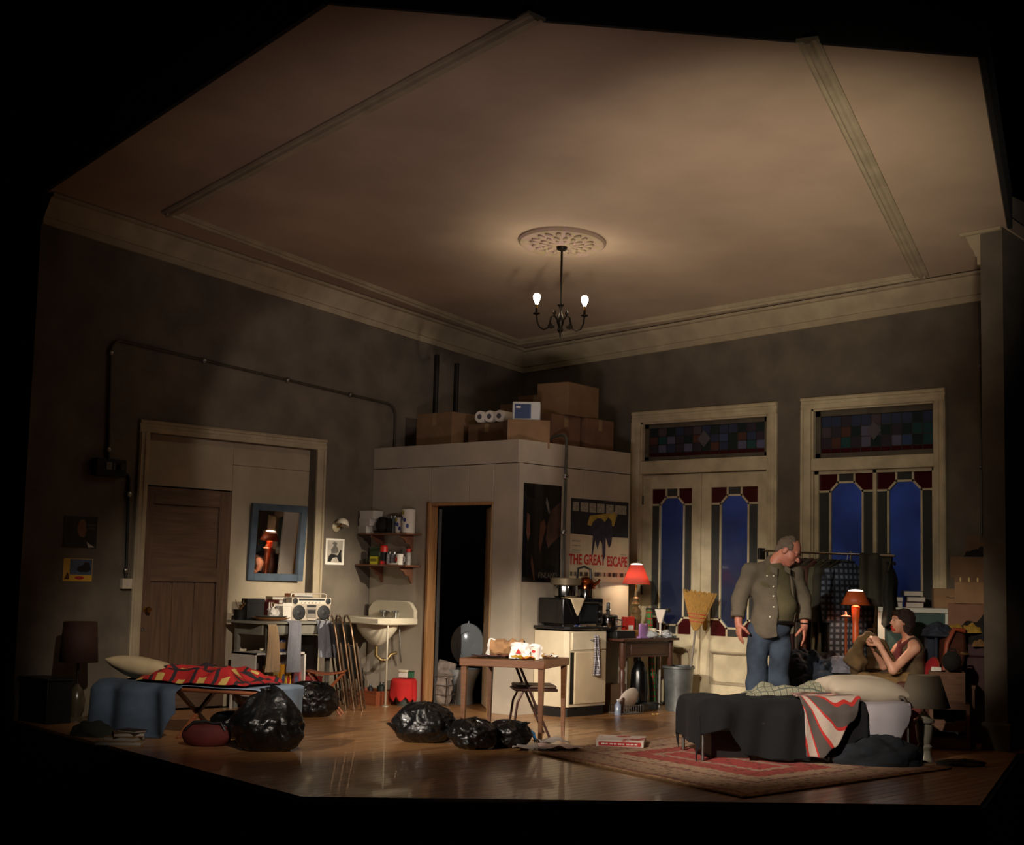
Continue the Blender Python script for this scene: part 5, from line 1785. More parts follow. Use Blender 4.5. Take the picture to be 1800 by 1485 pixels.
# ---------------------------------------------------------------- dark table by the french doors
D0, D1, DX, DH = -1.45, -.45, 2.86, .79
t = thing('dark_table', 'dark wooden table with turned legs beside the french doors', 'table', (0, 0, 0))
dw = wood('dark_oak', (58, 34, 24), (76, 46, 32), .4, 'y', 4)
MB().bx(XB+.01, DX, D0, D1, DH-.028, DH).build('top', dw, t, bevel=.005)
MB().bx(DX-.08, DX-.06, D0+.1, D1-.1, DH-.2, DH-.028).build('apron', dw, t)
MB().bx(XB+.06, DX-.08, D1-.1, D1-.08, DH-.2, DH-.028).build('apron', dw, t)
MB().bx(DX-.06, DX-.05, D0+.2, D1-.2, DH-.175, DH-.055).build('drawer', dw, t, bevel=.004)
lp = [(.028, 0), (.02, .03), (.024, .1), (.034, .16), (.022, .2), (.028, .32), (.034, .44), (.02, .47), (.036, .5), (.036, DH-.028)]
for yy in (D0+.08, D1-.08):
    for xx in (XB+.06, DX-.07):
        MB().lathe(lp, (xx, yy, 0), 16).build('leg', dw, t)


def table_lamp(name, label, loc, rz, base_prof, base_m, z0, z1, r0, r1, shade_m, power=0., lcol=(1, .78, .5), neck_m=None, collar=None, n=28, loff=-.075):
    t_ = thing(name, label, 'lamp', loc, rz)
    MB().lathe(base_prof, n=24).build('base', base_m, t_)
    zt_ = base_prof[-1][1]
    MB().tube([(0, 0, zt_-.01), (0, 0, (z0+z1)/2)], .008).build('stem', neck_m or brass, t_)
    s_ = MB().lathe([(r0, z0), (r1, z1)], n=n, cap=False).build('shade', shade_m, t_, solid=.004)
    hp_ = MB()
    for k in range(3):
        a = 2*PI*k/3
        hp_.tube([(0, 0, z1-.015), (r1*.98*math.cos(a), r1*.98*math.sin(a), z1-.012)], .0025, 5)
    hp_.build('spider', neck_m or brass, s_)
    if power:
        glow_cap_m = mat('glow_cap_emit', (255, 236, 206), .5, var=0, emit=2.2)  # added glowing cap imitating the lit top rim of the shade
        MB().lathe([(r1*.95, z1-.006), (r1*.9, z1+.010), (r1*.5, z1+.018), (0, z1+.02)], n=24, cap=False).build('glow_cap', glow_cap_m, t_)
        bm = mat('bulb_on_%s' % name, (255, 226, 180), .5, var=0, emit=14)
        MB().ell((0, 0, (z0+z1)/2+(.01 if loff < 0 else -.02)), (.022, .022, .03), 14, 10).build('bulb', bm, t_)
        l_ = bpy.data.lights.new(name+'_light', 'POINT')
        l_.energy = power
        l_.color = lcol
        l_.shadow_soft_size = .015
        lo_ = bpy.data.objects.new(name+'_light', l_)
        COL.objects.link(lo_)
        lo_.parent = t_
        lo_.location = (0, 0, (z0+z1)/2+loff)
    return t_


def shade_mat(name, c, tr=.35):
    m = bpy.data.materials.new(name)
    m.use_nodes = True
    nt = m.node_tree
    nt.nodes.remove(nt.nodes['Principled BSDF'])
    d_ = nt.nodes.new('ShaderNodeBsdfDiffuse')
    d_.inputs[0].default_value = (*lin(c), 1)
    t_ = nt.nodes.new('ShaderNodeBsdfTranslucent')
    t_.inputs[0].default_value = (*lin(c), 1)
    mx = nt.nodes.new('ShaderNodeMixShader')
    mx.inputs[0].default_value = tr
    nt.links.new(d_.outputs[0], mx.inputs[1])
    nt.links.new(t_.outputs[0], mx.inputs[2])
    nt.links.new(mx.outputs[0], nt.nodes['Material Output'].inputs[0])
    return m


LP = Vector((2.50, -.78, DH))
zs0, zs1 = up(1085, 1026, LP)-DH, up(1085, 1000, LP)-DH
table_lamp('red_lamp', 'lit table lamp with a red shade on the dark table', LP, 0,
           [(0, 0), (.075, 0), (.075, .015), (.05, .03), (.055, .16), (.065, .22), (.05, .24), (.062, .27), (.05, .3), (.025, .33), (.05, .36), (.03, .39), (.035, .42), (.018, .44), (.018, .5)],
           mat('lamp_wood_gilt', (104, 84, 52), .4, .3, var=.3, scale=10), zs0-.0, zs1+.05, .155, .07, shade_mat('red_shade', (206, 112, 98), .4), 13, (1, .80, .52))
t = thing('red_packet', 'red packet with a white label in front of the red lamp', 'packet', (2.55, -.98, DH), PI/2-.2)
MB().bx(-.07, .07, -.03, .03, 0, .22).build('box', mat('packet_red', (186, 44, 36), .5), t, bevel=.003)
MB().bx(-.02, .05, -.032, -.03, .08, .13).build('label', paper, t)
t = thing('steel_coffee_pot', 'steel pot with a lid and tall knob at the left end of the dark table', 'pot', (2.56, -1.34, DH+.08))
MB().lathe([(0, 0), (.1, 0), (.11, .02), (.11, .13), (.1, .14)], n=26).build('body', chrome, t)
MB().lathe([(.112, .14), (.1, .16), (.03, .18), (.02, .18), (.02, .2), (.03, .21), (.02, .22), (.018, .29), (0, .3)], n=22).build('lid', mat('pewter', (90, 88, 84), .3, .8), t)
MB().tube([(.105, .0, .12), (.16, .04, .11), (.16, .04, .05), (.105, 0, .04)], .009).build('handle', ink, t)
t = thing('black_case', 'flat black case at the left end of the dark table', 'case', (2.6, -1.28, DH), PI/2)
MB().bx(-.15, .16, -.16, .16, 0, .07).build('body', ink, t, bevel=.005)
MB().bx(-.15, .16, -.161, .161, .07, .08).build('lid', ink, t, bevel=.004)
t = thing('orange_carton', 'tan packet lying under the red packet', 'packet', (2.68, -1.03, DH), PI/2+.1)
MB().bx(-.09, .09, -.05, .05, 0, .08).build('box', mat('tan_packet', (150, 104, 52), .6), t, bevel=.003)
MB().bx(-.092, .0, -.052, .052, .055, .083).build('flap', mat('tan_packet2', (170, 120, 60), .6), t)
t = thing('lilac_packet', 'lilac plastic packet at the front of the dark table', 'packet', (2.78, -1.02, DH), PI/2)
MB().grid(lambda u, v: (-.07+.14*u, -.012*math.sin(PI*u)-.01, .15*v+.008*math.sin(9*u)), 12, 10).build('front', mat('lilac_film', (150, 110, 160), .25, var=.2), t, solid=.018, angle=180)
MB().bx(-.075, .075, -.03, .02, 0, .02).build('foot', MATS['lilac_film'], t, bevel=.004)
t = thing('white_mug', 'plain white mug on the dark table', 'mug', (2.74, -.80, DH), -.2)
MB().lathe([(0, 0), (.045, 0), (.052, .1), (.048, .1), (.042, .01), (0, .01)], n=24).build('body', mat('mug_white', (220, 208, 180), .25), t)
MB().tube([(.03, .04, .08), (.06, .075, .075), (.06, .075, .035), (.03, .035, .02)], .008).build('handle', MATS['mug_white'], t)
clr = mat('clear_film', (190, 194, 196), .12, var=.2, bump=1., bscale=14, trans=.4)
crumple('plastic_bag', 'crumpled clear plastic bag in front of the white mug', 'bag', (2.8, -.90, DH), .085, clr, 1.2, .5)
crumple('plastic_wrap', 'clear wrap hanging over the right end of the dark table', 'wrap', (2.8, -.62, DH), .07, clr, 4.2, .7)
t = thing('blue_tray', 'pale blue tray at the right end of the dark table', 'tray', (2.66, -.55, DH), PI/2)
MB().bx(-.09, .09, -.16, .16, 0, .012).build('base', mat('pale_blue_plastic', (120, 150, 160), .4), t)
MB().bx(-.09, .09, -.165, -.155, .012, .022).bx(-.09, .09, .155, .165, .012, .022).build('rim', MATS['pale_blue_plastic'], t)
t = thing('wrapping_paper', 'roll of green patterned wrapping paper standing behind the dark table', 'roll', (XB+.17, -.36, 0), 0, rot=(.0, -.07, 0))
giftm = plaid('gift_green', (30, 104, 54), (60, 132, 76), (176, 40, 36), 3, 15, wid=.4, coord='Generated', ax=(0, 2))
MB().lathe([(.022, .0), (.034, .0), (.034, 1.08), (.022, 1.08)], n=18, cap=False).build('roll', giftm, t, solid=.003)
MB().lathe([(.02, .0), (.02, 1.085)], n=14).build('core', card[0], t)
t = thing('white_scraper', 'white handled dustpan scraper standing upright behind the dark table', 'scraper', (2.5, -.33, 0), -.2)
MB().tube([(0, 0, 0), (.0, 0, .95)], .012).build('handle', wht, t)
MB().prism([(-.025, 0), (.025, 0), (.09, .15), (-.09, .15)], .02, Matrix(((1, 0, 0, 0), (0, 0, 1, -.01), (0, 1, 0, .94), (0, 0, 0, 1)))).build('blade', wht, t, bevel=.004)
t = thing('black_brush', 'black brush head resting against the closet edge behind the scraper', 'brush', (2.42, -.28, 0), .1)
MB().tube([(0, 0, 0), (0, 0, 1.06)], .01).build('handle', ink, t)
MB().bx(-.14, .16, -.03, .03, 1.06, 1.1).build('head', ink, t, bevel=.006)
# straw broom standing head up in the bin
t = thing('straw_broom', 'straw broom standing head up beside the dark table', 'broom', (2.93, -.42, .0), RZ_FACE-.1, rot=(0, .11, RZ_FACE-.1))
straw = mat('straw', (176, 132, 64), .9, var=.3, scale=12, stretch=(20, 20, 1.5), bump=.6, bscale=30)
MB().tube([(0, 0, .0), (0, 0, .92)], .012).build('handle', mat('grey_handle', (120, 112, 100), .5), t)
MB().grid(lambda u, v: (lambda th: ((.025+.16*v**.8)*math.cos(th)*(1+.03*math.sin(17*th)), (.022+.025*v)*math.sin(th), .88+.42*v+.02*math.sin(11*th)*v))(2*PI*u), 48, 12).build('head', straw, t, angle=60)
MB().lathe([(0, 0), (1, 0)], n=3).v
for zz in (.98, 1.02, 1.06):
    k = (zz-.88)/.42
    MB().lathe([(1, -.004), (1.02, 0), (1, .004)], (0, 0, zz), 28, cap=False, sx=.027+.16*k**.8, sy=.026+.025*k).build('binding', redp, t)
t = thing('waste_can', 'ribbed galvanised metal bin beside the french doors', 'bin', (2.90, -.52, 0))
galv = mat('galvanised', (104, 108, 106), .4, .6, var=.3, scale=6)
mbb = MB()
nn_ = 48
prof_ = [(0, 0), (.13, 0), (.135, .02), (.165, .46), (.175, .47), (.17, .48), (.155, .46), (.125, .02), (0, .015)]
mbb.lathe(prof_, n=nn_)
mbb.v = [(x_*(1+.03*(1 if int(math.degrees(math.atan2(y_, x_))//15) % 2 else 0)*(1 if .02 < z_ < .46 else 0)), y_*(1+.03*(1 if int(math.degrees(math.atan2(y_, x_))//15) % 2 else 0)*(1 if .02 < z_ < .46 else 0)), z_) for x_, y_, z_ in mbb.v]
mbb.build('can', galv, t)
MB().lathe([(.172, .46), (.18, .465), (.18, .485), (.172, .49)], n=32, cap=False).build('rim', galv, t)
# under the dark table
t = thing('dish_rack', 'wire rack holding a white oval platter on the floor under the dark table', 'rack', (2.78, -1.28, 0), PI/2)
mbw = MB()
for k in range(9):
    xx = -.16+.04*k
    mbw.tube([(xx, -.1, .09), (xx, -.1, .01), (xx, .1, .01), (xx, .1, .09)], .0035, 6)
for yy, zz in ((-.1, .09), (.1, .09), (-.1, .01), (.1, .01)):
    mbw.tube([(-.17, yy, zz), (.17, yy, zz)], .004, 6)
mbw.build('wires', wire, t)
t = thing('white_platter', 'white oval platter leaning in the wire rack', 'plate', (2.80, -1.24, .13), 0, rot=(math.radians(-62), .25, PI/2+.2))
MB().lathe([(0, 0), (.09, 0), (.14, .025), (.145, .03), (.135, .03), (.085, .008), (0, .008)], n=30, sx=1.25).build('dish', mat('platter_white', (216, 204, 190), .3), t)
MB().lathe([(.1, .0105), (.104, .014), (.108, .0125)], n=30, cap=False, sx=1.25).build('ring', paper_pale, t)
bottle('plastic_bottle', 'pale blue plastic bottle on the floor by the wire rack', 'bottle', (2.82, -1.47, 0), .035, .16, mat('ice_blue', (120, 130, 150), .2), wht)
t = thing('vacuum_cleaner', 'black upright vacuum cleaner under the dark table', 'vacuum', (2.62, -.86, 0), PI/2)
MB().bx(-.16, .16, -.16, .12, 0, .1).build('head', blk, t, bevel=.02)
MB().lathe([(.0, .08), (.09, .08), (.1, .2), (.09, .42), (.05, .52), (.02, .54), (.02, .58)], n=20).build('body', blk, t)
MB().tube([(.16, -.1, .1), (.22, -.14, .06), (.3, -.14, .12), (.34, -.1, .25)], .008).build('cord', ink, t)
t = thing('storage_carton', 'pale carton in the shadow under the dark table', 'carton', (2.44, -1.12, 0), 0)
MB().bx(-.1, .1, -.14, .14, 0, .28).build('body', card[2], t)
MB().bx(-.1, .1, -.142, .142, .28, .285).build('flap', card[2], t)

# ---------------------------------------------------------------- card table and chair
TCX, TCY, TRZ = 3.70, -4.04, .4325
t = thing('card_table', 'square wooden card table on tapered legs in the middle of the stage', 'table', (TCX, TCY, 0), TRZ)
tw = wood('card_table_wood', (92, 56, 32), (114, 74, 44), .4, 'x', 4, coat=.1)
hs = .385
MB().bx(-hs, hs, -hs, hs, .665, .695).build('top', mat('table_vinyl', (104, 72, 42), .45, var=.15), t, bevel=.004)
for a in ((-hs, hs, -hs-.008, -hs+.012), (-hs, hs, hs-.012, hs+.008)):
    MB().bx(*a, .635, .7).build('apron', tw, t, bevel=.005)
for a in ((-hs-.008, -hs+.012, -hs+.012, hs-.012), (hs-.012, hs+.008, -hs+.012, hs-.012)):
    MB().bx(*a, .635, .7).build('apron', tw, t, bevel=.005)
for sx in (-1, 1):
    for sy in (-1, 1):
        MB().lathe([(.02, 0), (.024, .2), (.034, .64)], (sx*(hs-.035), sy*(hs-.035), 0), 4, Matrix.Rotation(PI/4, 4, 'Z')).build('leg', tw, t, angle=30)


def tp(x, y, z=.7):
    return local((TCX, TCY, 0), TRZ, (x, y, z))


# folding chair pulled to the far side, facing right
t = thing('folding_chair', 'brown metal folding chair with a padded seat at the card table', 'chair', (3.62, -3.72, 0), RZ_FACE+.12)
cm_ = mat('maroon_tube', (58, 34, 28), .4, .5, var=.15)
for s in (-1, 1):
    MB().tube([(-.20, s*.19, .80), (-.13, s*.19, .60), (.0, s*.19, .30), (.14, s*.19, .0)], .012, 8).build('frame_leg', cm_, t)
    MB().tube([(.1, s*.165, .43), (-.1, s*.165, .40), (-.15, s*.165, .3), (-.19, s*.165, .0)], .011, 8).build('rear_leg', cm_, t)
MB().tube([(-.20, -.19, .80), (-.205, -.1, .825), (-.205, .1, .825), (-.20, .19, .80)], .012, 8).build('top_rail', cm_, t)
MB().tube([(-.182, -.165, .1), (-.182, .165, .1)], .009, 8).build('stretcher', cm_, t)
MB().tube([(.09, -.19, .11), (.09, .19, .11)], .009, 8).build('stretcher', cm_, t)
MB().bx(-.18, .21, -.19, .19, .40, .425).build('seat_pan', cm_, t, bevel=.008)
MB().bx(-.17, .2, -.18, .18, .425, .455).build('seat_pad', mat('brown_vinyl', (82, 60, 42), .45, var=.1), t, bevel=.014)
MB().grid(lambda u, v: (-.19+.012*math.sin(PI*u)*-1, -.18+.36*u, .66+.13*v), 14, 6).build('backrest', cm_, t, solid=.012)

kraft = mat('kraft_paper', (150, 112, 74), .85, var=.2, scale=8, bump=.6, bscale=14)
white_bag = mat('takeaway_white', (236, 230, 222), .6, var=.03, bump=.15, bscale=10)


def paper_sheet(name, label, cat, p, rz, w, d, m, amp=.02, seed=0., thick=.003, tilt=0.):
    o_ = MB().grid(lambda u, v: (-w/2+w*u+.02*nz((v*3, seed, 0)), -d/2+d*v+.02*nz((u*3, seed, 1)), .004+amp*(.5+nz((u*2.5, v*2.5, seed), 1.4))*(.2+max(abs(u-.5), abs(v-.5)))), 16, 14).build(name, m, None, p, rz, solid=thick, angle=60)
    return tag(o_, label, cat)


dkmag = mat('dark_magazine', (70, 50, 50), .4, var=.5, scale=12)
paper_sheet('magazine', 'dark glossy magazine at the left edge of the card table', 'magazine', tp(-.22, -.12), TRZ+.2, .26, .2, dkmag, .03, 2.)
paper_sheet('food_wrapper', 'reddish wrapper under the brown paper bag on the card table', 'wrapper', tp(-.05, -.05, .703), TRZ-.3, .28, .18, mat('dull_red_print', (120, 70, 66), .5, var=.5, scale=15), .035, 5.)


def stand_bag(name, label, cat, p, rz, w, d, h, m, seed, lean=0., crush=.03):
    def fn(u, v):
        a = 2*PI*u
        cx_, cy_ = math.cos(a), math.sin(a)
        q = max(abs(cx_), abs(cy_))
        x_, y_ = cx_/q*w/2, cy_/q*d/2
        k = 1-.15*v
        if v > .98:
            k *= .9
        return (x_*k+lean*v+crush*nz((cx_*2, cy_*2, v*3), 1, seed), y_*k+crush*nz((cx_*2, cy_*2, v*3), 1, seed+3), h*v*(1+.12*nz((cx_, cy_, 0), 1, seed)))
    mb_ = MB().grid(fn, 29, 12)
    n0 = 29
    mb_.f.append(tuple(range(n0-2, -1, -1)))
    mb_.uv = None
    o_ = mb_.build(name, m, None, p, rz, solid=.002, angle=30)
    return tag(o_, label, cat)


o = MB().grid(lambda u, v: (-.13+.3*u, (.02+.075*(.6+.4*math.sin(PI*u)))*math.cos(2*PI*v)*(1+.3*nz((u*6, v*5, 1))), .075+.075*math.sin(2*PI*v)*(1+.35*nz((u*7, v*4, 2)))), 26, 18).build('brown_paper_bag', kraft, None, tp(-.1, .02, .705), TRZ+.1, angle=20)
tag(o, 'crumpled brown paper bag lying on the card table', 'bag')
stand_bag('white_cup_lid', 'white paper sack standing at the left end of the brown paper bag', 'sack', tp(-.23, .03, .705), TRZ+.3, .09, .09, .15, white_bag, 3., .02, .02)
stand_bag('takeaway_bag', 'white takeaway bag with a red mark, at the middle of the card table', 'bag', tp(.09, -.14, .703), TRZ-.15, .17, .11, .135, white_bag, 6.)
stand_bag('takeaway_bag', 'smaller white takeaway bag behind the middle one on the card table', 'bag', tp(.16, .02, .703), TRZ+.2, .14, .1, .12, white_bag, 8.)
for (x_, y_, lb) in ((.09, -.14, 0), (.16, .02, 1)):
    ob = [o_ for o_ in COL.objects if o_.name.startswith('takeaway_bag')][lb]
    MB().prism([(-.025, -.015), (.03, -.015), (.0, .028)], .002, Matrix.Translation((.01, -.062, .06)) @ Matrix.Rotation(PI/2, 4, 'X')).build('printed_mark', redp, ob)
t = thing('paper_cup', 'translucent white cup with a red mark on the card table', 'cup', tp(.225, -.13, .7), TRZ)
MB().lathe([(0, 0), (.034, 0), (.044, .105), (.041, .105), (.031, .006), (0, .006)], n=22).build('cup', mat('cup_white', (226, 214, 206), .35, var=.02), t)
MB().prism(ellp(-.005, 0, .018, .014, 10), .002, Matrix.Translation((0, -.0385, .07)) @ Matrix.Rotation(PI/2+.08, 4, 'X')).build('printed_mark', redp, t)
paper_sheet('yellow_wrapper', 'yellow food wrapper at the front edge of the card table', 'wrapper', tp(.16, -.27, .703), TRZ+.1, .2, .1, mat('wrapper_yellow', (216, 168, 44), .45, var=.3, scale=14, c2=(200, 90, 40), contrast=(.55, .62)), .05, 3.)
paper_sheet('snack_wrapper', 'yellow and red striped snack wrapper at the right corner of the card table', 'wrapper', tp(.26, .18, .703), TRZ+.4, .16, .1, mat('wrapper_stripes', (214, 160, 60), .45, var=.3, scale=20, c2=(230, 220, 210), contrast=(.45, .5)), .06, 7.)

# ---------------------------------------------------------------- things on the open floor
rug_pts = [fl(930, 1322), fl(1310, 1404), fl(1672, 1352), fl(1185, 1296)]
cx_, cy_ = sum(p.x for p in rug_pts)/4, sum(p.y for p in rug_pts)/4


def rug_mat():
    m = bpy.data.materials.new('oriental_rug')
    m.use_nodes = True
    nt = m.node_tree
    b = nt.nodes['Principled BSDF']
    b.inputs['Roughness'].default_value = .95
    L = nt.links.new
    tc = nt.nodes.new('ShaderNodeTexCoord')
    sp = nt.nodes.new('ShaderNodeSeparateXYZ')
    L(tc.outputs['UV'], sp.inputs[0])

    def math_(op, a, b_=None):
        n = nt.nodes.new('ShaderNodeMath')
        n.operation = op
        for i_, v in enumerate((a, b_)):
            if v is None:
                continue
            if isinstance(v, (int, float)):
                n.inputs[i_].default_value = v
            else:
                L(v, n.inputs[i_])
        return n.outputs[0]
    du = math_('MULTIPLY', math_('MINIMUM', sp.outputs[0], math_('SUBTRACT', 1, sp.outputs[0])), 1.45)
    dv = math_('MINIMUM', sp.outputs[1], math_('SUBTRACT', 1, sp.outputs[1]))
    dd_ = math_('MINIMUM', du, dv)
    vo = nt.nodes.new('ShaderNodeTexVoronoi')
    vo.inputs['Scale'].default_value = 34
    L(tc.outputs['UV'], vo.inputs['Vector'])
    nz_ = nt.nodes.new('ShaderNodeTexNoise')
    nz_.inputs['Scale'].default_value = 55
    L(tc.outputs['UV'], nz_.inputs['Vector'])
    wob = math_('MULTIPLY_ADD', nz_.outputs[0], .06)
    nt.nodes[-1].inputs[2].default_value = -.03
    d2 = math_('ADD', dd_, wob)
    rp = nt.nodes.new('ShaderNodeValToRGB')
    rp.color_ramp.interpolation = 'CONSTANT'
    el = rp.color_ramp.elements
    el[0].position = 0
    el[0].color = (*lin((186, 152, 110)), 1)
    el[1].position = .02
    el[1].color = (*lin((140, 96, 80)), 1)
    for p_, c_ in ((.05, (162, 134, 108)), (.2, (134, 90, 78)), (.22, (164, 138, 112)), (.3, (150, 66, 58)), (.40, (154, 128, 108)), (.43, (156, 60, 54))):
        e = el.new(p_)
        e.color = (*lin(c_), 1)
    L(d2, rp.inputs[0])
    r2 = nt.nodes.new('ShaderNodeValToRGB')
    r2.color_ramp.interpolation = 'CONSTANT'
    r2.color_ramp.elements[0].color = (.45, .42, .42, 1)
    r2.color_ramp.elements[1].position = .33
    r2.color_ramp.elements[1].color = (1.15, 1.05, 1., 1)
    L(vo.outputs['Distance'], r2.inputs[0])
    vo.inputs['Scale'].default_value = 40
    mx = nt.nodes.new('ShaderNodeMix')
    mx.data_type = 'RGBA'
    mx.blend_type = 'MULTIPLY'
    mx.inputs[0].default_value = .8
    L(rp.outputs[0], mx.inputs[6])
    L(r2.outputs[0], mx.inputs[7])
    L(mx.outputs[2], b.inputs['Base Color'])
    bp = nt.nodes.new('ShaderNodeBump')
    bp.inputs['Strength'].default_value = .4
    bp.inputs['Distance'].default_value = .01
    L(nz_.outputs[0], bp.inputs['Height'])
    L(bp.outputs[0], b.inputs['Normal'])
    return m


a_, b_, c_, d_ = [Vector((p.x-cx_, p.y-cy_, 0)) for p in rug_pts]
t = thing('oriental_rug', 'worn red and beige patterned rug under the right-hand bed', 'rug', (cx_, cy_, 0))
MB().grid(lambda u, v: tuple((a_*(1-u)+b_*u)*(1-v)+(d_*(1-u)+c_*u)*v+Vector((0, 0, .009+.004*nz((u*8, v*8, 0))))), 40, 30).build('pile', rug_mat(), t, solid=.008, angle=180)
for p0_, p1_ in ((a_, b_), (d_, c_)):
    MB().tube([p0_+Vector((0, 0, .008)), p1_+Vector((0, 0, .008))], .012, 6).build('bound_edge', mat('rug_binding', (150, 116, 80), .95, var=.3, scale=30), t)
t = thing('pizza_box', 'flat white and red pizza box on the floor beside the rug', 'box', fl(1092, 1311)+Vector((0, 0, .014)), RZ_FACE-.14)
pz = mat('pizza_white', (206, 192, 178), .7, var=.05)
MB().bx(-.2, .2, -.2, .2, 0, .045).build('tray', pz, t, bevel=.002)
lid_ = MB().bx(-.203, .203, -.203, .203, .045, .055).build('lid', mat('pizza_lid', (214, 198, 186), .7, var=.08, scale=9, c2=(170, 60, 54), contrast=(.56, .6)), t, bevel=.002)
MB().prism([(-.18, .012), (-.17, .006), (.17, .006), (.18, .012), (.18, .034), (.17, .04), (-.17, .04), (-.18, .034)], .002, Matrix(((1, 0, 0, 0), (0, 0, -1, -.2), (0, 1, 0, 0), (0, 0, 0, 1)))).build('red_band', redp, t)
for k in range(9):
    MB().bx(-.155+.035*k, -.155+.035*k+(.028, .02, .03, .024, .03, .018, .028, .026, .022)[k], -.2035, -.202, .018, .028).build('printed_word', paper, t)
news = mat('newsprint', (206, 194, 184), .8, var=.25, scale=16, c2=(168, 156, 150))
for k, (px, py, w_, d_2, lb) in enumerate(((944, 1319, .36, .3, 'grey newspaper sheet on the floor nearest the rubbish bags'), (985, 1320, .34, .28, 'pinkish newspaper sheet overlapping the rug corner'), (968, 1312, .26, .2, 'folded newspaper section behind the two flat sheets'))):
    p = fl(px, py)
    paper_sheet('newspaper', lb, 'newspaper', (p.x, p.y, .012+.012*k), RZ_FACE+.3*k-.2, w_, d_2, news if k != 1 else mat('pink_news', (212, 184, 176), .8, var=.25, scale=16), .04, 2.+k)
p = fl(928, 1308)
paper_sheet('blue_wrapper', 'bright blue crisp packet at the end of the rubbish bags', 'wrapper', (p.x, p.y, .01), RZ_FACE+.3, .14, .1, mat('crisp_blue', (50, 130, 190), .3, var=.2), .12, 4.)
p = fl(1152, 1257)
paper_sheet('paper_scrap', 'tiny pale paper scrap on the floor in front of the french doors', 'scrap', (p.x, p.y, .002), .4, .06, .05, mat('scrap', (190, 150, 90), .8), .02, 4.)

# ================================================================ RIGHT SIDE
# ---------------------------------------------------------------- bed
BRZ = math.atan2(1.33, 1.19)
BC = (6.05, -3.235, 0)
LB, WB, HB_ = 1.66, .72, .46
t = thing('folding_bed', 'rollaway bed with a tubular frame standing on the rug', 'bed', BC, BRZ)
MB().bx(-LB/2, LB/2, -WB/2, WB/2, HB_-.13, HB_-.01).build('mattress', mat('ticking', (176, 166, 156), .9, var=.06), t, bevel=.03)
for s in (-1, 1):
    MB().tube([(-LB/2, s*WB/2*.96, HB_-.15), (LB/2, s*WB/2*.96, HB_-.15)], .014, 8).build('rail', steel, t)
    hh_ = .06 if s > 0 else -.1
    MB().tube([(s*(LB/2+.0), -WB/2, 0.02), (s*(LB/2+.0), -WB/2, HB_+hh_-.06), (s*(LB/2+.0), -WB/2+.08, HB_+hh_), (s*(LB/2+.0), WB/2-.08, HB_+hh_), (s*(LB/2+.0), WB/2, HB_+hh_-.06), (s*(LB/2+.0), WB/2, 0.02)], .013, 8).build('end_frame', steel, t)
for k in range(2):
    MB().tube([(-.1+.3*k, -WB/2*.9, HB_-.15), (-.1+.3*k, -WB/2*.9, .02), (-.1+.3*k, WB/2*.9, .02), (-.1+.3*k, WB/2*.9, HB_-.15)], .012, 8).build('leg_loop', steel, t)


def lerp(tab, u):
    for (a, b), (c, d) in zip(tab[:-1], tab[1:]):
        if u <= c:
            q = (u-a)/(c-a)
            q = q*q*(3-2*q)
            return b+(d-b)*q
    return tab[-1][1]


navy = mat('navy_wool', (9, 9, 12), .95, var=.2, scale=8, bump=.3, bscale=35)


def bed_blanket(name, label, x0, x1, near, far, m, top, seed, foot=0., amp=.03, fr=11., out=.035, nu=70, nv=50, bulge=.02, cat='blanket', edge=None, thick=.012, skew=0.):
    def fn(u, v):
        a, b = lerp(near, u), lerp(far, u)
        xx = x0-foot+(x1-x0+foot)*u
        s_ = -WB/2-a+(WB+a+b)*v
        z_ = top+bulge*nz((xx*3, s_*3, 0), 1., seed)+bulge*.8*abs(nz((xx*6, s_*6, 1), 1., seed))
        dx = max(0, x0-xx)
        if dx > 0:
            xx = x0-.03-.015*math.sin(11*s_+seed)*min(1, dx*9)
        h_ = 0.
        if s_ < -WB/2:
            h_ = -WB/2-s_
            k = min(1., h_/.1)
            y_ = -WB/2-out*k-amp*k*(math.sin(fr*xx+seed)+.5*math.sin(2.3*fr*xx+2*seed+3*h_))
            xx += skew*h_
        elif s_ > WB/2:
            h_ = s_-WB/2
            k = min(1., h_/.1)
            y_ = WB/2+out*k+amp*k*math.sin(fr*xx)
        else:
            y_ = s_
        zz = z_-max(h_, dx) if not (h_ and dx) else z_-math.hypot(h_, dx)
        if zz < .02:
            y_ -= (.02-zz)*.5 if s_ < 0 else 0
            zz = .02
        return (xx, y_, zz)
    o_ = MB().grid(fn, nu, nv).build(name, m, None, BC, BRZ, solid=thick, sub=1, angle=180)
    return tag(o_, label, cat)


bed_blanket('navy_blanket', 'very dark navy blanket covering the foot half of the bed', -LB/2-.01, .48, [(0, .4), (.12, .40), (.17, .28), (.33, .22), (.38, .34), (.42, .44), (.55, .46), (.7, .46), (.82, .42), (1, .28)], [(0, .3), (1, .1)], navy, HB_+.02, 3., foot=.36, amp=.04, bulge=.035)
bed_blanket('bed_sheet', 'pale lavender grey sheet hanging at the head end of the bed', .46, LB/2+.02, [(0, .3), (.4, .34), (.7, .28), (.9, .18), (1, .08)], [(0, .1), (1, .02)], mat('lavender_sheet', (176, 168, 172), .9, var=.05, bump=.12, bscale=9), HB_+.012, 7., amp=.012, nu=40, nv=36, cat='sheet')


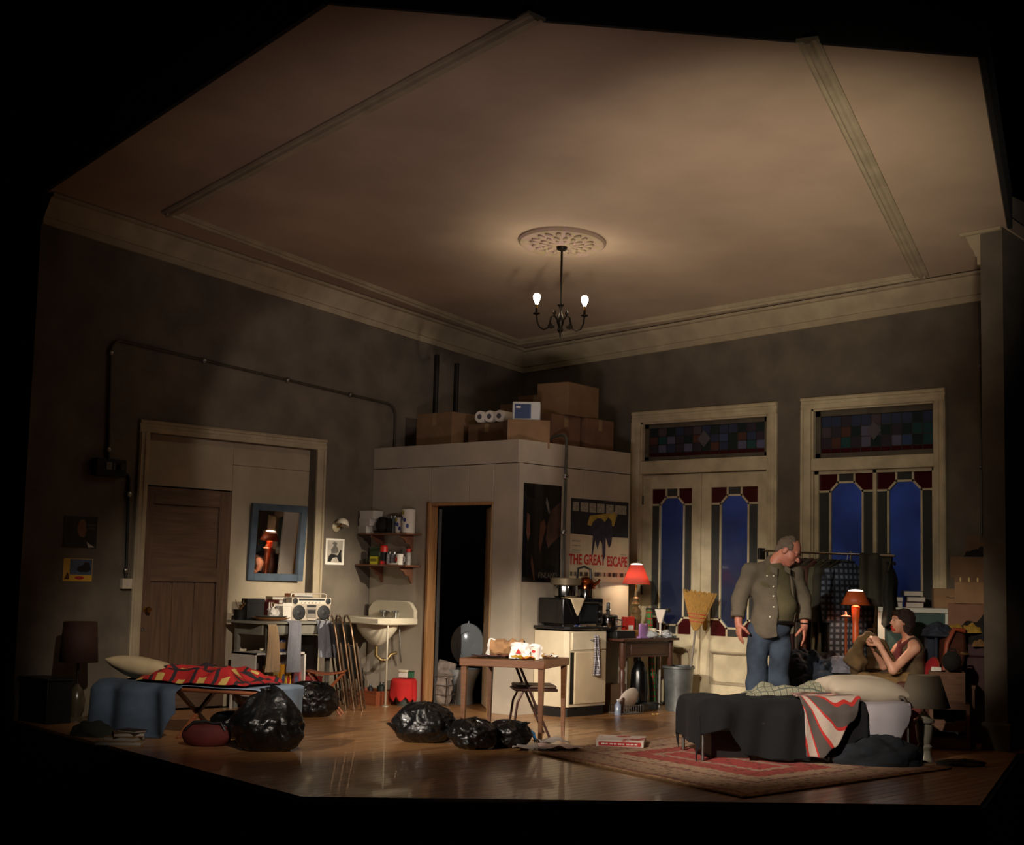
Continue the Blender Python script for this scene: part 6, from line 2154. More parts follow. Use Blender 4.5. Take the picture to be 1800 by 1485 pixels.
def quilt_mat():
    m = bpy.data.materials.new('striped_quilt')
    m.use_nodes = True
    nt = m.node_tree
    b = nt.nodes['Principled BSDF']
    b.inputs['Roughness'].default_value = .95
    L = nt.links.new
    tc = nt.nodes.new('ShaderNodeTexCoord')
    sp = nt.nodes.new('ShaderNodeSeparateXYZ')
    L(tc.outputs['UV'], sp.inputs[0])
    su = nt.nodes.new('ShaderNodeMath')
    su.operation = 'ADD'
    L(sp.outputs[0], su.inputs[0])
    su.inputs[1].default_value = .16
    sv = nt.nodes.new('ShaderNodeMath')
    sv.operation = 'SUBTRACT'
    L(sp.outputs[1], sv.inputs[0])
    sv.inputs[1].default_value = .95
    at = nt.nodes.new('ShaderNodeMath')
    at.operation = 'ARCTAN2'
    L(sv.outputs[0], at.inputs[0])
    L(su.outputs[0], at.inputs[1])
    ml = nt.nodes.new('ShaderNodeMath')
    ml.operation = 'MULTIPLY'
    L(at.outputs[0], ml.inputs[0])
    ml.inputs[1].default_value = 2.9
    fr = nt.nodes.new('ShaderNodeMath')
    fr.operation = 'FRACT'
    L(ml.outputs[0], fr.inputs[0])
    rp = nt.nodes.new('ShaderNodeValToRGB')
    rp.color_ramp.interpolation = 'CONSTANT'
    e = rp.color_ramp.elements
    e[0].position = 0
    e[0].color = (*lin((206, 52, 44)), 1)
    e[1].position = .09
    e[1].color = (*lin((208, 188, 172)), 1)
    for p_, c_ in ((.47, (206, 52, 44)), (.54, (98, 88, 82))):
        q = e.new(p_)
        q.color = (*lin(c_), 1)
    L(fr.outputs[0], rp.inputs[0])
    n_ = nt.nodes.new('ShaderNodeTexNoise')
    n_.inputs['Scale'].default_value = 60
    mx = nt.nodes.new('ShaderNodeMix')
    mx.data_type = 'RGBA'
    mx.blend_type = 'MULTIPLY'
    mx.inputs[0].default_value = .35
    L(rp.outputs[0], mx.inputs[6])
    L(n_.outputs['Color'], mx.inputs[7])
    L(mx.outputs[2], b.inputs['Base Color'])
    return m


bed_blanket('striped_quilt', 'quilt with grey, cream and red stripes spilling over the near side of the bed', -.06, .44, [(0, .46), (.25, .46), (.45, .38), (.75, .18), (1, .02)], [(0, -.45), (.5, -.35), (1, -.25)], quilt_mat(), HB_+.06, 5., amp=.012, out=.135, nu=40, nv=36, fr=15., skew=.05)
rumple('check_shirt', 'pale green checked shirt rolled along the far side of the bed', 'shirt', BC, BRZ, -.36, .50, .04, .34, HB_+.02, plaid('pale_check', (150, 144, 120), (132, 132, 112), (84, 90, 80), 16, 6, wid=.5), .12, 3., 44, 16, 2.6)
pillow('bed_pillow', 'large plump cream pillow at the head of the bed', BC, BRZ, (.60, .05, HB_+.105), .345, .25, .10, mat('pillow_cream', (196, 180, 158), .9, var=.05, bump=.35, bscale=7), (.1, .06, 0.06), 2.)
# things under and beside the bed
P = fl(1546, 1345)
heap('dark_coat', 'dark blue grey coat in a heap in front of the head of the bed', 'clothing', (P.x+.02, P.y-.02, .012), .34, .18, .23, mat('slate_cloth', (26, 30, 36), .9, var=.3, scale=6, bump=.4, bscale=14), 6., RZ_FACE, .3, 5., res=(56, 30))
P = fl(1476, 1343)
crumple('white_rag', 'crumpled white rag on the rug at the end of the dark coat', 'rag', (P.x, P.y, .014), .06, crumple_m, 2.1, .8)
t = thing('flat_carton', 'brown cardboard under the middle of the bed', 'carton', local(BC, BRZ, (.42, -.02, .014)), BRZ)
MB().bx(-.22, .22, -.15, .15, 0, .12).build('body', card[0], t, bevel=.004)
MB().bx(-.22, .22, -.152, .152, .12, .125).build('flap', card[2], t)
t = thing('shoe_box', 'dark box in the shadow under the foot of the bed', 'box', local(BC, BRZ, (-.55, .0, .014)), BRZ)
MB().bx(-.16, .16, -.14, .14, 0, .2).build('body', ink, t, bevel=.004)
MB().bx(-.165, .165, -.145, .145, .17, .21).build('lid', ink, t, bevel=.003)

# ---------------------------------------------------------------- near lamp with grey shade
LP = fl(1625, 1338)
LP.z = .0
z0_, z1_ = up(1637, 1243, LP), up(1637, 1187, LP)
table_lamp('grey_lamp', 'unlit lamp with a pale grey shade standing on the floor by the bed', LP, 0,
           [(0, 0), (.07, 0), (.072, .02), (.055, .05), (.05, .09), (.058, .1), (.062, .12), (.045, .14), (.055, .16), (.068, .24), (.072, .29), (.05, .3), (.085, .315), (.085, .335), (.06, .345), (.03, .38), (.02, .4)],
           mat('ceramic_beige', (150, 142, 124), .3, var=.25, scale=9), z0_, z1_, .205, .125, mat('grey_linen_shade', (132, 120, 102), .9, var=.05))

# ---------------------------------------------------------------- crates, cartons at the right
cw_ = wood('crate_wood', (96, 64, 44), (118, 82, 58), .7, 'x', 4)
P = Vector((6.50, -1.40, 0))
zt1, zt2 = .40, .70
CRZ = RZ_FACE-.25
t = thing('drawer_crate', 'wooden crate with one drawer at the bottom of the stack beside the pier', 'crate', P, CRZ)
w_, d_ = .17, .16
for a in ((-w_, -w_+.03, -d_, d_), (w_-.03, w_, -d_, d_)):
    MB().bx(*a, 0, zt1).build('side', cw_, t)
MB().bx(-w_+.03, w_-.03, -d_, d_, 0, .1).build('bottom', cw_, t)
MB().bx(-w_+.03, w_-.03, -d_, d_, zt1-.05, zt1).build('top', cw_, t)
MB().bx(-w_+.03, w_-.03, d_-.01, d_, .1, zt1-.05).build('back', ink, t)
dd_ = MB().prism([(-w_+.035, 0), (w_-.035, 0), (w_-.035, .1), (.05, .1), (.03, .075), (-.03, .075), (-.05, .1), (-w_+.035, .1)], .015, Matrix(((1, 0, 0, 0), (0, 0, 1, -d_+.004), (0, 1, 0, .16), (0, 0, 0, 1)))).build('drawer_front', cw_, t)
t = thing('handle_crate', 'upper wooden crate with a slotted handle in the stack beside the pier', 'crate', (P.x-.02, P.y, zt1), CRZ)
h_ = .27
mbx = MB().bx(-w_+.02, w_-.02, -d_, -d_+.015, 0, h_-.07).bx(-w_+.02, -.07, -d_, -d_+.015, h_-.07, h_-.035).bx(.07, w_-.02, -d_, -d_+.015, h_-.07, h_-.035).bx(-w_+.02, w_-.02, -d_, -d_+.015, h_-.035, h_)
mbx.build('front_board', cw_, t)
for a in ((-w_+.02, -w_+.035, -d_+.015, d_), (w_-.035, w_-.02, -d_+.015, d_), (-w_+.035, w_-.035, d_-.015, d_)):
    MB().bx(*a, 0, h_).build('side', cw_, t)
MB().bx(-w_+.035, w_-.035, -d_+.015, d_-.015, 0, .015).build('bottom', cw_, t)
t = thing('black_helmet', 'round black bag on top of the upper wooden crate', 'bag', (P.x+.03, P.y, zt1+h_))
MB().ell((0, 0, .09), (.085, .085, .09), 18, 12).build('body', MATS['black_cloth'], t)
MB().tube([(-.05, 0, .15), (-.02, 0, .2), (.03, 0, .2), (.05, 0, .15)], .008).build('loop', MATS['black_cloth'], t)
t = thing('white_block', 'white folded paper on the upper wooden crate beside the black bag', 'paper', (P.x-.10, P.y-.04, zt1+h_), CRZ)
MB().bx(-.045, .045, -.04, .04, 0, .02).bx(-.04, .045, -.035, .04, .02, .035).build('fold', paper, t, bevel=.003)
# tall plank leaning behind crates
t = thing('wooden_post', 'narrow wooden post standing between the crates and the pier', 'post', (6.64, -1.22, 0), .2)
MB().bx(-.02, .02, -.02, .02, 0, .52).build('shaft', cw_, t)
MB().bx(-.03, .03, -.03, .03, .52, .55).build('cap', cw_, t)
# mauve trunk behind the crates, cartons and clothes above
t = thing('mauve_trunk', 'dull mauve trunk behind the crates beside the pier', 'trunk', (6.48, -.52, 0), -.05)
mv = mat('mauve_leather', (62, 40, 42), .6, var=.2)
MB().bx(-.23, .21, -.25, .25, 0, .78).build('body', mv, t, bevel=.015)
MB().bx(-.24, .22, -.26, .26, .78, .9).build('lid', mv, t, bevel=.02)
ycl = mat('mustard_cloth', (150, 120, 44), .9, var=.25, scale=9, bump=.3, bscale=14)
bcl = mat('black_clothes', (16, 15, 15), .9, var=.3, bump=.4, bscale=12)
heap('black_clothes', 'heap of black clothes on the mauve trunk below the cartons', 'clothing', (6.44, -.56, .90), .26, .2, .22, bcl, 3.2, 0, .35)
for k, (xx, yy, zz, s_, a, lb) in enumerate(((6.24, -.74, 1.0, .09, .3, 'mustard cloth at the upper left of the black heap'), (6.22, -.80, .92, .1, -.2, 'mustard cloth over the back of the leather armchair'), (6.42, -.76, 1.0, .1, .1, 'mustard cloth in the middle of the black heap'), (6.50, -.78, .88, .08, .6, 'tan pleated cloth at the lower right of the black heap'), (6.36, -.82, .80, .07, .9, 'olive cloth hanging between the armchair and the black heap'))):
    heap('mustard_cloth', lb, 'clothing', (xx, yy, zz), s_*1.1, s_*.6, s_*.75, ycl if k < 3 else mat('tan_cloth', (128, 96, 56), .9, var=.25, scale=9), 1.3+k, a+RZ_FACE, .35, res=(24, 14), group='mustard and tan clothes on the black heap')
carton('large brown carton against the right wall under the slotted one', (6.36, -.30, .9), .02, .62, .4, .36, 3, tape=False)
t = thing('slotted_carton', 'brown carton with five slots painted lit yellow, near the pier', 'carton', (6.33, -.36, 1.265), RZ_FACE-.55)
MB().bx(-.22, .2, -.14, .14, 0, .24).build('body', card[2], t, bevel=.004)
MB().bx(-.22, .2, -.142, .142, .2, .245).build('rim_band', card[1], t)
for k in range(5):
    MB().bx(-.17+.08*k, -.155+.08*k, -.144, -.142, .205, .245).build('lit_slot_strip', mat('lit_slot_yellow', (200, 176, 96), .5), t)  # yellow strips painted as light in the slots
t = thing('open_carton', 'open brown carton with dark contents at the top of the stack by the pier', 'carton', (6.31, -.2, 1.51), .03)
for a in ((-.3, -.29, -.16, .16), (.28, .29, -.16, .16), (-.29, .28, -.16, -.15), (-.29, .28, .15, .16)):
    MB().bx(*a, 0, .2).build('side', card[1], t)
MB().bx(-.29, .28, -.15, .15, 0, .01).build('bottom', card[1], t)
MB().bx(-.29, .28, 0, .008, 0, .22).build('flap', card[1], t, loc=(0, .15, .2), rot=(-.15, 0, 0))
heap('carton_contents', 'dark crumpled things filling the open carton by the pier', 'clothing', (6.25, -.22, 1.53), .2, .12, .27, bcl, 5., 0, .4)
# wooden cabinet carrying the carton and the books: old television
t = thing('television', 'old television set with a pale frame behind the seated person', 'television', (5.70, -.50, .0), RZ_FACE-.28)
tvp = mat('tv_pale', (176, 180, 170), .5, var=.08)
TVZ = .74
MB().bx(-.28, .3, -.02, .34, 0, TVZ).build('stand', mat('tv_stand', (40, 34, 30), .7), t)
MB().bx(-.34, .36, -.02, .4, TVZ, TVZ+.47).build('case', mat('tv_case', (78, 78, 72), .5), t, bevel=.01)
for a in ((-.34, .36, TVZ+.42, TVZ+.47), (-.34, .36, TVZ, TVZ+.05), (-.34, -.27, TVZ+.05, TVZ+.42), (.29, .36, TVZ+.05, TVZ+.42)):
    MB().bx(a[0], a[1], -.06, -.02, a[2], a[3]).build('frame_bar', tvp, t, bevel=.008)
MB().grid(lambda u, v: (-.27+.56*u, -.03-.025*math.sin(PI*u)*math.sin(PI*v), TVZ+.05+.37*v), 14, 12).build('screen', mat('tv_screen', (64, 84, 82), .12, var=.1), t, angle=180)
TL = (5.70, -.50, TVZ+.47)
trz = RZ_FACE-.28
zz = 0.
bl = ['thick pale paged book at the bottom left of the pile on the television', 'second pale paged book of the left pile on the television', 'pale paged book at the bottom right of the pile on the television', 'second pale paged book of the right pile on the television', 'dark covered book on top of the pile on the television']
for k, (xx, zz, w_) in enumerate(((-.2, 0, .22), (-.19, .05, .2), (.0, 0, .2), (.01, .055, .21), (-.02, .11, .22))):
    b_ = book('thick_book', bl[k], 'book', local(TL, trz, (xx, .1, zz)), trz+PI/2*0+.05*k, w_*.85, .16, .05, bcol[(4, 7, 5, 4, 7)[k]], 'books piled on the television')
carton('small brown carton with a faint scrawl on the right of the television', local(TL, trz, (.31, .12, 0)), trz+.1, .27, .2, .19, 2, tape=False)
MB().tube([(-.02, -.102, .12), (-.012, -.102, .1), (.0, -.102, .112), (.02, -.102, .1), (.045, -.102, .106), (.07, -.102, .097), (.1, -.102, .1)], .003, 5).build('marker_scrawl', ink, [o_ for o_ in COL.objects if o_.get('label') == 'small brown carton with a faint scrawl on the right of the television'][0])

# ---------------------------------------------------------------- orange lamp on its small table
LP = Vector((5.36, -1.02, 0))
zt_ = up(1520, 1187, LP)
t = thing('lamp_table', 'small red brown table holding the orange lamp', 'table', LP, RZ_FACE)
rw = wood('red_brown_wood', (128, 58, 30), (150, 74, 42), .4, 'x', 4)
MB().bx(-.17, .17, -.15, .15, zt_-.022, zt_).build('top', rw, t, bevel=.004)
for sx in (-.15, .15):
    for sy in (-.13, .13):
        MB().lathe([(.012, 0), (.018, zt_-.022)], (sx, sy, 0), 8).build('leg', rw, t)
or_m = mat('orange_enamel', (186, 84, 34), .4, var=.06)
s0_, s1_ = up(1530, 1064, LP)-zt_, up(1530, 1040, LP)-zt_
t = table_lamp('orange_lamp', 'lit lamp with an orange metal shade behind the clothes rack', (LP.x, LP.y, zt_), 0, [(0, 0), (.07, 0), (.07, .015), (.02, .03), (.02, s0_*.45), (.032, s0_*.47), (.032, s0_*.7), (.028, s0_*.72), (.036, s0_*.8), (.04, s0_*.98), (.012, s0_)],
               or_m, s0_, s1_, .14, .075, mat('orange_shade', (176, 78, 32), .5, var=.06), 10, (1, .80, .55), or_m, loff=.03)
t = thing('orange_candlestick', 'thin orange candlestick with a flat dish beside the orange lamp', 'candlestick', (LP.x-.06, LP.y-.08, zt_))
MB().lathe([(0, 0), (.04, 0), (.04, .01), (.012, .02), (.012, .5), (.018, .52), (.012, .54)], n=14).build('stem', or_m, t)
MB().lathe([(0, .54), (.02, .545), (.05, .555), (.048, .562), (.015, .57), (.008, .6), (0, .605)], n=18).build('dish', mat('pink_dish', (206, 140, 110), .4), t)

# ---------------------------------------------------------------- clothes rack and garments
RA, RB = wy(1340, 968, -.62), wy(1573, 977, -.62)
RL = (RB-RA).length
t = thing('clothes_rail', 'chrome clothes rail on a black stand in front of the window', 'rail', (RA.x, -.62, 0))
zr = RA.z
MB().tube([(0, 0, zr), (RB.x-RA.x, 0, RB.z)], .012, 10).build('bar', chrome, t)
for xx in (.06, .93*RL*.735):
    MB().tube([(xx, 0, .06), (xx, 0, zr)], .012, 8).build('upright', chrome, t)
    MB().tube([(xx, -.24, .03), (xx, .2, .03)], .014, 8).build('foot_bar', ink, t)
MB().tube([(.06, 0, .06), (.93*RL*.735, 0, .06)], .012, 8).build('lower_bar', chrome, t)
MB().box((-.01, 0, zr-.03), (.03, .11, .12)).build('end_cap', ink, t, bevel=.006)
RTOP = lambda x_: zr+(RB.z-zr)*(x_-RA.x)/(RB.x-RA.x)


def garment(label, x, m, ln, wd=.42, th=.075, seed=0., rz=0., sleeve=True, name='hanging_shirt', cat='shirt', collar=True, yoff=0., hang=.06):
    """garment on a hanger; local x across its thickness, local y across its shoulders"""
    zt = RTOP(x)-hang
    t_ = thing(name, label, cat, (x, -.62+yoff, zt), rz, 'garments on the clothes rail')
    MB().tube([(0, -wd*.42, -.09), (0, -.02, -.01), (0, 0, .0), (0, .02, -.01), (0, wd*.42, -.09)], .006, 6).build('hanger', mat('hanger_wire', (110, 104, 92), .4, .6), t_)
    MB().tube([(0, 0, 0), (0, 0, hang*.7), (0, .02, hang+.012), (0, .02, hang+.02), (0, 0, hang+.03)], .003, 6).build('hook', steel, t_)

    def fn(u, v):
        a = 2*PI*u
        if v < .12:
            q = v/.12
            hw = wd/2*(.18+.82*q)
            zz_ = -.015-.085*q
        else:
            q = (v-.12)/.88
            hw = wd/2*(1-.06*q+.08*q*q)
            zz_ = -.10-(ln-.1)*q
        tk = th/2*(.5+.5*min(1, v*4))*(1+.35*v)
        f = 1+.28*math.sin(6*a+seed+2*v)*min(1, v*2)
        yy_ = hw*math.copysign(abs(math.sin(a))**.75, math.sin(a))+.012*nz((u*3, v*4, seed))
        xx_ = tk*f*math.copysign(abs(math.cos(a))**.9, math.cos(a))+.025*nz((v*3, seed, 0))
        return (xx_, yy_, zz_+.015*math.sin(3*a+seed)*v)
    MB().grid(fn, 37, 26).build('body', m, t_, angle=180)
    if sleeve:
        for s in (-1, 1):
            MB().tube([(0, s*wd*.44, -.1), (.01, s*wd*.53, -.2), (.015, s*wd*.56, -.42), (.02, s*wd*.54, -.62)], [.05, .055, .05, .04], 10).build('sleeve', m, t_)
    if collar:
        MB().tube([(.03, -.06, -.02), (.035, 0, -.005), (.03, .06, -.02), (-.03, .06, -.02), (-.035, 0, -.005), (-.03, -.06, -.02)], .012, 6).build('collar', m, t_)
    return t_


gx = lambda px: wy(px, 1000, -.62).x
gcols = [((34, 34, 32), 'black jacket at the left end of the clothes rail, beside the standing person'), ((74, 40, 40), 'maroon shirt, second garment along the clothes rail'), ((88, 80, 70), 'grey brown shirt, third garment along the clothes rail'), ((96, 62, 54), 'rust coloured shirt in the middle of the clothes rail'), ((84, 84, 64), 'olive shirt with a long tail on the clothes rail'), ((60, 58, 46), 'dark khaki jacket next to the flannel shirt'), ((30, 30, 26), 'black coat hanging behind the flannel shirt')]
for k, px in enumerate((1396, 1410, 1423, 1434, 1446, 1459, 1474)):
    c_, lb = gcols[k]
    garment(lb, gx(px), mat('garment_%d' % k, c_, .9, var=.2, scale=5, bump=.2, bscale=20), (.95, .98, .92, .95, 1.02, .93, 1.05)[k], .46, .06, k*1.7, .1*math.sin(k*2.))
flan = plaid('blue_flannel', (40, 50, 66), (92, 104, 120), (18, 20, 26), 19, 17, wid=.5, coord='Object', ax=(1, 2))
garment('blue checked flannel shirt facing out on the clothes rail', gx(1493), flan, 1.0, .46, .10, 2., -PI/2+RZ_FACE+.35, yoff=-.04)
tr_m = mat('trouser_olive', (58, 56, 44), .9, var=.2, bump=.2, bscale=18)
t = thing('hanging_trousers', 'olive trousers folded over a hanger at the right end of the rail', 'trousers', (gx(1540), -.62, RTOP(gx(1540))), RZ_FACE-.1, 'garments on the clothes rail')
MB().grid(lambda u, v: ((-.15+.3*u)*(1+.05*v), -.02-.02*math.sin(14*u+1)-.015*v, .012-.52*v), 22, 12).build('front_leg', tr_m, t, solid=.02, angle=180)
MB().grid(lambda u, v: ((-.15+.3*u)*(1+.05*v), .03+.02*math.sin(11*u), .012-.48*v), 22, 12).build('back_leg', tr_m, t, solid=.02, angle=180)
MB().bx(-.15, .15, -.02, .03, .012, .022).build('fold', tr_m, t)
garment('black green jacket at the far right end of the clothes rail', gx(1566), mat('garment_9', (30, 32, 26), .9, var=.2), .62, .36, .08, 4.4, .3, sleeve=False, name='hanging_jacket', cat='jacket')

# denim heap between rail and bed
jn = [mat('denim_%d' % i, c, .95, var=.25, scale=7, bump=.5, bscale=11) for i, c in enumerate(((34, 40, 52), (48, 58, 76), (100, 98, 106), (34, 38, 46)))]
P = fl(1430, 1290)
t = thing('laundry_basket', 'dark basket buried under the pile of jeans', 'basket', (P.x, P.y, 0), RZ_FACE)
MB().lathe([(0, 0), (.24, 0), (.3, .42), (.31, .43), (.28, .42), (0, .4)], n=28, sx=1.0).build('tub', ink, t)
MB().lathe([(.3, .42), (.325, .425), (.325, .445), (.3, .45)], n=28, cap=False, sx=1.0).build('rim', ink, t)
heap('jeans_pile', 'big dark heap of jeans on the basket behind the bed', 'jeans', (P.x, P.y, .44), .44, .3, .30, jn[0], 2.7, RZ_FACE, .4, 5., res=(60, 34))
heap('flung_jeans', 'blue jeans leg flung over the left of the heap', 'jeans', local((P.x, P.y, .5), RZ_FACE, (-.17, -.10, .06)), .22, .14, .22, jn[1], 5.5, RZ_FACE+.4, .35)
heap('grey_jersey', 'pale grey jersey at the right of the jeans heap', 'clothing', local((P.x, P.y, .56), RZ_FACE, (.22, -.14, .03)), .15, .1, .15, jn[2], 8.5, RZ_FACE-.3, .35)
heap('dark_trousers', 'black trousers under the clothes rail behind the jeans heap', 'trousers', local((P.x, P.y, .0), RZ_FACE, (.12, .62, .0)), .42, .2, .62, MATS['black_clothes'], 4.1, RZ_FACE, .3)

# ---------------------------------------------------------------- leather armchair behind the seated person
WP = fl(1592, 1299)
AP = Vector((WP.x, WP.y, 0))+RIGHT*.15
arz = RZ_FACE+.1
t = thing('leather_armchair', 'brown leather wing armchair with rust coloured edges, seen from the side', 'armchair', AP, arz)
lea = mat('brown_leather', (74, 42, 32), .45, var=.25, scale=6, bump=.2, bscale=30)
rust = mat('rust_leather', (136, 60, 32), .45, var=.15)
MB().bx(-.36, .2, -.26, .26, .16, .34).build('seat_base', lea, t, bevel=.03)
MB().bx(-.36, .16, -.22, .22, .34, .40).build('seat_cushion', lea, t, bevel=.035)
bk = MB().prism([(.06, .2), (.22, .2), (.34, .86), (.33, 1.0), (.22, 1.04), (.14, .98)], .54, Matrix(((1, 0, 0, 0), (0, 0, -1, .27), (0, 1, 0, 0), (0, 0, 0, 1)))).build('backrest', lea, t, bevel=.04)
MB().tube([(.05, -.285, .2), (.08, -.29, .5), (.13, -.29, .9), (.2, -.29, 1.03), (.3, -.29, 1.02)], .022, 8).build('piping', rust, t)
for s in (-1, 1):
    MB().bx(-.36, .12, s*.3-.045, s*.3+.045, .2, .55).build('arm', lea, t, bevel=.04)
for sx in (-.32, .17):
    for sy in (-.24, .24):
        MB().lathe([(.02, 0), (.03, .16)], (sx, sy, 0), 10).build('foot', dw, t)
heap('blue_jacket', 'dark blue jacket thrown over the back of the leather armchair', 'jacket', local(AP, arz, (.14, -.06, .96)), .14, .2, .12, mat('navy_jacket', (32, 40, 56), .8, var=.25, bump=.3, bscale=12), 6.6, arz, .3)
o = MB().grid(lambda u, v: (.02+.02*math.sin(8*u), -.2+.3*u, .98-.5*v), 16, 14).build('jacket_fall', MATS['navy_jacket'], bpy.data.objects['blue_jacket'], solid=.03, sub=1, angle=180)
o.location = (-.08, .1, -1.0+.08)
t = thing('red_cushion', 'red cushion wedged behind the seated person', 'cushion', local(AP, arz, (.02, -.12, .46)), arz, rot=(0, .2, arz))
MB().ell((0, 0, .15), (.06, .17, .16), 18, 12).build('pad', mat('cushion_red', (160, 26, 34), .8, var=.1), t)
MB().tube([(0, .17*math.cos(a_), .15+.16*math.sin(a_)) for a_ in [2*PI*k/24 for k in range(25)]], .008, 6).build('piping', rust, t)
# papers and rags on the floor behind the near lamp
P = fl(1618, 1300)
for k, (dx, dy, w_, c_, lb) in enumerate(((-.1, .1, .2, (190, 170, 140), 'cream papers on the floor behind the grey shaded lamp'), (.08, .0, .18, (200, 120, 100), 'pinkish paper on the floor right of the grey shaded lamp base'), (.2, -.08, .16, (206, 180, 110), 'yellowish paper on the floor before the drawer crate'), (-.2, -.02, .2, (170, 130, 50), 'mustard rag on the floor at the bed leg'))):
    paper_sheet('loose_paper', lb, 'paper', local((P.x, P.y, .003), RZ_FACE, (dx, dy, 0)), .5*k, w_, w_*.7, mat('loose_%d' % k, c_, .85, var=.2), .09, 1.5+k)
t = thing('red_box', 'dull red box on the floor behind the grey shaded lamp', 'box', (6.25, -1.75, 0), RZ_FACE-.1)
MB().bx(-.14, .12, -.1, .1, 0, .36).build('body', mat('dull_red', (120, 44, 36), .6, var=.3), t, bevel=.006)
MB().bx(-.145, .125, -.105, .105, .32, .37).build('lid', mat('dull_red2', (104, 38, 32), .6, var=.3), t, bevel=.005)
heap('grey_socks', 'flat grey garment on the floor right of the near lamp', 'clothing', fl(1690, 1345), .2, .1, .05, mat('dust_cloth', (60, 54, 46), .95, var=.3), 2., RZ_FACE, .3)

# ---------------------------------------------------------------- ceiling rose and chandelier
CP = cl(988, 424)
CQ = Vector((CZX, CZY, -1)).normalized().to_track_quat('Z', 'Y').to_euler()
t = thing('ceiling_rose', 'ornate round plaster ceiling rose above the chandelier', 'rose', CP, rot=CQ)
rose = mat('rose_plaster', (176, 158, 116), .8, var=.4, scale=14, c2=(150, 124, 120), bump=.3, bscale=40)
MB().lathe([(.43, 0), (.43, .015), (.41, .035), (.37, .03), (.35, .018), (.33, .018)], n=48).build('rim', rose, t)
MB().lathe([(.33, .0), (.33, .018), (.2, .03), (.1, .05), (.09, .06), (0, .06)], n=40).build('dish', rose, t)
for ring, (rr, n_, sz) in enumerate(((.27, 18, .05), (.185, 14, .04), (.12, 10, .028))):
    lf = MB()
    lf.ell((0, 0, 0), (sz, sz*.55, .018), 8, 6)
    me_ = lf.mesh('leaf')
    me_.materials.append(rose)
    for k in range(n_):
        a = 2*PI*k/n_+ring*.2
        o = bpy.data.objects.new('plaster_leaf', me_)
        COL.objects.link(o)
        o.parent = t
        o.location = (rr*math.cos(a), rr*math.sin(a), .028+.008*ring)
        o.rotation_euler = (0, 0, a+(.5 if k % 2 else -.2))
zh = up(988, 575, CP)
t = thing('chandelier', 'dark metal chandelier with two lit bare bulbs', 'chandelier', CP)
zr_ = zh-CP.z
dm = mat('chandelier_bronze', (34, 28, 20), .4, .8, var=.2)
MB().lathe([(0, -.05), (.055, -.06), (.05, -.085), (.015, -.1)], n=20).build('canopy', dm, t)
MB().tube([(0, 0, -.06), (0, 0, zr_)], .011, 8).build('rod', dm, t)
MB().lathe([(0, zr_-.12), (.006, zr_-.1), (.01, zr_-.06), (.03, zr_-.03), (.02, zr_), (.035, zr_+.04), (.04, zr_+.08), (.025, zr_+.12), (.012, zr_+.14), (.012, zr_+.19), (.035, zr_+.22), (.012, zr_+.225)], n=16).build('hub', dm, t)
bulb_m = mat('bulb_glow', (255, 240, 214), .5, var=0, emit=30)
for s in (-1, 1):
    d_ = RIGHT*s+NEAR*(-.12*s)
    pr_ = [(0, .02), (.03, .07), (.06, .115), (.09, .1), (.1, .05), (.12, -.01), (.16, -.03), (.2, -.01), (.225, .04), (.235, .12)]
    a_ = MB().tube([Vector((d_.x*r_, d_.y*r_, zr_+z_)) for r_, z_ in pr_], .009, 8).build('arm', dm, t)
    e = Vector((d_.x*.235, d_.y*.235, zr_+.12))
    MB().lathe([(.0, -.02), (.012, -.01), (.035, .0), (.036, .008), (.012, .012), (.012, .06), (0, .06)], e, 16).build('candle_cup', dm, a_)
    MB().lathe([(.013, 0), (.013, .04)], e+Vector((0, 0, .055)), 12).build('socket', brass, a_)
    MB().lathe([(.012, 0), (.016, .02), (.032, .055), (.036, .08), (.028, .105), (0, .116)], e+Vector((0, 0, .09)), 18).build('bulb', bulb_m, a_)
    MB().lathe([(0, 0), (.014, .01), (.018, .03), (.006, .05), (0, .07)], Vector((d_.x*.06, d_.y*.06, zr_+.115)), 12).build('finial', dm, a_)
    MB().prism([(0, 0), (.02, -.03), (.035, -.02), (.03, -.05), (0, -.06), (-.03, -.05), (-.035, -.02), (-.02, -.03)], .008, Matrix.Translation((d_.x*.09, d_.y*.09, zr_+.04)) @ Matrix.Rotation(RZ_FACE, 4, 'Z') @ Matrix.Rotation(PI/2, 4, 'X')).build('leaf_ornament', dm, a_)
    l_ = bpy.data.lights.new('chandelier_bulb_light', 'POINT')
    l_.energy = 5
    l_.color = (1, .86, .66)
    l_.shadow_soft_size = .04
    lo_ = bpy.data.objects.new('chandelier_bulb_light', l_)
    COL.objects.link(lo_)
    lo_.parent = t
    lo_.location = e+Vector((0, 0, .26))

# ================================================================ PEOPLE
def nrm(v):
    v = np.array(v, float)
    return v/np.linalg.norm(v)


def frame(fwd, upv):
    f = nrm(fwd)
    u = nrm(np.array(upv, float)-f*np.dot(upv, f))
    r = np.cross(f, u)
    return np.stack([r, f, u], 1)       # columns: right, forward, up


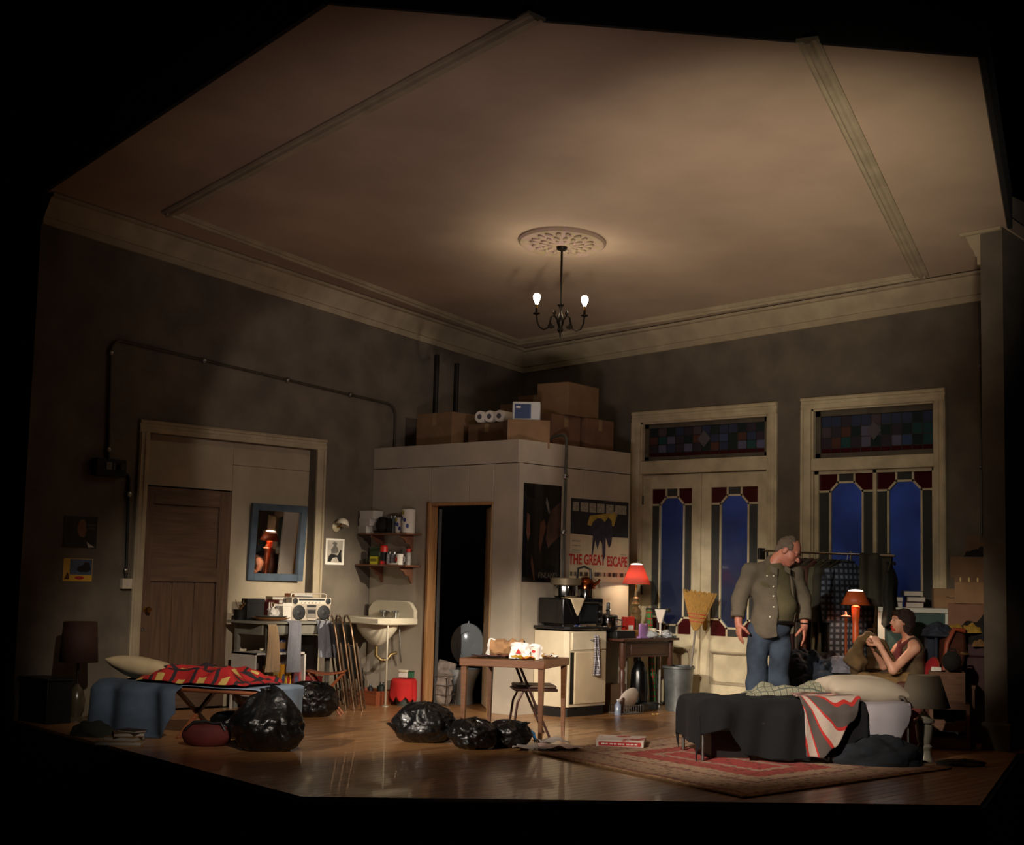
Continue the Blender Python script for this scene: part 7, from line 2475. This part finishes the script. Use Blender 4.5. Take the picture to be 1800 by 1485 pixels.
def add_head(B, c, R, s=1., female=False):
    c = np.array(c, float)
    P_ = lambda x, y, z: c+R @ (np.array([x, y, z])*s)
    E_ = lambda p, r, k=.02: B.ell(P_(*p), np.array(r)*s, R, k)
    E_((0, -.012, .03), (.074, .094, .084))
    E_((0, .03, -.035), (.058, .062, .075), .03)
    E_((0, .058, -.092), (.026, .026, .022), .03)
    E_((.034, .05, -.03), (.026, .03, .03), .025)
    E_((-.034, .05, -.03), (.026, .03, .03), .025)
    E_((0, .079, .024), (.05, .014, .012), .02)
    B.cap(P_(0, .088, .012), P_(0, .112 if not female else .104, -.026), .008*s, .0125*s, .012)
    E_((.012, .1, -.03), (.009, .009, .007), .008)
    E_((-.012, .1, -.03), (.009, .009, .007), .008)
    for sx in (-1, 1):
        B.cut(P_(sx*.031, .098, .004), np.array((.017, .014, .010))*s, R, .012)
        E_((sx*.031, .078, .004), (.013, .013, .010), .004)
        E_((sx*.074, -.008, -.012), (.010, .022, .032), .008)
    E_((0, .089, -.053), (.023, .010, .006), .008)
    E_((0, .087, -.065), (.020, .010, .006), .008)
    B.cut(P_(0, .102, -.0588), np.array((.021, .012, .0028))*s, R, .004)
    return P_


def add_hand(B, wrist, d, n, side, curl, s=1., spread=.0, thumb=.55):
    """d: wrist to knuckles, n: palm normal (towards the palm), side: direction of the thumb"""
    w_ = np.array(wrist, float)
    d, n = nrm(d), nrm(n)
    n = nrm(n-d*np.dot(n, d))
    t_ = nrm(np.array(side, float)-d*np.dot(side, d)-n*np.dot(side, n))
    R = np.stack([t_, d, n], 1)
    Q = lambda a, b, c: w_+(t_*a+d*b+n*c)*s
    B.cap(w_-d*.03*s, Q(0, .02, 0), .027*s, .028*s, .02)
    B.ell(Q(.0, .055, .002), np.array((.042, .05, .017))*s, R, .015)
    lens = (.072, .08, .075, .058)
    for i, (off, L) in enumerate(zip((.030, .010, -.010, -.029), lens)):
        p = Q(off, .085+(.006, .01, .006, -.004)[i], 0)
        cur = curl*(1+.12*i)
        dirv = d+t_*(off*spread)
        rad = (.0095, .0098, .0092, .0082)[i]*s
        ang = .25*cur
        prev = p
        B.cap(Q(off*.8, .06, 0), p, rad*1.15, rad*1.08, .008)
        for j, frac in enumerate((.45, .31, .24)):
            ang += cur*(.55, .6, .35)[j]
            v = nrm(dirv)*math.cos(ang)+n*math.sin(ang)
            nx = prev+v*L*frac*s
            B.cap(prev, nx, rad*(1.05-.1*j), rad*(.97-.12*j), .004)
            prev = nx
    p0 = Q(.03, .022, .006)
    p1 = p0+nrm(t_*.75+d*.65+n*thumb)*.042*s
    p2 = p1+nrm(t_*.25+d*.95+n*(thumb+.25))*.032*s
    p3 = p2+nrm(d*1.+n*(thumb+.5)-t_*.1)*.024*s
    B.cap(Q(.012, .012, .003), p0, .02*s, .017*s, .015)
    B.chain([p0, p1, p2, p3], [.0155*s, .0125*s, .011*s, .0085*s], .006)


def folds(amp, f1, f2, f3, ph=0.):
    def ex(D, X, Y, Z):
        m_ = np.abs(D) < .05
        w1 = np.sin(f1*(Z+.35*X-.2*Y)+2.2*np.sin(7*X+ph)+1.7*np.sin(9*Y+5*Z))
        w2 = np.sin(f2*(Z*.6-X*.9+.7*Y)+1.5*np.sin(6*Z+ph))
        w3 = np.sin(f3*(X+.4*Y)+2*np.sin(5*Z+ph))
        return D+np.where(m_, amp*(.55*w1+.35*w2+.3*w3), 0)
    return ex


skin_m = mat('skin_ruddy', (196, 120, 98), .5, var=.14, scale=9, c2=(206, 138, 112))
skin_f = mat('skin_fair', (214, 156, 128), .5, var=.08, scale=9, c2=(220, 166, 138))
over = mat('khaki_overshirt', (100, 90, 74), .9, var=.14, scale=7, bump=.7, bscale=11)
tee = mat('olive_tee', (92, 84, 58), .9, var=.12, scale=6, bump=.6, bscale=10)
jean = mat('jean_blue', (48, 58, 72), .9, var=.25, scale=6, bump=.6, bscale=12, c2=(64, 76, 92))
MP = fl(1350, 1303)
t = thing('person', 'standing person in a khaki overshirt and jeans, looking down', 'person', (MP.x, MP.y, 0), RZ_FACE)
Hc = np.array((.170, -.06, 1.705))
RH = frame((.74, -.42, -.56), (.5, -.05, .86))
B = Body(.03)
Pm = add_head(B, Hc, RH, 1.12)
# neck, trunk, limbs: one continuous surface
B.cap((.03, .0, 1.56), Pm(0, -.03, -.05), .068, .062, .04)
B.ell((.03, .0, 1.40), (.185, .115, .19), None, .05)
B.ell((.06, -.02, 1.18), (.14, .11, .16), None, .05)
B.ell((.01, .0, 1.0), (.15, .10, .11), None, .05)
for sh, el, wr in (((-.17, -.02, 1.50), (-.268, -.01, 1.27), (-.285, -.075, 1.06)), ((.235, .05, 1.50), (.325, .05, 1.26), (.318, -.03, 1.055))):
    B.chain([(sh[0]*.5+.015, sh[1], 1.53), sh, el, wr], [.07, .062, .047, .031], .04)
add_hand(B, (-.285, -.075, 1.045), (.02, -.06, -1), (.9, .3, 0), (.2, -1, 0), .35, 1.08)
add_hand(B, (.318, -.03, 1.04), (.03, -.12, -1), (-.9, .4, .0), (-.3, -1, 0), .30, 1.08)
for hp_, kn_, an_ in (((-.085, .0, .96), (-.115, -.02, .52), (-.11, .03, .10)), ((.10, .02, .96), (.10, -.02, .52), (.105, .04, .10))):
    B.chain([hp_, kn_, an_], [.085, .058, .04], .04)
    B.cap((an_[0], an_[1], .07), (an_[0]+.02, an_[1]-.14, .045), .04, .035, .03)
B.build('body', skin_m, t, (-.42, -.32, -.01), (.47, .22, 1.9), .0055)
# trousers
J = Body(.04)
J.ell((.02, -.01, 1.0), (.188, .15, .12), None, .05)
for hp_, kn_, an_ in (((-.088, .0, .96), (-.115, -.02, .52), (-.112, .02, .07)), ((.105, .02, .96), (.10, -.02, .52), (.108, .03, .07))):
    J.chain([hp_, kn_, an_], [.108, .088, .082], .03)
fj = folds(.010, 26, 20, 15, 1.)
J.build('jeans', jean, t, (-.3, -.25, .02), (.35, .22, 1.10), .009, extra=lambda D, X, Y, Z: np.maximum(fj(D, X, Y, Z), np.maximum(Z-1.085, .035-Z)))
MB().tube([(.15*math.cos(a_)+.06, .12*math.sin(a_)-.05, 1.055-.012*math.sin(a_)) for a_ in [2*PI*k/32 for k in range(33)]], .016, 6).build('belt', ink, t)
# t-shirt
Tt = Body(.05)
Tt.ell((.03, -.005, 1.42), (.185, .122, .18), None, .05)
Tt.ell((.075, -.05, 1.19), (.17, .15, .19), None, .07)
Tt.cap((.035, .0, 1.55), (.06, -.02, 1.575), .085, .078, .04)
ft = folds(.008, 34, 22, 14, 2.)
Tt.build('t_shirt', tee, t, (-.2, -.28, 1.0), (.3, .16, 1.63), .0085, extra=lambda D, X, Y, Z: np.maximum(ft(D, X, Y, Z), np.maximum(1.02-Z, Z-1.592-.15*(X-.05))))
# open overshirt
O_ = Body(.05)
O_.ell((.03, .005, 1.40), (.208, .142, .205), None, .05)
O_.ell((.055, -.03, 1.18), (.20, .175, .22), None, .06)
O_.ell((.03, -.005, 1.0), (.215, .17, .17), None, .06)
O_.cap((.03, .01, 1.55), (.05, .0, 1.59), .088, .084, .04)
for sh, el, wr in (((-.17, -.02, 1.50), (-.268, -.01, 1.27), (-.288, -.065, 1.12)), ((.235, .05, 1.50), (.325, .05, 1.26), (.322, -.02, 1.10))):
    O_.chain([(sh[0]*.5+.015, sh[1], 1.52), sh, el, wr], [.085, .082, .070, .062], .035)
O_.cut((.130, -.25, 1.18), (.085, .265, .62), None, .015)
O_.cut((.07, -.06, 1.63), (.075, .075, .06), None, .02)
fo_ = folds(.009, 24, 18, 12, .5)
hemz = lambda X: .915+.06*np.clip((X+.05)*3, 0, 1)


def ov_extra(D, X, Y, Z):
    D = fo_(D, X, Y, Z)
    inarm = (np.abs(X-.02) > .235)
    low = np.where(inarm, 1.105-Z, hemz(X)-Z)
    return np.maximum(D, low)


O_.build('overshirt', over, t, (-.40, -.30, .88), (.45, .24, 1.70), .0085, extra=ov_extra)
# rolled cuffs, collar points, snaps, pocket flap
for el, wr in (((-.283, -.05, 1.15), (-.290, -.07, 1.095)), ((.323, -.01, 1.14), (.321, -.028, 1.085))):
    MB().tube([el, wr], .066, 16).build('rolled_cuff', over, t, bevel=.01)
snap = mat('pearl_snap', (226, 216, 196), .25)
for (px, py) in ((1358, 1011), (1354, 1024), (1353, 1042), (1352, 1058), (1352, 1076), (1346, 1093), (1343, 1024)):
    x_, z_ = (px-1350)/189, (1303-py)/189
    # find the cloth surface along the view
    y_ = -.30
    xs_ = [np.array([x_], np.float32), np.arange(-.3, .1, .004, dtype=np.float32), np.array([z_], np.float32)]
    f_ = O_.field(xs_)[0, :, 0]
    hit = np.argmax(f_ < .003)
    y_ = float(xs_[1][hit]) if (f_ < .003).any() else -.15
    MB().ell((x_, y_-.004, z_), (.009, .006, .009), 10, 6).build('snap_button', snap, t)
for s_, (x0_, x1_) in ((1, (-.01, .055)), (-1, (.12, .17))):
    MB().grid(lambda u, v: (x0_+(x1_-x0_)*u, -.115-.02*u, 1.575-.07*v*(1 if s_ > 0 else .8)-.03*u), 5, 5).build('collar_point', over, t, solid=.008, angle=180)
MB().tube([Pm(-.015+.0*k, 0, 0) for k in range(2)], .001, 4)
# hair: grey ring round the back and sides
hair_g = mat('grey_hair', (112, 98, 84), .8, var=.25, scale=30, stretch=(1, 1, 6), bump=.5, bscale=60)
Hb = Body(.015)
Eh = lambda p, r, k=.015: Hb.ell(Pm(*p), np.array(r)*1.12, RH, k)
Eh((0, -.045, .025), (.081, .07, .07))
Eh((.06, -.015, .03), (.024, .058, .04))
Eh((-.06, -.015, .03), (.024, .058, .04))
Eh((0, -.02, .075), (.066, .06, .048), .02)
Eh((0, -.07, -.03), (.066, .035, .05))
Hb.cut(Pm(0, .09, .075), np.array((.085, .085, .085))*1.12, RH, .02)
fh = folds(.0025, 160, 120, 140)
Hb.build('hair', hair_g, t, Hc-.17, Hc+.17, .0055, extra=fh)
# glasses
gl = mat('glasses_rim', (60, 44, 40), .3, .4)
for sx in (-1, 1):
    MB().tube([Pm(sx*.032+.019*math.cos(a_), .099, .004+.014*math.sin(a_)) for a_ in [2*PI*k/16 for k in range(17)]], .0016, 5).build('glasses_lens_rim', gl, t)
    MB().tube([Pm(sx*.052, .096, .008), Pm(sx*.078, .04, .008), Pm(sx*.08, -.01, .004)], .0016, 5).build('glasses_arm', gl, t)
MB().tube([Pm(-.013, .1, .008), Pm(0, .103, .011), Pm(.013, .1, .008)], .0016, 5).build('glasses_bridge', gl, t)
for sx in (-1, 1):
    MB().ell(Pm(sx*.031, .0885, .004), (.006, .006, .006), 8, 6).build('iris', ink, t)
    MB().tube([Pm(sx*.014, .094, .023), Pm(sx*.032, .093, .028), Pm(sx*.05, .083, .022)], .0045, 6).build('eyebrow', hair_g, t)
MB().tube([(.318+.034*math.cos(a_), -.03+.034*math.sin(a_), 1.058) for a_ in [2*PI*k/20 for k in range(21)]], .007, 6).build('watch_strap', ink, t)
for ax, ay in ((-.11, .02), (.107, .03)):
    MB().grid(lambda u, v: (lambda th, ph: (ax+.012+.05*math.sin(ph)*math.cos(th), ay-.06+.145*math.sin(ph)*math.sin(th), max(.0, .05-.055*math.cos(ph))))(2*PI*u, PI*v), 20, 12).build('shoe', mat('dark_shoe', (34, 28, 24), .5), t, angle=180)

# ---------------------------------------------------------------- seated person
WP = fl(1592, 1299)
t = thing('person', 'seated person in a brown sleeveless top with both hands raised', 'person', (WP.x, WP.y, 0), RZ_FACE)
Hw = np.array((-.045, -.06, 1.085))
RW = frame((-.97, -.12, .10), (-.02, -.05, 1))
B = Body(.03)
Pw = add_head(B, Hw, RW, 1.0, True)
B.cap((.035, -.03, .90), Pw(0, -.025, -.06), .046, .043, .03)
B.ell((.05, -.02, .80), (.105, .15, .15), None, .05)
B.ell((.06, -.01, .62), (.10, .13, .13), None, .05)
B.ell((.05, -.0, .50), (.13, .16, .09), None, .05)
# near (left) arm: shoulder, elbow, wrist
B.chain([(.045, -.13, .875), (.045, -.17, .845), (-.17, -.22, .645), (-.285, -.17, .868)], [.05, .047, .039, .025], .025)
B.chain([(.02, .12, .865), (-.02, .155, .83), (-.16, .16, .66), (-.30, .0, .84)], [.05, .045, .038, .025], .025)
add_hand(B, (-.285, -.17, .868), (-.45, .35, .75), (-.3, .95, 0), (-.5, .0, .8), 1.15, .92, thumb=.9)
add_hand(B, (-.31, -.03, .85), (-.45, -.25, .55), (.1, -1, .1), (-.5, .0, .8), 1.1, .92, thumb=.9)
for s_ in (-1, 1):
    B.chain([(.03, s_*.09, .50), (-.40, s_*.10-.02, .50), (-.36, s_*.10-.02, .08)], [.085, .058, .04], .03)
    B.cap((-.36, s_*.1-.02, .06), (-.50, s_*.1-.02, .035), .035, .03, .03)
B.build('body', skin_f, t, (-.56, -.31, -.01), (.25, .26, 1.24), .0055)
vest_m = mat('brown_vest', (78, 58, 44), .9, var=.3, scale=8, c2=(96, 82, 56), bump=.2, bscale=30)
V = Body(.04)
V.ell((.055, -.02, .80), (.118, .155, .145), None, .05)
V.ell((.065, -.01, .64), (.115, .145, .15), None, .05)
V.cap((.03, .06, .90), (.04, .09, .86), .045, .05, .03)
V.cap((.04, -.085, .89), (.05, -.10, .86), .035, .045, .03)
fv = folds(.008, 30, 22, 16, 1.)
V.build('vest', vest_m, t, (-.12, -.22, .48), (.25, .22, .97), .008, extra=lambda D, X, Y, Z: np.maximum(fv(D, X, Y, Z), .50-Z))
scarf = mat('maroon_scarf', (104, 44, 44), .9, var=.25, scale=14)
MB().tube([(.06, -.08, .925), (.0, -.1, .90), (-.06, -.07, .86), (-.07, -.03, .84), (-.05, .04, .88), (.03, .06, .93)], .022, 8).build('scarf', scarf, t)
MB().tube([(-.065, -.06, .86), (-.095, -.075, .78), (-.1, -.08, .70)], [.03, .04, .045], 10).build('scarf_tail', scarf, t)
# patterned skirt over the thighs
skirt_m = mat('patterned_skirt', (118, 92, 58), .9, var=.45, scale=9, c2=(150, 116, 66), bump=.2, bscale=20)
S = Body(.05)
S.ell((.06, -.01, .50), (.165, .2, .13), None, .06)
for s_ in (-1, 1):
    S.chain([(.03, s_*.09, .50), (-.40, s_*.10-.02, .51), (-.38, s_*.1-.02, .30)], [.108, .09, .095], .05)
fs_2 = folds(.011, 24, 17, 13, .3)
S.build('skirt', skirt_m, t, (-.54, -.27, .2), (.27, .25, .66), .010, extra=lambda D, X, Y, Z: np.maximum(fs_2(D, X, Y, Z), .24-Z))
hair_d = mat('dark_brown_hair', (44, 26, 20), .55, var=.35, scale=30, stretch=(1, 1, 8), bump=.5, bscale=60)
Hb = Body(.02)
Ew = lambda p, r, k=.02: Hb.ell(Pw(*p), np.array(r), RW, k)
Ew((0, -.02, .045), (.088, .100, .082))
Ew((0, -.06, -.02), (.086, .065, .09))
Ew((.0, .065, .072), (.066, .036, .028))
Ew((.07, -.03, -.03), (.02, .045, .07))
Ew((-.07, -.03, -.03), (.02, .045, .07))
Ew((0, -.075, -.09), (.06, .04, .05))
Hb.cut(Pw(0, .10, -.03), (.075, .075, .075), RW, .015)
Hb.build('hair', hair_d, t, Hw-.19, Hw+.19, .0055, extra=folds(.003, 150, 110, 130))
for sx in (-1, 1):
    MB().ell(Pw(sx*.031, .0885, .004), (.0065, .006, .006), 8, 6).build('iris', ink, t)
    MB().tube([Pw(sx*.014, .090, .022), Pw(sx*.032, .089, .027), Pw(sx*.05, .078, .021)], .003, 6).build('eyebrow', hair_d, t)
lipm = mat('red_mouth', (196, 40, 28), .35)
MB().ell(Pw(0, .093, -.0525), (.012, .021, .006), 12, 8, M=Matrix(((RW[0][1], RW[0][0], RW[0][2], 0), (RW[1][1], RW[1][0], RW[1][2], 0), (RW[2][1], RW[2][0], RW[2][2], 0), (0, 0, 0, 1)))).build('upper_lip', lipm, t)
MB().ell(Pw(0, .090, -.066), (.013, .020, .0075), 12, 8, M=Matrix(((RW[0][1], RW[0][0], RW[0][2], 0), (RW[1][1], RW[1][0], RW[1][2], 0), (RW[2][1], RW[2][0], RW[2][2], 0), (0, 0, 0, 1)))).build('lower_lip', lipm, t)
MB().ell(Pw(-.012, .078, -.084), (.020, .026, .014), 12, 8, M=Matrix(((RW[0][1], RW[0][0], RW[0][2], 0), (RW[1][1], RW[1][0], RW[1][2], 0), (RW[2][1], RW[2][0], RW[2][2], 0), (0, 0, 0, 1)))).build('red_smear', lipm, t)
# garment she is working on
olv = mat('olive_jacket_cloth', (92, 70, 40), .9, var=.25, scale=9, bump=.35, bscale=16)
Gm = Body(.05)
Gm.chain([(-.14, -.06, .70), (-.24, -.03, .86), (-.33, .02, .92), (-.43, .03, .86), (-.46, .0, .70), (-.45, .0, .60)], [.07, .06, .05, .06, .08, .075], .04)
fg = folds(.024, 34, 26, 22, .9)
o = Gm.build('mended_jacket', olv, None, (-.62, -.24, .46), (.0, .22, 1.02), .008, (WP.x, WP.y, 0), RZ_FACE, extra=lambda D, X, Y, Z: folds(.009, 75, 58, 64, 2.)(fg(D, X, Y, Z), X, Y, Z))
tag(o, 'olive brown jacket draped over the hands and knees of the seated person', 'jacket')
